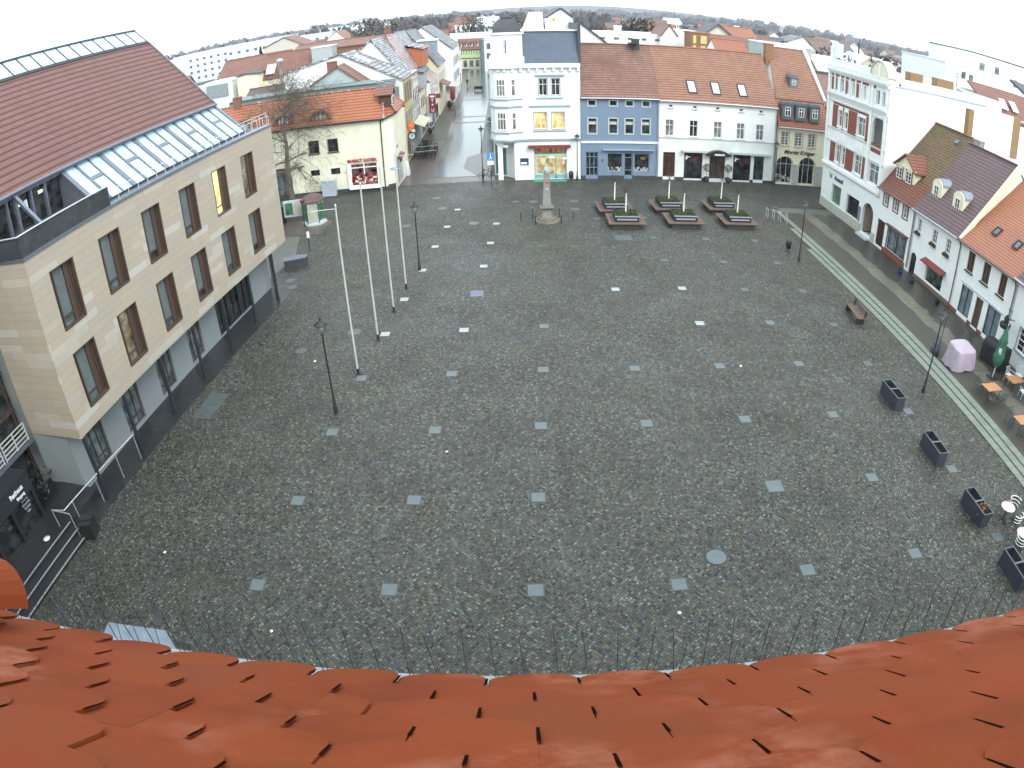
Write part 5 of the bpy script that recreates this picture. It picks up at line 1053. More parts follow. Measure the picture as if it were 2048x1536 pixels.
for x0, x1, zb in ((.45,1.75,6.0),(3.35,4.7,5.95)):
    b = MB(); yf = .95; cx = (x0+x1)/2; w = (x1-x0)/2; n = 10; P = [(cx-w*cos(pi*k/n), zb+1.35+.5*sin(pi*k/n)) for k in range(n+1)]
    b.prism_y([(x0,zb-.3)]+P+[(x1,zb-.3)], yf, yf+2.2) if False else b.prism_y(([(x0,zb-.3)]+P+[(x1,zb-.3)])[::-1], yf, yf+2.0)
    dm = b.build('dormer', W_CREAM, t); b = MB()
    for k in range(n):
        (p,q),(r,s_) = P[k],P[k+1]; f = 1.09; b.add([(p,yf+.12,q+.01),(r,yf+.12,s_+.01),(r,yf+2.4,s_+.01),(p,yf+2.4,q+.01),(cx+(p-cx)*f,yf+.12,q+.07),(cx+(r-cx)*f,yf+.12,s_+.07),(cx+(r-cx)*f,yf+2.4,s_+.07),(cx+(p-cx)*f,yf+2.4,q+.07)],[(4,5,6,7),(0,1,5,4),(3,7,6,2)])
    b.build('dormer_roof', plain('blue_lead_sheet',(.22,.25,.32),.45,.1), dm)
    window(dm,cx-.3,cx+.3,zb+.3,zb+1.35,TRIM,GLB,2,(),bars=(.33,.66),y=yf-.02,fw=.05); b = MB(); b.slab((x0-.05,yf-.35,zb-.15),(x1+.05,yf-.35,zb-.15),(x1+.05,yf,zb+.1),(x0-.05,yf,zb+.1),.04); b.build('lead_apron', ZINC, dm)
chimney(t, 1.0, 4.8, 10.6, 11.3, .9, .5, plain('grey_chimney',(.3,.28,.25),.8))
# --- orange roofed house
RT_BR = tiles('bright_orange_tiles', (.42,.15,.075), (.36,.125,.07), (.15,.06,.04), .2, .2, .5, slope=1.3, streaks=.2)
t = thing('orange_roof_house', 'white house with bright orange roof, brown windows and two dark shop bays', 'house', (XR,36.58,0), RZ); W = 6.75
HW = [(1.1,1.9,3.3,4.7),(2.98,3.8,3.3,4.7),(4.95,5.7,3.3,4.75)]; HG = [(1.05,2.5,.25,2.25),(2.95,3.8,.1,2.2),(4.35,5.9,.25,2.3)]
body(t, 0, W, 11, 5.2, W_WHITE, HW+HG, (5.5,10.0)); BP = plain('brown_shutter', (.085,.05,.04), .6, .15, 6)
for h in HW: window(t,*h,BP,BP,2,sill=BROWNF)
GB = glass('blue_grey_glass',(.13,.17,.20),.1,.2)
window(t,*HG[0],DARKM,GB,2,name='shop_window'); window(t,*HG[1],BROWNF,BP,1,name='door'); window(t,*HG[2],DARKM,GB,2,name='shop_window')
b = MB(); 
for a, c in ((0,1.05),(2.5,2.95),(3.8,4.35),(5.9,W)): b.box(a,c,-.05,0,0,.25)
b.build('plinth', plain('red_plinth',(.20,.06,.045),.8,.15), t); b = MB(); b.box(.9,6.1,-.08,0,2.38,2.46); b.build('string_course', LGREY, t)
gable_roof(t, 0, W, -.35, 5.0, 5.6, 10.2, 11.3, 5.4, RT_BR); gutter(t, 0, W, -.38, 5.08, plain('brown_gutter',(.12,.08,.07),.5), [.08, W-.02])
for x, z in ((1.95,6.35),(4.35,6.35)): skylight(t, x, x+.45, -.35, 5.0, 5.2/5.95, z, z+.35)
# --- last white house cut by the frame, wall lantern sign
t = thing('end_house', 'white house with white latticed window at the right edge behind the cafe tables', 'house', (XR,29.8,0), RZ); W = 14
HW = [(1.3,2.7,1.1,2.55),(1.7,2.9,3.6,4.8),(5,6.4,1.1,2.5),(5.2,6.4,3.6,4.8),(9,10.4,1.1,2.5)]
body(t, 0, W, 10, 5.3, W_WHITE, HW, (5,9.5))
for h in HW: window(t,*h,TRIM,GL,2,(.5,),bars=(.25,.75),sur=(TRIM_G,.08),sill=LGREY)
gable_roof(t, 0, W, -.35, 5.1, 5.0, 9.7, 10.3, 5.4, RT_PUR); gutter(t, 0, W, -.38, 5.2, None, [.05])
b = MB(); b.tube((.6,-.05,2.6),(.6,-.8,2.75),.03); b.tube((.6,-.8,2.75),(.6,-.85,2.45),.02); b.lathe([(.36,2.15),(.42,2.35),(.38,2.45),(.1,2.5)], 14, (.6,-.85,0)); b.lathe([(.16,2.5),(.18,2.75),(.08,2.95),(0,3.0)], 10, (.6,-.85,0)); b.lathe([(.37,2.28),(.39,2.28),(.41,2.34),(.39,2.34)], 14, (.6,-.85,0), 1); b.tube((.2,-.05,3.0),(.2,-.5,3.2),.02)
b.build('hanging_lantern_sign', [BLACK, TRIM], t)
# ---------------------------------------------------------------- kiosk house (left of the street)
RT_KO = tiles('orange_kiosk_tiles', (.40,.125,.045), (.34,.105,.045), (.14,.05,.025), .26, .32, .5, slope=1.25, streaks=.12)
RT_STR = tiles('pale_streaked_tiles', (.10,.085,.085), (.13,.10,.095), (.045,.04,.045), .45, .42, .5, slope=1.5, white=.72, streaks=.3)
RT_PNK = tiles('pale_pink_tiles', (.32,.18,.16), (.36,.20,.18), (.14,.08,.08), .3, .34, .5, slope=1.4, white=.45, streaks=.1)
RT_DRK = tiles('dark_grey_tiles', (.075,.08,.09), (.10,.10,.105), (.04,.04,.045), .3, .34, .5, slope=1.4, white=.35, streaks=.3)
RT_BRN = tiles('red_brown_tiles', (.20,.085,.06), (.24,.10,.07), (.09,.045,.04), .3, .32, .6, slope=1.35, streaks=.3)
t = thing('kiosk_house', 'pale yellow corner house with orange hipped roof and a red MARKT KIOSK sign', 'house', (-25.0,65.6,0)); XK = 25.0
def kx(s): return s-30+XK      # from measured offset (x+30)
HK = [(kx(14.95),kx(17.75),.55,3.0),(kx(11.0),kx(12.0),4.4,5.7),(kx(12.95),kx(13.95),4.4,5.7),(kx(10.9),kx(11.85),2.1,2.7),(kx(13.0),kx(13.95),2.05,2.7),(kx(6.6),kx(8.6),.35,2.8)]
b = MB(); Xe = kx(18.7); facade(b, -4, Xe, 0, 7.4, HK, 0, .2); C1 = (Xe+.75,.55); C2 = (Xe+1.0,6.0)
Hs = []
b.quad((Xe,0,0),(C1[0],C1[1],0),(C1[0],C1[1],7.5),(Xe,0,7.4)); b.quad((C1[0],C1[1],0),(C2[0],C2[1],0),(C2[0],C2[1],7.9),(C1[0],C1[1],7.5)); b.quad((C2[0],C2[1],0),(-4,C2[1],0),(-4,C2[1],7.4),(C2[0],C2[1],7.4)); b.quad((-4,6,0),(-4,0,0),(-4,0,7.4),(-4,6,7.4)); b.build('wall', W_PALE, t)
GKI = glass('kiosk_goods_glass', (.10,.05,.05), .1, 1.0)
w_ = window(t,*HK[0],TRIM,GKI,2,(.80,),fw=.12,y=.12,name='shop_window'); b = MB(); q = random.Random(12)
for k in range(34): b.obb((q.uniform(kx(15.1),kx(17.6)),.08,q.uniform(.75,1.7)), q.uniform(.15,.35),.03,q.uniform(.12,.3))
b.build('poster', plain('red_posters',(.38,.05,.06),.5,.5,4), w_); b = MB()
for k in range(16): b.obb((q.uniform(kx(15.1),kx(17.6)),.06,q.uniform(.75,1.6)), q.uniform(.1,.4),.03,q.uniform(.06,.2))
b.box(kx(15.05),kx(17.65),.05,.1,.62,.72); b.build('poster', plain('pale_posters',(.6,.62,.5),.5,.3,4), w_)
b = MB(); b.box(kx(14.8),kx(17.9),-.35,0,.38,.5); b.box(kx(14.72),kx(14.95),-.25,0,.5,2.9); b.build('shop_sill', TRIM, t)
text_obj(t, 'MARKT KIOSK', kx(16.25), -.1, 3.12, .47, plain('sign_scarlet',(.42,.015,.02),.6), ext=.04, wscale=.98)
for h in HK[1:3]: window(t,*h,DARKM,GLB,2,sur=(BROWNF,.04),sill=LGREY)
for h in HK[3:5]: window(t,*h,PLINTH,GLB,1)
window(t,*HK[5],DARKM,GL3,3,(.8,),name='shop_window')
b = MB(); b.box(kx(6.4),kx(8.9),-.06,0,2.85,3.25); b.build('dark_fascia', BROWNF, t)
b = MB(); b.box(-4,kx(14.7),-.06,0,0,.45); b.box(kx(14.7),Xe,-.06,0,0,.37); b.obb(((Xe+C1[0])/2,C1[1]/2-.03,.28), .98,.08,.55,atan2(C1[1],.75)); b.build('plinth', PLINTH, t)
b = MB(); b.tube((kx(18.35),-.06,.1),(kx(18.35),-.06,7.2),.06,n=7); b.build('downpipe', PLINTH, t)
b = MB(); b.box(Xe+.1,Xe+.7,.15,.3,2.05,2.2); b.build('blue_sign', plain('blue_sign',(.15,.35,.65),.5), t)
b = MB(); b.obb((C1[0]+.15,2.6,1.6), .15,2.6,2.3,.04); o = b.build('side_shop_window', TRIM_G, t); b = MB(); b.obb((C1[0]+.22,2.6,1.75), .05,2.2,1.7,.04); b.build('pane', GL3, o); b = MB(); b.obb((C1[0]+.35,2.4,3.0), .5,2.6,.1,.04,0,0,.5); b.build('awning', plain('wine_red_canvas',(.20,.035,.035),.6), t)
b = MB(); [b.box(C1[0]+.02,C1[0]+.10,1.6+1.1*k,1.95+1.1*k,3.9,4.2) for k in range(3)]; b.build('small_vents', BROWNF, t)
# hipped roof with arched dormers
b = MB(); YR, ZR = 3.2, 10.1; xr1 = kx(17.6)+.6
b.slab((-4.3,-.3,7.25),(Xe+.05,-.3,7.3),(xr1,YR,ZR),(-4.3,YR,ZR),.2); b.slab((Xe+.05,-.3,7.3),(Xe+1.15,.6,7.75),(Xe+1.3,6.3,8.0),(xr1,YR,ZR),.2); b.slab((xr1,YR,ZR),(Xe+1.3,6.3,7.6),(-4.3,6.3,7.4),(-4.3,YR,ZR),.2)
b.build('roof', RT_KO, t); b = MB(); b.tube((Xe+.05,-.3,7.35),(xr1,YR,ZR+.05),.1,n=7); b.tube((Xe+1.15,.6,7.8),(xr1,YR,ZR+.05),.12,n=7); b.tube((-4.3,YR,ZR+.03),(xr1,YR,ZR+.05),.1,n=7); b.build('hip_tiles', RT_PNK, t); b = MB(); b.tube((-4.3,-.38,7.25),(Xe+.05,-.38,7.28),.09,n=8); b.tube((Xe+.05,-.38,7.28),(Xe+1.22,.55,7.7),.09,n=8); b.build('gutter', DARKM, t)
for s_ in (4.1,8.5,12.4):
    cx = kx(s_); n = 10; b = MB(); w = 1.15
    P = [(cx-w*cos(pi*k/n), 7.75+1.05*sin(pi*k/n)) for k in range(n+1)]; Q = [(cx-(w-.28)*cos(pi*k/n), 7.75+.82*sin(pi*k/n)) for k in range(n+1)]
    for k in range(n):
        (p,a),(r,c) = P[k],P[k+1]; (p2,a2),(r2,c2) = Q[k],Q[k+1]; b.quad((p,.15,a),(r,.15,c),(r,2.4,c),(p,2.4,a)); b.quad((p2,.15,a2),(r2,.15,c2),(r,.15,c),(p,.15,a)); b.quad((p2,.5,a2),(r2,.5,c2),(r2,.15,c2),(p2,.15,a2))
    dm = b.build('arched_dormer', RT_BRN, t); b = MB(); b.add([(cx+(w-.28)*cos(pi*k/n),.42,7.7+.84*sin(pi*k/n)) for k in range(n+1)], [tuple(range(n+1))]); pn = b.build('pane', GL2, dm)
    b = MB()
    for x in (-.84,-.42,-.05,.05,.42,.84): b.box(cx+x-.03,cx+x+.03,.36,.41,7.72,7.75+.8*sqrt(max(0,1-(x/.9)**2)))
    b.box(cx-.87,cx+.87,.36,.41,7.7,7.78); b.box(cx-.8,cx+.8,.365,.41,8.05,8.09); b.build('window', TRIM, dm)
# gabled side dormer above the street corner
b = MB(); dx = kx(19.0); b.box(dx-.9,dx+.35,1.3,2.7,8.0,9.55); dm = b.build('dormer', BROWNF, t); b = MB(); b.slab((dx-1.2,1.0,9.5),(dx+.55,1.0,9.5),(dx+.55,2.0,10.3),(dx-1.2,2.0,10.3),.12); b.slab((dx+.55,3.0,9.5),(dx-1.2,3.0,9.5),(dx-1.2,2.0,10.3),(dx+.55,2.0,10.3),.12); b.build('dormer_roof', RT_BRN, dm)
b = MB(); b.box(dx+.35,dx+.42,1.45,2.55,8.2,9.3); f = b.build('window', TRIM, dm); b = MB(); b.box(dx+.42,dx+.44,1.55,1.95,8.3,9.2); b.box(dx+.42,dx+.44,2.05,2.45,8.3,9.2); b.build('pane', GL3, f)
chimney(t, kx(2.7), 3.2, 9.6, 11.0, .8, .7, plain('red_chimney',(.20,.09,.07),.8,.2,6)); 
# houses just behind the kiosk house
def gable_front(name, label, x0, x1, y0, y1, ze, xr, zr, wall, roof, cat='house', wins=(), z0=0, group=None, ov=.25, zel=None):
    """ridge runs along y; gable faces the square"""
    t = thing(name, label, cat, ((x0+x1)/2, y0, 0), 0, group); m = (x0+x1)/2; a, c, r = x0-m, x1-m, xr-m; D = y1-y0; zl = zel if zel is not None else ze
    b = MB(); b.add([(a,0,z0),(c,0,z0),(c,0,ze),(r,0,zr),(a,0,zl)], [(0,1,2,3,4)]); b.add([(a,D,z0),(c,D,z0),(c,D,ze),(r,D,zr),(a,D,zl)], [(4,3,2,1,0)]); b.quad((c,0,z0),(c,D,z0),(c,D,ze),(c,0,ze)); b.quad((a,D,z0),(a,0,z0),(a,0,zl),(a,D,zl)); b.build('wall', wall, t)
    b = MB(); sR = (zr-ze)/(c-r); sL = (zr-zl)/(r-a)
    b.slab((r,-ov,zr+.12),(c+ov,-ov,ze-ov*sR+.12),(c+ov,D+.1,ze-ov*sR+.12),(r,D+.1,zr+.12),.16); b.slab((a-ov,-ov,zl-ov*sL+.12),(r,-ov,zr+.12),(r,D+.1,zr+.12),(a-ov,D+.1,zl-ov*sL+.12),.16); rf = b.build('roof', roof, t)
    return t, a, c, D
t, a, c, D = gable_front('grey_gable_house', 'small house with plain grey gable and brick chimney behind the kiosk house roof', -21.5, -13.2, 73.5, 79, 9.2, -17.3, 12.5, plain('grey_blue_gable',(.36,.42,.43),.8,.05), RT_BRN, zel=10.0)
b = MB(); b.box(a-8,c+.5,-1.8,0,7,10.3); b.quad((a-8,-2,10.35),(c+.5,-2,10.35),(c-.2,0,10.6),(a-8,0,10.6)); b.build('flat_annex', plain('dark_grey_green_wall',(.16,.20,.20),.8,.1), t); chimney(t, -.75, 1.0, 11.2, 13.0, 1.0, .8, plain('red_chimney',(.20,.09,.07),.8,.2,6))
t = thing('dark_annex', 'dark grey sheet roofed annex between kiosk house and the big white gable', 'annex', (-12.6,72.2,0)); b = MB(); b.box(-2.2,1.4,0,4,0,9.3); b.build('wall', plain('dark_grey_green_wall',(.16,.20,.20),.8,.1), t); b = MB(); b.slab((-2.4,-.2,9.2),(1.5,-.2,9.2),(1.1,4.2,10.2),(-2.1,4.2,10.2),.12); b.build('roof', RT_DRK, t)

# ---------------------------------------------------------------- houses along the left of the street
def street_wins(t, xl, cols, m_f, m_g, rows):
    """windows in the street wall (plane x=c) : rows of (z0,z1), cols of (y0,y1)"""
    for z0, z1 in rows:
        for y0, y1 in cols:
            b = MB(); b.box(xl,xl+.05,y0,y1,z0,z1); f = b.build('window', m_f, t); b = MB(); n = 2
            for k in range(n): w = (y1-y0)/n; b.box(xl+.05,xl+.06,y0+w*k+.05,y0+w*(k+1)-.05,z0+.06,z1-.06)
            b.build('pane', m_g, f)
t, a, c, D = gable_front('white_gable_house', 'long white gabled house with pale streaked roof behind the kiosk house', -24.5, -10.9, 77.1, 84.6, 10.0, -17.7, 13.65, W_WHITE, RT_STR, zel=12.2)
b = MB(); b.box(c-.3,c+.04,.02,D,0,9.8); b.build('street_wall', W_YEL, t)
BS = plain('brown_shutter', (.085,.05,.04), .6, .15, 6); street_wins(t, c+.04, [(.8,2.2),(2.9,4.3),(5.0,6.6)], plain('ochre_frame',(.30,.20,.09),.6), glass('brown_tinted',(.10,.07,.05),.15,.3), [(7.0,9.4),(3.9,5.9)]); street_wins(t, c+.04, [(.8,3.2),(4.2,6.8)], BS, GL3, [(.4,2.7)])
b = MB(); r_ = (-17.7+17.7); 
b.slab((1.2,2.0,13.3),(2.9,2.0,12.3),(2.9,3.6,12.3),(1.2,3.6,13.3),.2); b.build('roof_window', plain('pale_window_panel',(.75,.77,.8),.3), t)
t, a, c, D = gable_front('steep_gable_house', 'white house with steep streaked roof, second along the street', -18.6, -11.0, 85.0, 92.5, 9.0, -15.6, 14.75, W_WHITE, RT_STR, zel=12.3)
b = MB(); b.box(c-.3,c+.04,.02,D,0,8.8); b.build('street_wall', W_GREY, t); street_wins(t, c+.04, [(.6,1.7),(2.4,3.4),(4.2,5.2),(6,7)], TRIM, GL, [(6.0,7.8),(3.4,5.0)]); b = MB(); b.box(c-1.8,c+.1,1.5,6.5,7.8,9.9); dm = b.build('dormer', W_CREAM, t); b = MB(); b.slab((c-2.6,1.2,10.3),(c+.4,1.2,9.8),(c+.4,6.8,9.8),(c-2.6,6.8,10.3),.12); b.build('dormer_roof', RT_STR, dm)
t, a, c, D = gable_front('pink_roof_house', 'low cream house with pale pink roof, third along the street', -19, -10.95, 93, 100.5, 7.1, -15.0, 14.9, W_CREAM, RT_PNK)
b = MB(); b.box(c-2.2,c+.5,.8,5.5,7.0,9.3); dm = b.build('dormer', W_GREY, t); b = MB(); b.slab((c-3.4,.5,9.9),(c+.7,.5,9.3),(c+.7,5.8,9.3),(c-3.4,5.8,9.9),.12); b.build('dormer_roof', RT_DRK, dm); street_wins(t, c+.02, [(.6,1.8),(2.6,3.8),(4.8,6)], TRIM, GL, [(4.0,5.8)]); street_wins(t, c+.02, [(.6,3),(4,6.8)], DARKM, GLB, [(.4,2.6)])
t, a, c, D = gable_front('white_street_house', 'white house with narrow windows under a reddish lean-to, behind the red hanging sign', -19, -10.6, 101.2, 113.2, 6.3, -15.2, 15.1, plain('cream_side_wall',(.58,.56,.46),.8,.08), RT_STR)
b = MB(); b.box(c-.3,c+.25,-.5,11.5,0,7.0); b.build('street_wall', W_WHITE, t); b = MB(); b.slab((c-1.8,-.6,8.8),(c+.45,-.6,7.1),(c+.45,11.6,7.1),(c-1.8,11.6,8.8),.15); b.build('lean_to_roof', RT_PNK, t); street_wins(t, c+.25, [(.6+1.6*k,1.5+1.6*k) for k in range(7)], TRIM, GL3, [(4.6,6.7)]); street_wins(t, c+.25, [(.6,5),(6,10.5)], TRIM_G, GLB, [(.3,2.6)])
b = MB(); b.box(c-4.0,c-.8,2,10.0,9.4,12.4); dm = b.build('orange_dormer', plain('orange_dormer_wall',(.40,.13,.06),.7,.15), t); b = MB(); b.slab((c-5.2,1.7,13.5),(c-.5,1.7,12.2),(c-.5,10.3,12.2),(c-5.2,10.3,13.5),.15); b.build('dormer_roof', RT_STR, dm); chimney(t, -2.4, 7.5, 13.0, 15.9, .9, .9, plain('red_chimney',(.20,.09,.07),.8,.2,6))
t, a, c, D = gable_front('cream_street_house', 'cream house with dormer box and canopy, fifth along the street', -19, -10.2, 114, 128, 8.6, -15.2, 15.0, W_CREAM, RT_DRK)
b = MB(); b.box(c-3.4,c-.4,.5,6,9.2,12.9); dm = b.build('dormer', plain('grey_dormer',(.24,.28,.32),.6), t); b = MB(); b.box(c-3.8,c-.1,.3,6.4,12.9,13.05); b.build('dormer_roof', ROOFW, dm); street_wins(t, c+.02, [(1+2.2*k,2.1+2.2*k) for k in range(6)], TRIM, GL, [(5.4,7.2)]); b = MB(); b.slab((c,1,5.6),(c+1.6,1,4.9),(c+1.6,7,4.9),(c,7,5.6),.15); b.build('canopy', RT_BRN, t)
t, a, c, D = gable_front('far_white_gable_house', 'far house showing a large blank white gable, near the end of the street', -20.5, -8.8, 129.5, 150, 10.6, -14.2, 15.2, W_WHITE, RT_DRK, zel=11.5)
street_wins(t, c+.02, [(1+2.6*k,2.3+2.6*k) for k in range(7)], TRIM, GL, [(7,8.8),(3.8,5.6)])
t, a, c, D = gable_front('grey_street_house', 'narrow far house just before the bend of the street', -19, -9.6, 151, 172, 8.5, -14.2, 13.0, W_WHITE2, RT_BRN); street_wins(t, c+.02, [(1+2.6*k,2.3+2.6*k) for k in range(7)], TRIM, GL, [(5.5,7.2)]); street_wins(t, c+.02, [(1,6),(8,14)], DARKM, GLB, [(.3,2.6)])
t, a, c, D = gable_front('last_street_house', 'last cream house on the left of the street', -20, -11.5, 173, 196, 8.0, -15.5, 12.0, W_CREAM, RT_RED); street_wins(t, c+.02, [(1+2.6*k,2.3+2.6*k) for k in range(7)], TRIM, GL, [(5.0,6.6)])
# street end: half timbered row and modern white block
t = thing('half_timbered_house', 'green and cream half-timbered house with four roof dormers at the end of the street', 'house', (-13.4,210,0), -.30)
b = MB(); b.box(0,8,0,7,0,6.0); b.build('wall', W_CREAM, t); b = MB(); b.box(0,8,-.12,0,3.3,5.9); b.build('upper_floor', plain('lime_green_plaster',(.48,.60,.32),.8,.08), t)
for k in range(10): b = MB(); b.box(.3+.8*k,.45+.8*k,-.2,-.1,4.7 if k % 2 else 4.4,5.8); b.build('timber', BROWNF, t)
b = MB(); b.box(0,8,-.2,-.1,3.15,3.35); b.build('sill_beam', BROWNF, t); b = MB(); b.box(0,8,-.2,-.1,5.75,6.05); b.build('eaves_beam', BROWNF, t)
for k in range(4): b = MB(); b.box(.6+1.9*k,1.7+1.9*k,-.16,-.02,.6,2.6); b.build('window', GL3, t)
b = MB(); b.slab((-.2,-.4,6.0),(8.2,-.4,6.0),(8.2,3.5,9.4),(-.2,3.5,9.4),.2); b.slab((-.2,3.5,9.4),(8.2,3.5,9.4),(8.2,7.3,5.9),(-.2,7.3,5.9),.2); b.build('roof', RT_BRN, t)
for k in range(4): b = MB(); b.box(1.0+1.7*k,1.8+1.7*k,.5,3,6.9,8.0); dm = b.build('dormer', W_WHITE, t); b = MB(); b.prism_y([(.8+1.7*k,7.9),(2.0+1.7*k,7.9),(1.4+1.7*k,8.8)], .3, 3.4); b.build('dormer_roof', RT_BRN, dm); b = MB(); b.box(1.15+1.7*k,1.65+1.7*k,.45,.5,7.05,7.8); b.build('pane', GL, dm)
t = thing('curved_white_block', 'white modern block with rounded glass corner at the end of the street', 'building', (-4.5,196,0), -.2); b = MB(); b.box(0,6,0,9,0,9.3); b.build('wall', W_WHITE, t)
for z_ in (.8,3.7,6.6): b = MB(); b.box(.7,2.4,-.1,-.02,z_,z_+1.7); b.build('window', GL3, t); b = MB(); b.box(3.2,5.4,-.1,-.02,z_,z_+1.7); b.build('window', GL3, t)
b = MB(); b.lathe([(.9,0),(.9,9.6)], 20, (-.5,.9,0)); b.build('rounded_glass', glass('blue_grey_glass',(.13,.17,.20),.1,.2), t); b = MB(); b.box(-.2,6.2,-.2,9.2,9.3,9.5); b.build('roof', ROOFW, t)
t = thing('right_street_houses_gable', 'pale house side glimpsed behind the corner building on the right of the street', 'house', (-1.2,80,0)); b = MB(); b.box(0,8,0,60,0,10); b.build('wall', W_WHITE2, t); b = MB(); b.slab((-.2,0,10),(4,0,13),(4,60,13),(-.2,60,10),-.15); b.build('roof', RT_BRN, t)
t.name = 'street_side_house'

# ---------------------------------------------------------------- street things
def facing_sign(name, x, y, z, w, h, m, label, cat='sign', arm=True):
    t = thing(name, label, cat, (x,y,0)); b = MB(); b.box(-w/2,w/2,-.06,.06,z-h/2,z+h/2); b.build('panel', m, t)
    b = MB(); b.tube((-w/2-.6,0,z+h*.35),(w/2,0,z+h*.35),.02,n=5); b.build('bracket', IRON, t); return t
RS = plain('hotel_sign_red', (.22,.035,.04), .5, .1)
t = facing_sign('hanging_sign', -10.0, 100.2, 3.9, .95, 2.9, RS, 'tall dark red hanging sign with white emblems in the street')
b = MB(); n = 14; b.add([(.35*cos(2*pi*k/n),-.08,4.95+.16*sin(2*pi*k/n)) for k in range(n)], [tuple(range(n))]); b.build('oval_emblem', LIT, t)
for k, ch in enumerate('T*U'): text_obj(t, ch, 0, -.08, 4.15-.75*k, .62, LIT)
facing_sign('square_sign', -9.15, 100.4, 4.95, .7, .7, RS, 'small dark red square sign beside the tall red hanging sign')
t = facing_sign('bakery_sign', -10.65, 72.2, 2.95, .62, .66, plain('yellow_sign',(.62,.42,.14),.5), 'square yellow sign with brown roof emblem at the street corner'); b = MB(); b.add([(-.2,-.08,2.9),(.2,-.08,2.9),(.1,-.08,3.1),(0,-.08,3.18),(-.1,-.08,3.1)], [(0,1,2,3,4)]); b.box(-.2,.2,-.08,-.06,2.76,2.82); b.build('emblem', BROWNF, t)
t = thing('street_clock', 'round street clock with black rim on the house at the street corner', 'clock', (-10.35,78.2,0)); b = MB(); N = 20; r = .5
b.add([(r*cos(2*pi*k/N),-.1,3.05+r*sin(2*pi*k/N)) for k in range(N)]+[(r*cos(2*pi*k/N),.1,3.05+r*sin(2*pi*k/N)) for k in range(N)], [tuple(range(N)), tuple(range(2*N-1,N-1,-1))]+[(k,(k+1)%N,N+(k+1)%N,N+k) for k in range(N)]); b.tube((-.6,0,3.3),(0,0,3.3),.04); b.build('case', BLACK, t); b = MB(); r = .38; b.add([(r*cos(2*pi*k/N),-.12,3.05+r*sin(2*pi*k/N)) for k in range(N)], [tuple(range(N))]); b.build('dial', plain('clock_dial',(.45,.52,.56),.4), t); b = MB(); b.tube((0,-.14,3.05),(.12,-.14,3.25),.02,n=4); b.tube((0,-.14,3.05),(-.06,-.14,3.35),.015,n=4); b.build('hands', BLACK, t)
t = thing('orange_shop_sign', 'bright orange lettering sign sloping up the house wall by the clock', 'sign', (-10.75,80.6,0)); b = MB(); b.box(-.05,.25,-1.6,1.8,3.55,4.15); b.build('panel', plain('orange_sign',(.85,.16,.04),.5), t); b = MB(); b.box(.25,.28,-1.3,-.6,3.65,4.05); b.box(.25,.28,.0,.6,3.65,4.05); b.build('lettering', plain('orange_letters',(.9,.3,.15),.5), t)
t = thing('white_shop_sign', 'white and pink shop sign below the orange sign', 'sign', (-10.7,79.9,0)); b = MB(); b.box(-.05,.3,-1.4,1.8,2.9,3.25); b.build('panel', TRIM, t); b = MB(); b.box(.0,.34,-1.0,.4,2.6,2.9); b.build('lower_strip', plain('lilac_strip',(.4,.3,.4),.5), t)
t = thing('shop_awning', 'cream awning running along the shop front beyond the clock', 'awning', (-10.8,87.0,0)); b = MB(); b.slab((0,-3,3.7),(1.3,-3,3.1),(1.3,4,3.1),(0,4,3.7),.08); b.build('canopy', plain('cream_canvas',(.55,.53,.40),.7), t)
t = thing('pedestrian_zone_sign', 'blue and white pedestrian zone sign on a post at the street mouth', 'traffic sign', (-1.3,65.0,0)); b = MB(); b.tube((0,0,0),(0,0,3.4),.035); b.build('post', IRON, t); b = MB(); b.box(-.33,.33,-.05,-.02,2.55,3.35); p = b.build('panel', plain('traffic_blue',(.06,.25,.6),.4), t); b = MB(); b.tube((-.02,-.08,2.85),(-.02,-.08,3.15),.05,n=6); b.lathe([(0,-.05),(.06,0),(0,.05)], 8, (-.02,-.08,3.24)); b.tube((0,-.08,2.9),(-.12,-.08,2.65),.03,n=5); b.tube((0,-.08,2.9),(.1,-.08,2.68),.03,n=5); b.build('pictogram', LIT, p); b = MB(); b.box(-.3,.3,-.05,-.02,2.1,2.5); b.build('lower_panel', LIT, t)
# bicycle at lamp
t = thing('bicycle', 'dark bicycle leaning on the tall lamp at the street mouth', 'bicycle', (-1.9,68.1,0), .5)
for wx_ in (-.5,.5):
    b = MB(); pr = None
    for k in range(17): a_ = 2*pi*k/16; q_ = (wx_+.33*cos(a_),0,.34+.33*sin(a_)); pr and b.tube(pr,q_,.02,n=5); pr = q_
    b.build('wheel', BLACK, t)
b = MB(); F = {'r':(-.5,0,.34),'f':(.5,0,.34),'b':(-.05,0,.3),'s':(-.2,0,.85),'h':(.35,0,.85)}
for u, v in ('rb','rs','bs','bh','sh','hf'): b.tube(F[u],F[v],.022,n=6)
b.tube((.35,0,.85),(.33,0,1.0),.02,n=6); b.build('frame', IRON, t); b = MB(); b.obb((-.22,0,.93),.25,.12,.06); b.build('saddle', BLACK, t); b = MB(); b.tube((.3,-.28,1.02),(.3,.28,1.02),.018,n=6); b.build('handlebar', BLACK, t)
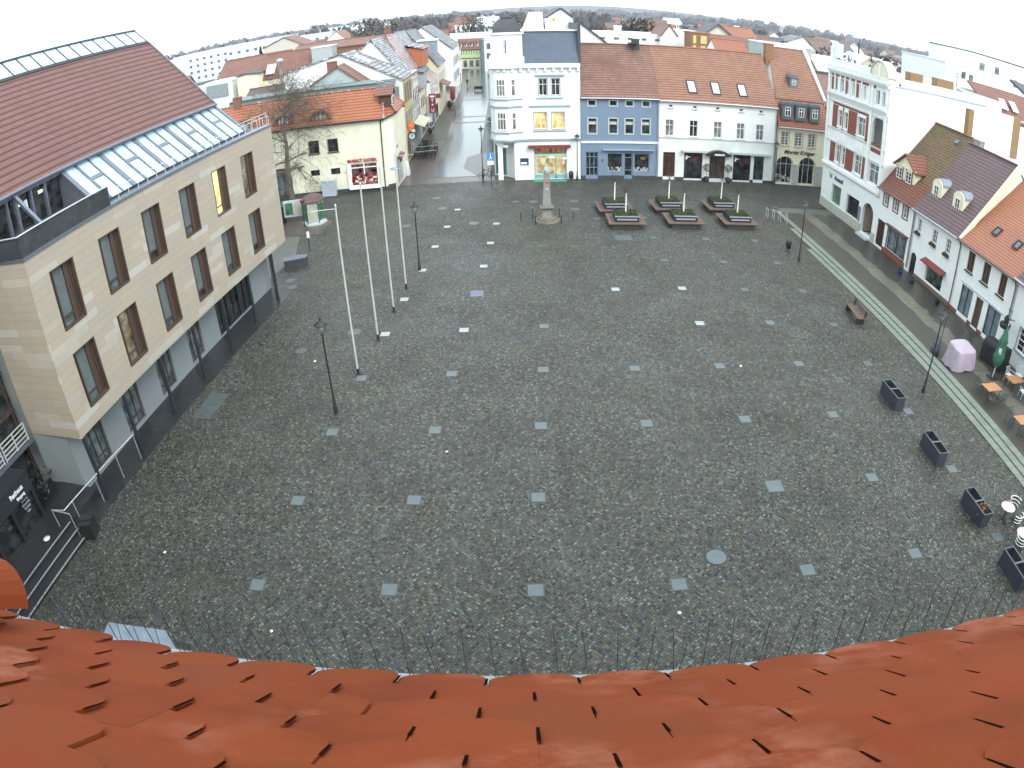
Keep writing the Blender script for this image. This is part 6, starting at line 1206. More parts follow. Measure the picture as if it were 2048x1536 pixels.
# street café: dark sets
CG2 = 'dark café furniture at the street mouth'
TS0 = make_table(1.2,.7,plain('grey_table',(.16,.17,.17),.6),BLACK,'street_table'); first = True
CS0 = make_chair(BLACK,'street_chair'); fc = True; ci = 0
for i, (x, y, l) in enumerate([(-8.6,80.2,'nearest the paving edge, right'),(-8.6,83.2,'right, at the back'),(-9.9,79.9,'left, near the white shop sign'),(-9.9,83.0,'left, at the back')]):
    o = TS0 if i == 0 else dup(TS0,(x,y,0)); o.location = (x,y,0); tag(o, 'dark café table in the street, '+l, 'table', CG2)
    for j, (dx_, dy_, r_) in enumerate([(-.35,.65,0),(.35,.65,0),(-.35,-.65,pi),(.35,-.65,pi)]):
        o = CS0 if fc else dup(CS0,(0,0,0)); fc = False; o.location = (x+dx_,y+dy_,0); o.rotation_euler = (0,0,r_)
        tag(o, 'black chair %s the street table %s' % (['behind left of','behind right of','in front left of','in front right of'][j], l), 'chair', CG2)
o = thing('folded_parasol', 'white wrapped parasol stand at the corner of the kiosk house', 'parasol', (-10.2,71.3,0)); b = MB(); b.lathe([(.3,.0),(.34,.3),(.26,1.0),(.2,1.45),(0,1.6)], 12); b.build('cover', plain('grey_white_cover',(.55,.6,.62),.6), o)
o = thing('person', 'distant person in dark clothes walking up the street', 'person', (-7.7,158,0)); 
def small_person(par, m):
    me = bpy.data.meshes.new('body'); V_ = [(0,0,.95),(0,0,1.2),(0,0,1.42),(0,.0,1.55),(0,0,1.68),(.2,0,1.4),(.24,.03,1.12),(.22,-.06,.88),(-.2,0,1.4),(-.24,-.03,1.12),(-.22,.06,.88),(.09,0,.9),(.11,-.12,.48),(.11,.02,.05),(-.09,0,.9),(-.11,.12,.5),(-.11,.18,.05)]
    E_ = [(0,1),(1,2),(2,3),(3,4),(2,5),(5,6),(6,7),(2,8),(8,9),(9,10),(0,11),(11,12),(12,13),(0,14),(14,15),(15,16)]
    me.from_pydata(V_, E_, []); o = bpy.data.objects.new('body', me); COL.objects.link(o); o.parent = par; md = o.modifiers.new('skin','SKIN'); R_ = [.16,.17,.15,.06,.11,.08,.06,.045,.08,.06,.045,.1,.07,.05,.1,.07,.05]
    for v_, r_ in zip(me.skin_vertices[0].data, R_): v_.radius = (r_, r_)
    me.skin_vertices[0].data[0].use_root = True; o.modifiers.new('sub','SUBSURF').render_levels = 1; me.materials.append(m); return o
small_person(o, BLACK); 
t = thing('display_cart', 'small dark bench cart standing in the middle of the far street', 'bench', (-4.9,147,0)); b = MB(); b.box(-.9,.9,-.4,.4,.4,.5); [b.box(x,x+.1,-.35,.35,0,.4) for x in (-.85,.75)]; b.box(-.9,.9,.32,.4,.5,.95); b.build('body', BLACK, t)
t = thing('red_parasol', 'closed dark red parasol beside the far awning in the street', 'parasol', (-8.9,126,0)); b = MB(); b.lathe([(.04,0),(.04,.8)], 6); b.build('pole', IRON, t); b = MB(); b.lathe([(.1,.8),(.45,1.2),(.42,2.6),(.2,3.3),(0,3.5)], 10); b.build('canopy', plain('dark_red_canvas',(.22,.03,.03),.6), t)
t = thing('market_awning', 'pale pink awning with stalls in front of the far houses', 'awning', (-10,131,0)); b = MB(); b.slab((-.5,-3,3.6),(2.2,-3,3.2),(2.2,3,3.2),(-.5,3,3.6),.1); b.build('canopy', plain('pale_pink_canvas',(.60,.42,.40),.6), t); b = MB(); [b.tube((2.0,y,0),(2.0,y,3.2),.04) for y in (-2.9,2.9)]; b.build('posts', IRON, t)
for i, (x, y, h_, l) in enumerate([(-10.2,96.6,1.6,'dark shrub pot under the red hanging sign'),(-9.6,84.9,1.2,'dark shrub pot behind the street café tables'),(-9.2,122,1.3,'green shrubs below the far pink awning'),(-1.6,92,2.6,'tall narrow evergreen against the right side of the street')]):
    b = MB(); leaves(b, 260, lambda q: (q.gauss(0,.28), q.gauss(0,.28), q.uniform(.3,h_)), .11, 0, 0, i+40); b.lathe([(.2,0),(.28,.4)], 8, mi=1); o = b.build('shrub', [plain('dark_foliage',(.025,.035,.02),.7,.5,12), BLACK]); o.location = (x,y,0); tag(o, l, 'shrub')

# ---------------------------------------------------------------- the big bare tree
BARK = plain('grey_brown_bark', (.12,.10,.078), .85, .3, 6, bump=.3)
def bare_tree(name, label, loc, H, R0, seed, spread=1.0, group=None, detail=5, mat_=None):
    q = random.Random(seed); t = thing(name, label, 'tree', loc, 0, group); tb = MB(); cb = MB()
    def grow(b, p, d, L, r, depth):
        segs = 3 if depth < 3 else 2
        for k in range(segs):
            d2 = (d + Vector((q.gauss(0,.12), q.gauss(0,.12), q.gauss(0,.06))) + Vector((0,0,-.03*depth))).normalized(); e = p + d2*(L/segs); r2 = r*(.86 if depth < 3 else .75)
            b.tube(p, e, max(r,.010), max(r2,.009), 6 if r > .05 else 3, caps=False); p, d, r = e, d2, r2
            if depth < detail and k >= 0:
                for _ in range(2):
                    a = q.uniform(0,2*pi); o_ = d.orthogonal().normalized(); o_.rotate(Matrix.Rotation(a,3,d)); nd = (d*q.uniform(.45,.8) + o_*q.uniform(.6,1.0)*spread).normalized()
                    grow(cb, p, nd, L*q.uniform(.52,.74), r*.55, depth+1)
        if depth < detail: grow(cb, p, d, L*.7, r*.8, depth+1)
    p = Vector((0,0,0)); d = Vector((.0,0,1)); tb.tube((0,0,0),(0,0,.5),R0*1.35,R0,12,caps=False)
    z = .5; n = 9; r = R0; pts = [Vector((0,0,.5))]
    for k in range(n):
        e = pts[-1] + Vector((q.gauss(0,.09), q.gauss(0,.09), (H*.72-.5)/n)); r2 = R0*(1-.085*(k+1)); tb.tube(pts[-1], e, r, r2, 10, caps=False); r = r2; pts.append(e)
        if k >= 2:
            for j in range(3 if k < 7 else 4):
                a = q.uniform(0,2*pi); up = .15 + .12*(k-2); nd = Vector((cos(a)*spread, sin(a)*spread, up)).normalized(); L = H*(.45 - .028*(k-2))
                grow(cb, e, nd, L*.8, r*.42, 2)
    grow(cb, pts[-1], Vector((0,0,1)), H*.2, r*.8, 1)
    m = mat_ or BARK; tb.build('trunk', m, t); cb.build('crown', m, t); return t
bare_tree('bare_tree', 'large bare spreading tree between the town hall and the kiosk house', (-20.7,63.6,0), 12.6, .33, 11, 1.25, detail=5)
# ---------------------------------------------------------------- back yards left, between town hall and the street
def block(name, label, x0, x1, y0, y1, z0, z1, wall, cat='building', roofz=None, roofm=None, wins=(), rx=0, parapet=True, group=None):
    t = thing(name, label, cat, ((x0+x1)/2, y0, 0), 0, group); w = (x1-x0)/2; D = y1-y0; b = MB(); b.box(-w,w,0,D,z0,z1); b.build('wall', wall, t)
    b = MB(); b.box(-w-.1,w+.1,-.1,D+.1,z1,z1+.18); b.build('roof', roofm or ROOFW, t)
    for (a, c, d, e) in wins:
        f = MB(); f.box(a-x0-w-.06,c-x0-w+.06,-.04,0,d-.06,e+.06); f = f.build('window', TRIM, t); g_ = MB(); g_.box(a-x0-w,c-x0-w,-.06,-.045,d,e); g_.build('pane', GL3, f)
    return t
def row_house(name, label, x0, x1, y0, D, ze, zr, wall, roof, wins=(), cat='house', group=None, rz=0, sym=True):
    t = thing(name, label, cat, ((x0+x1)/2, y0, 0), rz, group); w = (x1-x0)/2
    body(t, -w, w, D, ze, wall, (), (D/2, zr-.1)); gable_roof(t, -w, w, -.25, ze-.1, D/2, zr, D+.25, ze-.1, roof, over=.1)
    for (a, c, d, e) in wins:
        f = MB(); f.box(a-.06,c+.06,-.04,0,d-.06,e+.06); f = f.build('window', TRIM, t); g_ = MB(); g_.box(a,c,-.06,-.045,d,e); g_.build('pane', GL, f)
    return t
block('yard_house', 'pale house with grey recessed wall and window beside the town hall roof', -45.5, -40.3, 100, 106, 0, 11.2, W_WHITE, 'house', wins=[(-43.6,-42.4,9.6,10.8)])
b = MB(); b.box(-44.6,-41.0,99.7,99.95,9.0,11.0); tag(b.build('recessed_facade', plain('grey_green_panel',(.22,.26,.27),.7)), 'grey panelled balcony front on the pale yard house', 'balcony')
row_house('long_red_roof_house', 'long low house with weathered red roof left of the white chimney house', -45, -33.2, 106, 8, 11.8, 14.2, W_CREAM, RT_BRN)
block('white_side_house', 'white flat roofed wall with grey door next to the town hall roof edge', -49.0, -44.9, 98, 104, 0, 11.6, W_WHITE, 'house', roofm=ROOFD)
t, a, c, D = gable_front('cream_gable_wall_house', 'cream house wall with small lean-to roof in the back yards', -39.0, -35.5, 99, 106, 11.7, -37.4, 11.9, W_CREAM, ROOFD)
row_house('brown_roof_house', 'brown roofed house with a bright skylight in the back yards', -36.0, -27.8, 101, 9, 10.5, 14.1, W_CREAM, RT_BRN)
b = MB(); b.slab((-35.0,100.9,11.2),(-33.6,100.9,11.2),(-33.6,102.3,12.6),(-35.0,102.3,12.6),.1); tag(b.build('skylight', plain('pale_window_panel',(.75,.77,.8),.3)), 'bright rectangular skylight on the brown yard roof', 'skylight')
block('pale_chimney_block', 'broad pale chimney stack block above the brown yard roofs', -27.8, -24.6, 102, 105, 0, 14.1, W_GREY, 'building')
row_house('long_brown_warehouse', 'long low brown building with pale sheet roof edge behind the white gable', -34, -17, 112, 10, 13.6, 14.6, plain('brown_wall',(.22,.12,.07),.8,.2), RT_BRN)
block('sheet_roof_row', 'low pale sheet roof directly behind the orange kiosk roof', -38, -21.6, 71.8, 77, 0, 9.9, W_GREY, 'building', roofm=ROOFW)
row_house('purple_roof_shed', 'small shed with purple grey tiles behind the bare tree', -31, -24.5, 80, 6, 9.2, 10.6, W_CREAM, RT_PUR)
t = thing('steel_flue', 'round white steel flue pipe in the back yards', 'flue', (-29.0,90,0)); b = MB(); b.lathe([(.22,9),(.22,13.2),(.45,13.3),(.45,13.6),(0,13.8)], 12); b.build('pipe', STEEL, t)
block('gym_hall', 'large beige hall with shallow gable beyond the back yards', -62, -44, 170, 190, 0, 12.0, W_CREAM, 'building')
t, a, c, D = gable_front('beige_gable_house', 'beige house with pointed gable among the far white roofs', -52, -41, 150, 160, 13.2, -47, 16.4, plain('beige_wall',(.50,.48,.42),.8,.08), RT_BRN, zel=14.6)
t, a, c, D = gable_front('red_white_house', 'white gabled house with red roof on the wooded skyline', -50.7, -43.3, 200, 212, 12.4, -46.7, 15.7, W_WHITE, RT_RED); 
row_house('hill_house', 'white house with dark red roof and skylights on the wooded hill', -20.7, -10.6, 330, 10, 12.6, 16.0, W_WHITE, RT_BRN, wins=[(-4+2.2*k,-3+2.2*k,10,11.4) for k in range(4)])
block('flat_street_end', 'low building with long white roof behind the half-timbered house', -16, 0, 216, 230, 0, 10.6, W_WHITE, 'building')
row_house('red_block_house', 'dull red roofed building behind the white street gable', -17.6, -13.8, 190, 5, 11.4, 13.2, plain('dull_red_wall',(.20,.11,.10),.8,.1), RT_BRN)
# apartment blocks far left: pale long slabs with dots of windows
for i, (x0, x1, y, h) in enumerate([(-230,-150,300,15.5),(-165,-100,330,16.2),(-118,-70,290,15.0),(-90,-55,350,16.8)]):
    t = thing('apartment_block', 'long pale apartment block in the far left haze, %s' % ['leftmost, nearest the town hall roof','second from left','third from left','rightmost of four'][i], 'apartment block', ((x0+x1)/2,y,0), 0, 'far apartment blocks'); W_ = (x1-x0)/2
    b = MB(); b.box(-W_,W_,0,14,0,h)
    for fl in range(4):
        for k in range(int((x1-x0)/4)): b.box(-W_+1.2+4*k,-W_+2.6+4*k,-.1,-.02,2.2+3.3*fl,3.5+3.3*fl,1)
    b.build('wall', [plain('pale_concrete',(.66,.70,.72),.8,.06,.1), GL3], t); b = MB(); b.box(-W_-.2,W_+.2,-.2,14.2,h,h+.3); b.build('roof', ROOFW, t)
# behind the far row, centre and right
block('long_flat_hall', 'long white flat roofed hall behind the blue house roof', 14.6, 27, 110, 125, 0, 13.5, W_WHITE, 'building', wins=[(15.5+2.2*k,16.3+2.2*k,12.6,13.0) for k in range(5)])
block('roof_box', 'small white box on the long flat hall', 18.5, 19.4, 113, 115, 13.5, 14.7, W_WHITE, 'roof structure')
t, a, c, D = gable_front('white_step_gable', 'narrow white house with pointed gable left of the brick tower', 25.0, 27.4, 108, 116, 13.9, 26.2, 15.6, W_WHITE, RT_BRN)
block('white_terrace_house', 'white house block joined to the brick tower', 27.3, 31.3, 111, 119, 0, 14.6, W_WHITE, 'house', wins=[(30.0,30.3,12.4,14)])
BRT = bricks('tower_brick', (.30,.14,.06), (.25,.11,.05), (.2,.12,.08), .25, .08, .01, .8)
t = block('brick_tower', 'ochre brick tower-like building with tall yellow window bays', 28.6, 31.6, 104, 108, 0, 14.6, BRT, 'building', roofm=plain('brick_cap',(.28,.12,.07),.8))
b = MB(); [b.box(x,x+.5,-.12,-.02,z_,z_+1.3) for x in (-1.2,) for z_ in (11.3,12.9)]; [b.box(x,x+1.0,-.12,-.02,z_,z_+1.3) for x in (.0,) for z_ in (11.3,12.9)]; b.build('window_bays', plain('ochre_bay',(.55,.42,.18),.6,.2), t)
t = block('white_flat_house', 'white house right of the brick tower', 31.3, 33.6, 112, 120, 0, 14.2, W_WHITE, 'house', wins=[(32.2,32.5,12.9,13.5)])
row_house('red_villa', 'red brick villa with pinkish roof right of the brick tower', 44, 57, 150, 10, 13.6, 15.8, plain('dull_red_wall',(.26,.10,.08),.8,.1), RT_RED, wins=[(-5+2.6*k,-4+2.6*k,11.5,12.8) for k in range(5)])
row_house('red_dormer_annex', 'small house with bright orange roof and two roof windows behind the wide orange roof', 28.5, 33.0, 90, 6, 12.4, 14.3, W_WHITE, RT_RED)
b = MB(); b.box(33.0,34.3,88.5,90,0,12.8); tag(b.build('white_gable_end', W_WHITE), 'plain white wall end next to the bright orange roof', 'wall')
block('long_sheet_roof', 'low building with long white sheet roof behind the arcade house', 35.5, 43, 91, 97, 0, 14.4, W_GREY, 'building')
t, a, c, D = gable_front('small_white_villa', 'small white villa with dark windows left of the brick facade building', 64.5, 70.5, 150, 158, 13.8, 68.6, 15.5, W_WHITE, RT_DRK)
row_house('ochre_cottage', 'ochre cottage with pale roof between arcade house and brick facade', 43.6, 47.6, 90, 6, 11.6, 13.6, W_YEL, ROOFW)
t = thing('radio_mast', 'slender lattice radio mast on the right skyline', 'mast', (139.8,250,0)); b = MB(); b.tube((0,0,0),(0,0,16),.5,.35,6); b.tube((0,0,16),(0,0,24),.12,.04,5); b.build('mast', IRON, t)
# right background: white hospital like block and tiled roofs beyond the party wall
t = block('white_corner_block', 'large white building with few dark windows behind the party wall', 59.4, 70.9, 80, 92, 0, 16.6, W_WHITE, 'building', wins=[(62.5,63.3,14.9,15.9),(64.0,64.8,14.7,15.7)])
t = block('white_upper_block', 'higher white building at the right edge with dark sloping eave', 67.5, 84, 84, 96, 0, 19.2, W_WHITE, 'building', wins=[(69.2,70.4,16.6,18.0),(72.6,73.6,16.6,18.0),(77,78,15.6,16.8)], roofm=ROOFD)
t = thing('skylight_house', 'house with red tiled roof, two bright roof windows and brick stack beyond the party wall', 'house', (54.0,56,0), 0); b = MB(); b.box(-5.6,8,0,8,0,12.6); b.build('wall', W_WHITE, t); b = MB(); b.slab((-5.6,-.3,12.4),(8,-.3,12.0),(8,3.2,15.1),(-6.8,3.2,15.4),.2); b.build('roof', RT_BRN, t)
for x in (-3.4,-1.7): b = MB(); b.slab((x,.55,13.35),(x+.9,.55,13.33),(x+.9,1.6,14.3),(x,1.6,14.32),-.1); b.build('roof_window', plain('pale_window_panel',(.75,.77,.8),.3), t)
chimney(t, -2.6, -.9, 8.5, 12.9, 1.1, .7, BRC, cap=False)
t = thing('white_firewall', 'long white upper wall running behind the chimneys on the right', 'wall', (52,60,0)); b = MB(); b.add([(-6,0,0),(6,0,0),(6,0,13.6),(-6,0,14.6),(-6,.5,0),(6,.5,0),(6,.5,13.6),(-6,.5,14.6)],[(0,1,2,3),(7,6,5,4),(3,2,6,7),(0,3,7,4),(1,5,6,2)]); b.build('wall', W_WHITE2, t)
t = thing('red_roof_block', 'red tiled roof with dark ridge at the far right edge', 'house', (66,64,0)); b = MB(); b.box(-4,9,0,8,0,14.2); b.build('wall', plain('orange_brown_wall',(.30,.13,.08),.8), t); b = MB(); b.slab((-4.3,-.3,15.2),(9,-.3,14.4),(9,4,16.0),(-4.3,4,16.8),.3); b.build('roof', ROOFD, t)

# ---------------------------------------------------------------- scattered town to the horizon
rr = random.Random(21)
FW = [plain('far_white',(.72,.73,.72),.8,.05), plain('far_cream',(.6,.56,.46),.8,.05), plain('far_grey',(.45,.47,.48),.8,.05), plain('far_brick',(.28,.13,.09),.8,.1)]
FR = [plain('far_red_roof',(.24,.09,.06),.7,.2,.8), plain('far_brown_roof',(.14,.085,.07),.7,.2,.8), plain('far_pale_roof',(.6,.63,.66),.6,.1,.8), plain('far_dark_roof',(.09,.09,.10),.7,.2,.8)]
FWN = ['white','cream','grey','brick']; FRN = ['red','brown','pale','dark']
def far_house_src(w, d, h, r, wi, ri):
    t = thing('town_house', '', 'house'); b = MB(); b.add([(-w,-d,0),(w,-d,0),(w,d,0),(-w,d,0),(-w,-d,h),(w,-d,h),(w,d,h),(-w,d,h),(-w,0,h+r),(w,0,h+r)], [(0,1,5,4),(2,3,7,6),(1,2,6,9,5),(3,0,4,8,7)])
    for k in range(int(w)): b.box(-w+.6+2*k,-w+1.5+2*k,-d-.05,-d-.01,h-2.2,h-.8,1); b.box(-w+.6+2*k,-w+1.5+2*k,-d-.05,-d-.01,h-5,h-3.6,1)
    b.build('wall', [FW[wi], GL3], t)
    b = MB(); b.slab((-w-.4,-d-.4,h-.3),(w+.4,-d-.4,h-.3),(w+.4,0,h+r),(-w-.4,0,h+r),.25); b.slab((-w-.4,0,h+r),(w+.4,0,h+r),(w+.4,d+.4,h-.3),(-w-.4,d+.4,h-.3),.25); b.build('roof', FR[ri], t)
    return t
srcs = {}
def place_far(x, y, rz, lab_where):
    key = (rr.choice([0,0,0,1,1,2,3]), rr.choice([0,0,1,1,1,2,3])); base = (5.5+key[0], 4.5, 6.5+key[1]*.8, 3.6)
    if key not in srcs: srcs[key] = far_house_src(*base, *key); o = srcs[key]
    else: o = dup(srcs[key], (x,y,0), rz)
    o.location = (x,y,0); o.rotation_euler = (0,0,rz); s_ = rr.uniform(.85,1.35); o.scale = (s_,s_,s_)
    tag(o, 'small far town house with %s walls and %s roof, %s' % (FWN[key[0]], FRN[key[1]], lab_where), 'house', 'far town houses, %s, %s walls %s roof' % (lab_where, FWN[key[0]], FRN[key[1]]))
n = 0
for k in range(170):
    y = 150*(1+rr.random()*5)**1.05; ang = rr.uniform(-.62,.98); x = y*math.tan(ang)
    if x < -.33*y - 5 and y > 700: continue
    if y < 230 and -30 < x < 8: continue
    where = 'beyond the square' if 0 <= ang < .4 else ('on the right skyline' if ang >= .4 else 'left of the street')
    if y < 150+30: continue
    place_far(x, y, rr.choice([0, pi/2, .4, -.5]) + rr.uniform(-.2,.2), where); n += 1
# nearer roofs hidden partly: between 100 and 180 m on the right side
for k in range(26):
    y = rr.uniform(112,175); x = rr.uniform(36,150)
    if x < 50 and y < 125: continue
    place_far(x, y, rr.choice([0, pi/2]) + rr.uniform(-.2,.2), 'behind the arcade house')

# distant winter trees: individual silhouettes
def cloud_tree(n_, R_, H_, seed, m, conifer=False, name='far_tree'):
    q = random.Random(seed); t = thing(name, '', 'tree'); b = MB()
    def f(q):
        if conifer: z_ = q.random()**1.3; r_ = R_*(1-z_)*sqrt(q.random()); a_ = q.uniform(0,2*pi); return (r_*cos(a_), r_*sin(a_), H_*.12+H_*.88*z_)
        v_ = Vector((q.gauss(0,1),q.gauss(0,1),q.gauss(0,1))).normalized()*(q.random()**.5); return (v_.x*R_*(1+.25*sin(3*v_.z*3)), v_.y*R_, H_*.62+v_.z*H_*.38)
    leaves(b, n_, f, R_*.10, 0, 0, seed); b.build('crown', m, t); b = MB(); b.tube((0,0,0),(0,0,H_*.6),R_*.06,R_*.03,6); b.build('trunk', BARK, t); return t
BARE = plain('bare_crown',(.10,.09,.085),.9,.2,1); EVER = plain('evergreen_crown',(.025,.045,.03),.8,.4,1)
ct = [cloud_tree(900,4.2,13,1,BARE), cloud_tree(900,5,15,2,BARE), cloud_tree(1100,3.2,15,3,EVER,True,'far_conifer'), cloud_tree(1100,4.2,15,4,EVER,False,'far_pine')]
used4 = set()
def place_tree(i, x, y, s_, label, group=None):
    src = ct[i]; o = src if i not in used4 else dup(src,(x,y,0)); used4.add(i); o.location = (x,y,0); o.rotation_euler = (0,0,rr.uniform(0,6)); o.scale = (s_,s_,s_); tag(o, label, 'tree', group)
place_tree(3, 30.0,160,1.08,'dark pine pair above the long flat hall, left one'); place_tree(3, 33.3,162,1.1,'dark pine pair above the long flat hall, right one'); place_tree(2, 27.4,163,.95,'dark conifer left beside the pine pair')
place_tree(3, 56.0,150,.92,'dark evergreen clump behind the arcade house roof'); place_tree(2, -62.0,125,.92,'dark conifer beside the town hall roof edge'); place_tree(2, -58,165,1.0,'dark spruce standing above the long red yard roof'); place_tree(0, -50.0,160,.9,'bare tree right of the dark spruce')
place_tree(2, -43.8,103.5,.66,'narrow dark conifer in the back yards beside the pale house'); place_tree(1, -38,205,1.28,'tall bare crown on the skyline behind the white gable'); place_tree(1, -33,215,1.2,'second tall bare crown on the skyline behind the white gable'); place_tree(0, -28,240,1.3,'bare crown on the skyline left of the street')
place_tree(1, 60,118,1.0,'bare tree behind the arcade house verge, left one'); place_tree(0, 66,122,1.0,'bare tree behind the arcade house verge, right one'); place_tree(1, 74,120,1.02,'bare tree above the brick facade parapet, left'); place_tree(0, 84,122,1.05,'bare tree above the brick facade parapet, middle'); place_tree(1, 96,126,.98,'bare tree above the brick facade parapet, right')
place_tree(0, 0,240,1.15,'bare tree behind the turret dome'); place_tree(1, 6,260,1.2,'bare tree right behind the turret dome'); place_tree(1,-10,265,1.15,'bare tree by the far white hill house')
GT = 'bare trees scattered through the far town'
for k in range(70):
    y = rr.uniform(190,620); ang = rr.uniform(-.6,1.0); x = y*math.tan(ang)
    if y < 260 and -25 < x < 5: continue
    place_tree(rr.choice([0,1,0,1,3]), x, y, rr.uniform(.6,.95), 'tree among the far roofs of the town', GT)
# far woods: ragged belts, one mass each
def wood(name, pts, h0, h1, depth, m, seed, dens=1.0, cell=5.0):
    q = random.Random(seed); b = MB()
    for (x0,y0),(x1,y1) in zip(pts, pts[1:]):
        L = math.hypot(x1-x0, y1-y0); n_ = int(L/cell*dens)
        for k in range(n_):
            f = (k+q.random())/n_; h = q.uniform(h0,h1)
            for _ in range(2):
                cx = x0+(x1-x0)*f + q.gauss(0,cell*.6); cy = y0+(y1-y0)*f + q.uniform(0,depth); R_ = cell*q.uniform(.6,1.1)
                vs = []; n1 = 7
                for lv, rz_ in ((.0,.75),(.35,1.0),(.7,.8),(.92,.4)): vs += [(cx+R_*.9*rz_*q.uniform(.75,1.15)*cos(2*pi*j/n1), cy+R_*.5*rz_*sin(2*pi*j/n1), h*(.12+.86*lv)*q.uniform(.95,1.05)) for j in range(n1)]
                b.add(vs, [(r_*n1+j,r_*n1+(j+1)%n1,(r_+1)*n1+(j+1)%n1,(r_+1)*n1+j) for r_ in range(3) for j in range(n1)]+[tuple(range(3*n1,4*n1))])
                for j in range(16):
                    a_ = q.uniform(0,2*pi); e_ = q.uniform(-.2,1.3); rr_ = R_*.95*cos(e_)*q.uniform(.9,1.15); z_ = h*(.5+.5*sin(e_)*q.uniform(.95,1.08)); s_ = cell*q.uniform(.05,.13)
                    u = Vector((q.gauss(0,.5),0,1)).normalized(); w = Vector((1,0,q.gauss(0,.4))).normalized(); c_ = Vector((cx+rr_*cos(a_), cy-R_*.5, z_)); b.add([c_-u*s_*2, c_-w*s_, c_+u*s_*2, c_+w*s_], [(0,1,2,3)])
    o = b.build(name, m); o['kind'] = 'stuff'; o['label'] = 'grey winter woods on the horizon'; o['category'] = 'woods'; return o
WOOD = plain('winter_wood',(.085,.08,.09),.95,.2,.2)
wood('near_wood', [(-260,420),(-180,380),(-120,330),(-70,300),(-30,340)], 12, 19, 30, WOOD, 1, 1.2, 5.5)
wood('hill_wood', [(-60,430),(0,460),(80,470)], 13, 18.5, 40, WOOD, 2, 1.5, 5)
wood('middle_wood', [(60,560),(220,600),(420,560),(600,480)], 8, 13, 60, WOOD, 3, 1.0, 8)
wood('far_wood', [(-900,1100),(-300,1300),(300,1400),(1000,1200),(1500,800)], 12, 19, 90, WOOD, 4, 1.0, 14)
wood('horizon_wood', [(-2200,1700),(-900,2200),(300,2400),(1500,2100),(2400,1200)], 22, 34, 150, WOOD, 5, .9, 26)
b = MB(); N = 60
for k in range(N):
    a0, a1 = -1.1+2.2*k/N, -1.1+2.2*(k+1)/N; R_ = 3000
    h0, h1 = 30+14*sin(a0*5+1)+8*sin(a0*13), 30+14*sin(a1*5+1)+8*sin(a1*13)
    P0, P1 = (R_*sin(a0), R_*cos(a0)), (R_*sin(a1), R_*cos(a1)); Q0, Q1 = (P0[0]*1.15, P0[1]*1.15), (P1[0]*1.15, P1[1]*1.15)
    b.quad((*P0,-1),(*P1,-1),((P1[0]+Q1[0])/2,(P1[1]+Q1[1])/2,h1),((P0[0]+Q0[0])/2,(P0[1]+Q0[1])/2,h0)); b.quad(((P0[0]+Q0[0])/2,(P0[1]+Q0[1])/2,h0),((P1[0]+Q1[0])/2,(P1[1]+Q1[1])/2,h1),(*Q1,-1),(*Q0,-1))
struct(b.build('hills', WOOD))
# ---------------------------------------------------------------- the viewer's own roof
def clay():
    t = NT('fired_clay'); co = t.co(); n = t.noise(2.6, 6, .6); c = t.ramp(n, [(.3, (.150,.029,.009)), (.5, (.205,.041,.012)), (.72, (.18,.044,.017))])
    p = t.noise(7.0, 6, .7); mask = t.math('MULTIPLY', t.ramp(t.noise(1.9, 3, .5), [(.55, (0,0,0)), (.62, (1,1,1))]), t.ramp(p, [(.42, (0,0,0)), (.6, (1,1,1))]))
    c = t.mix(t.math('MULTIPLY', mask, .65), c, (.34,.12,.075)); c = t.mix(t.math('MULTIPLY', t.noise(18, 3), .25), c, (.16,.045,.02))
    at_ = t.n('ShaderNodeAttribute', attribute_name='tint'); c = t.mix(1.0, c, at_.outputs['Color'], 'MULTIPLY'); t.base(c); t.rough(.8); t.b.inputs['Specular IOR Level'].default_value = .12; t.bump(t.noise(40, 4), .25, .002); return t.m
CLAY = clay()
t = thing('viewing_roof', 'orange beavertail tile roof of our own building along the bottom edge', 'roof', (0,0,17), 0)
YE = lambda x: .83 - .036*x
TW, EX = .18, .098                     # tile width, course spacing in plan
b = MB(); q = random.Random(31); TINT = []; jb = MB()
dn = Vector((0,.7071,-.7071)); nn = Vector((0,.7071,.7071))
for k in range(13):
    yb = .0 - EX*k
    for i in range(-20, 21):
        x = (i + (.5 if k % 2 else 0))*TW + .02 + q.uniform(-.002,.002)
        if abs(x) > 3.4: continue
        Y = YE(x) + yb + q.uniform(-.003,.003); z = -1.222 + (YE(x) - Y); lift = q.uniform(0,.004); hw = TW/2 - .0026
        up = -dn; P = []
        w2 = hw - .0035; n_ = 10
        base = Vector((x, Y, z)); ln = .27
        def pt_(u, s_, o_): return base + Vector((u,0,0)) + up*s_ + nn*(o_ + lift)
        # outline from top right down to curved bottom
        O = [(hw, ln), (hw, .058)] + [(hw*cos(pi*j/n_), .058-.058*sin(pi*j/n_)) for j in range(1,n_)] + [(-hw, .058), (-hw, ln)]
        th0 = .007; tilt = lambda s_: .009*(1 - s_/ln) 
        top = [pt_(u, s_, tilt(s_)+th0*.5) for u, s_ in O]; bot = [pt_(u, s_, tilt(s_)-th0*.5) for u, s_ in O]; m_ = len(O)
        b.add(top+bot, [tuple(range(m_-1,-1,-1)), tuple(range(m_,2*m_))] + [(j,(j+1)%m_,m_+(j+1)%m_,m_+j) for j in range(m_)])
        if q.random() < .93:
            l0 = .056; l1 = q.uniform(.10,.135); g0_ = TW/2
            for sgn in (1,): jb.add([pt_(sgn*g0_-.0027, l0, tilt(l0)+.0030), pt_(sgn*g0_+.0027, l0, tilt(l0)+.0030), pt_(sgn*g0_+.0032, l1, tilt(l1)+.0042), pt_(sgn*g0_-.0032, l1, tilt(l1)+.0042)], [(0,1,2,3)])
        v_ = q.uniform(.93,1.04); TINT += [(v_, v_*q.uniform(.98,1.03), v_*q.uniform(.96,1.08), 1)]*(2+m_)
ro = b.build('roof_tiles', CLAY, t)
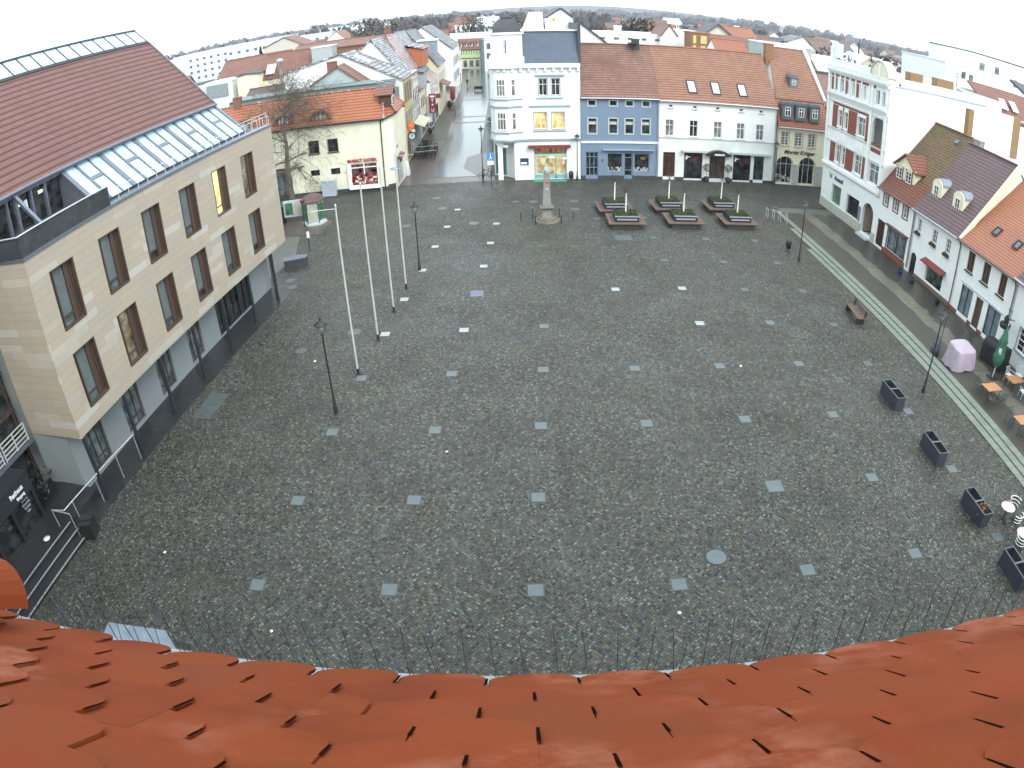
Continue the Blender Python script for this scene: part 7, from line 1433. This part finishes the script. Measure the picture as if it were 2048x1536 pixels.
def set_tint(o, cols):
    a_ = o.data.color_attributes.new('tint', 'FLOAT_COLOR', 'CORNER')
    for p in o.data.polygons:
        for li in p.loop_indices: a_.data[li].color = cols[p.index] if cols else (1,1,1,1)
set_tint(ro, TINT)
JSH = plain('dark_joint_shade',(.013,.006,.004),.95,.3,30); JSH.node_tree.nodes['Principled BSDF'].inputs['Specular IOR Level'].default_value = 0; jb.build('joint_shade', JSH, t)  # near-black strips laid in the tile gaps as painted shade
b = MB(); b.slab((-3.6,YE(-3.6)-.05,-1.245),(3.6,YE(3.6)-.05,-1.245),(3.6,YE(3.6)-1.45,.155),(-3.6,YE(-3.6)-1.45,.155),.04); b.build('battens', plain('dark_underlay',(.02,.016,.014),.9), t)
b = MB(); N = 9
for k in range(36):
    x0, x1 = -3.6+.2*k, -3.4+.2*k
    for j in range(N):
        a0, a1 = pi+pi*j/N, pi+pi*(j+1)/N; g0 = lambda x, a: (x, YE(x)-.008+.05*cos(a), -1.300+.05*sin(a))
        b.quad(g0(x0,a0), g0(x1,a0), g0(x1,a1), g0(x0,a1))
gt = b.build('gutter', plain('white_zinc_gutter',(.75,.78,.82),.3,.05,4,metal=.2), t); b = MB()
for k in range(36): x0, x1 = -3.6+.2*k, -3.4+.2*k; b.tube((x0,YE(x0)+.046,-1.283),(x1,YE(x1)+.046,-1.283),.004,n=6,caps=False)
b.build('gutter_bead', ZINC, gt)
# half round verge tiles at the left
b = MB(); N = 10
for k in range(5):
    s0, s1 = .13*k, .13*k+.2; c0 = Vector((-1.28, .80-s0*.75, -1.06+s0*.75+.02*(k%2)*0)); c1 = Vector((-1.28, .80-s1*.75, -1.06+s1*.75)); r0, r1 = .115, .095
    sd = Vector((1,0,0)); vs = []
    for c_, r_ in ((c0,r0),(c1,r1)):
        for o_ in (0,-.014):
            vs += [c_ + sd*((r_+o_)*cos(pi*j/N)) + nn*((r_+o_)*sin(pi*j/N)) for j in range(N+1)]
    M_ = N+1; b.add(vs, [(j,j+1,2*M_+j+1,2*M_+j) for j in range(N)] + [(M_+j+1,M_+j,3*M_+j,3*M_+j+1) for j in range(N)] + [(j+1,j,M_+j,M_+j+1) for j in range(N)])
set_tint(b.build('verge_tiles', CLAY, t), None)
b = MB(); b.box(-24,26,-9,.25,-17,-1.5); b.build('building_wall', W_CREAM, t)
b = MB(); b.slab((-24,.62,-1.14),(-3.62,.62,-1.14),(-3.62,-4.4,3.9),(-24,-4.4,3.9),.05); b.slab((3.62,.62,-1.14),(26,.62,-1.14),(26,-4.4,3.9),(3.62,-4.4,3.9),.05); b.slab((-24,-4.4,3.9),(26,-4.4,3.9),(26,-9.4,-1.1),(-24,-9.4,-1.1),.05); b.build('outer_roof', RT_RED, t)
# bird wires: thin spikes in plastic strips
WIRE = plain('spike_wire',(.05,.045,.05),.4,.1)
for k in range(8):
    x0 = -1.75+.45*k; xm = x0+.22; o = thing('bird_spike_strip', 'strip of thin upright bird wires along the gutter, %s from the left' % (ORD[k] if k else 'first'), 'bird spikes', (xm, YE(xm)+.03, 17-1.27), -.036, 'bird spike strips on the gutter')
    b = MB(); b.box(-.22,.22,-.012,.012,-.004,.004); b.build('strip', plain('clear_strip',(.3,.32,.34),.3), o)
    for j in range(7):
        u = -.19+.063*j; ln_ = .165 + q.uniform(-.015,.015)
        b = MB(); e = (u+q.uniform(-.012,.012)-.01, .012+q.uniform(-.01,.01), ln_); b.tube((u,0,0), e, .0013, .0011, 4)
        b.build('spike', WIRE, o)
        if j % 2 == 0 or True: b = MB(); b.tube((u+.01,0,0), (u+.01-.03*(1 if xm < .2 else -1)*(1 if j%2 else .6), .045, .055), .0012, .0011, 4); b.build('spike', WIRE, o)
# grey blue sheet porch roof far below on the left
t = thing('porch_roof', 'grey blue sheet metal porch roof just beyond the gutter on the left', 'porch roof', (0,0,0)); b = MB()
b.add([(-12.6,10.2,2.2),(-12.3,10.9,2.6),(-10.15,10.9,2.6),(-9.5,10.2,2.2),(-12.8,8,2.0),(-9.3,8,2.0)], [(0,3,2,1),(4,5,3,0)]); b.add([(-12.6,10.2,2.2),(-12.3,10.9,2.6),(-10.15,10.9,2.6),(-9.5,10.2,2.2),(-12.3,10.95,2.2),(-10.1,10.95,2.2)],[(1,2,5,4)]); b.build('sheet', plain('blue_grey_sheet_b',(.20,.25,.31),.45,.2,2.5), t); b = MB(); b.box(-12.4,-10.4,.5,10.3,0,2.0); b.build('wall', plain('porch_grey_wall',(.2,.22,.23),.7), t)
t.name = 'porch'
# ---------------------------------------------------------------- parts that are several pieces become one object per piece
SPLIT = {'awning':'awning','shop_sill':'shop_sill','bench_frame':'bench_frame','roof_edge':'roof_edge','posts':'post','cornice_brackets':'cornice_bracket','window_hood':'window_hood','sign_band':'sign_band','cheek_wall':'cheek_wall','pier_cladding':'pier','small_vents':'vent','brick_panels':'brick_panel','stucco_ornaments':'stucco_ornament',
 'roof_parapet':'roof_parapet','glazing_bars':'glazing_bar','canopy':'canopy','roof_pipes':'roof_pipe','balcony_railing':'railing_panel','plinth':'plinth','hanging_sign':'hanging_sign','window_bays':'window_bay','loggia_door':'loggia_door','lettering':'lettering','hip_tiles':'hip_tile_row','antenna':'antenna'}
def islands(me):
    par = list(range(len(me.vertices)))
    def f(a):
        while par[a] != a: par[a] = par[par[a]]; a = par[a]
        return a
    for p in me.polygons:
        vs = p.vertices; r = f(vs[0])
        for v in vs[1:]: par[f(v)] = r
    # weld coincident corners so that touching faces stay together
    key = {}
    for v in me.vertices:
        k = (round(v.co.x,4), round(v.co.y,4), round(v.co.z,4))
        if k in key: par[f(v.index)] = f(key[k])
        else: key[k] = v.index
    g = {}
    for p in me.polygons: g.setdefault(f(p.vertices[0]), []).append(p)
    return list(g.values())
for o in [o for o in scene.objects if o.type == 'MESH' and o.name.split('.')[0] in SPLIT and o.parent and not o.children and 'lettering' not in o.name]:
    gs = islands(o.data)
    if not 1 < len(gs) <= 100: continue
    nm = SPLIT[o.name.split('.')[0]]; me = o.data; par, loc, rot, mats = o.parent, o.location.copy(), o.rotation_euler.copy(), list(me.materials)
    for ps in gs:
        b = MB()
        for p in ps: b.add([me.vertices[v].co for v in p.vertices], [tuple(range(len(p.vertices)))], p.material_index, p.use_smooth)
        n_ = b.build(nm, mats, par); n_.location = loc; n_.rotation_euler = rot
    bpy.data.objects.remove(o, do_unlink=True)
# ---------------------------------------------------------------- air, sky, sun, camera
hz = NT('haze_air'); hz.t.nodes.remove(hz.b); pv = hz.t.nodes.new('ShaderNodeVolumePrincipled'); pv.inputs['Color'].default_value = (.86,.91,1,1); pv.inputs['Density'].default_value = HAZE
hz.t.links.new(pv.outputs[0], hz.out.inputs['Volume'])
b = MB(); b.box(-4000,4000,-500,4500,-1.2-.0,90); o = b.build('haze', hz.m); o['kind'] = 'stuff'
w = bpy.data.worlds.new('World'); scene.world = w; w.use_nodes = True; nt = w.node_tree; bg = nt.nodes['Background']
sky = nt.nodes.new('ShaderNodeTexSky'); sky.sky_type = 'NISHITA'; sky.sun_disc = False; sky.sun_elevation = radians(40); sky.sun_rotation = radians(150); sky.air_density = 1.0; sky.dust_density = 4.0; sky.ozone_density = 1.0
hs = nt.nodes.new('ShaderNodeHueSaturation'); hs.inputs['Saturation'].default_value = .35; nt.links.new(sky.outputs[0], hs.inputs['Color'])
mx = nt.nodes.new('ShaderNodeMix'); mx.data_type = 'RGBA'; mx.inputs[0].default_value = .75; nt.links.new(hs.outputs[0], mx.inputs[6]); mx.inputs[7].default_value = (11.0,12.7,13.4,1)
nt.links.new(mx.outputs[2], bg.inputs['Color']); bg.inputs['Strength'].default_value = SKY
sd = bpy.data.lights.new('sun', 'SUN'); sd.energy = .9; sd.angle = radians(25); sd.color = (1,.97,.92); so = bpy.data.objects.new('sun', sd); COL.objects.link(so)
so.rotation_euler = (radians(50), 0, radians(30)) 
cd = bpy.data.cameras.new('camera'); cam = bpy.data.objects.new('camera', cd); COL.objects.link(cam); scene.camera = cam
# wide lens with barrel distortion: angle = .7343 r + .0304 r^3 (r = distance from centre / half width)
cd.type = 'PANO'; 
PT = 'FISHEYE_LENS_POLYNOMIAL'
(cd if hasattr(cd, 'panorama_type') else cd.cycles).panorama_type = PT
cc = cd if hasattr(cd, 'fisheye_polynomial_k1') else cd.cycles
cd.sensor_width = 36; cd.sensor_fit = 'HORIZONTAL'; h_ = 18.0
cc.fisheye_polynomial_k0 = 0; cc.fisheye_polynomial_k1 = -.7343/h_; cc.fisheye_polynomial_k2 = 0; cc.fisheye_polynomial_k3 = -.0304/h_**3; cc.fisheye_polynomial_k4 = 0; cc.fisheye_fov = radians(180)
cd.clip_start = .02; cd.clip_end = 9000
n_ = Vector((cos(.5431)*sin(-.0342), cos(.5431)*cos(-.0342), sin(.5431)))      # world up seen in camera axes
e1 = Vector((0,0,-1)).cross(n_).normalized(); e2 = n_.cross(e1)
R = Matrix((e1, e2, n_))           # camera axes -> world
cam.matrix_world = Matrix.Translation((0,0,17)) @ R.to_4x4()
scene.view_settings.view_transform = 'Standard'; scene.view_settings.look = 'None'; scene.view_settings.exposure = EXPO; scene.view_settings.gamma = 1
scene.render.engine = 'CYCLES'; scene.cycles.max_bounces = 6; scene.cycles.diffuse_bounces = 3; scene.cycles.volume_bounces = 1; scene.cycles.use_denoising = True
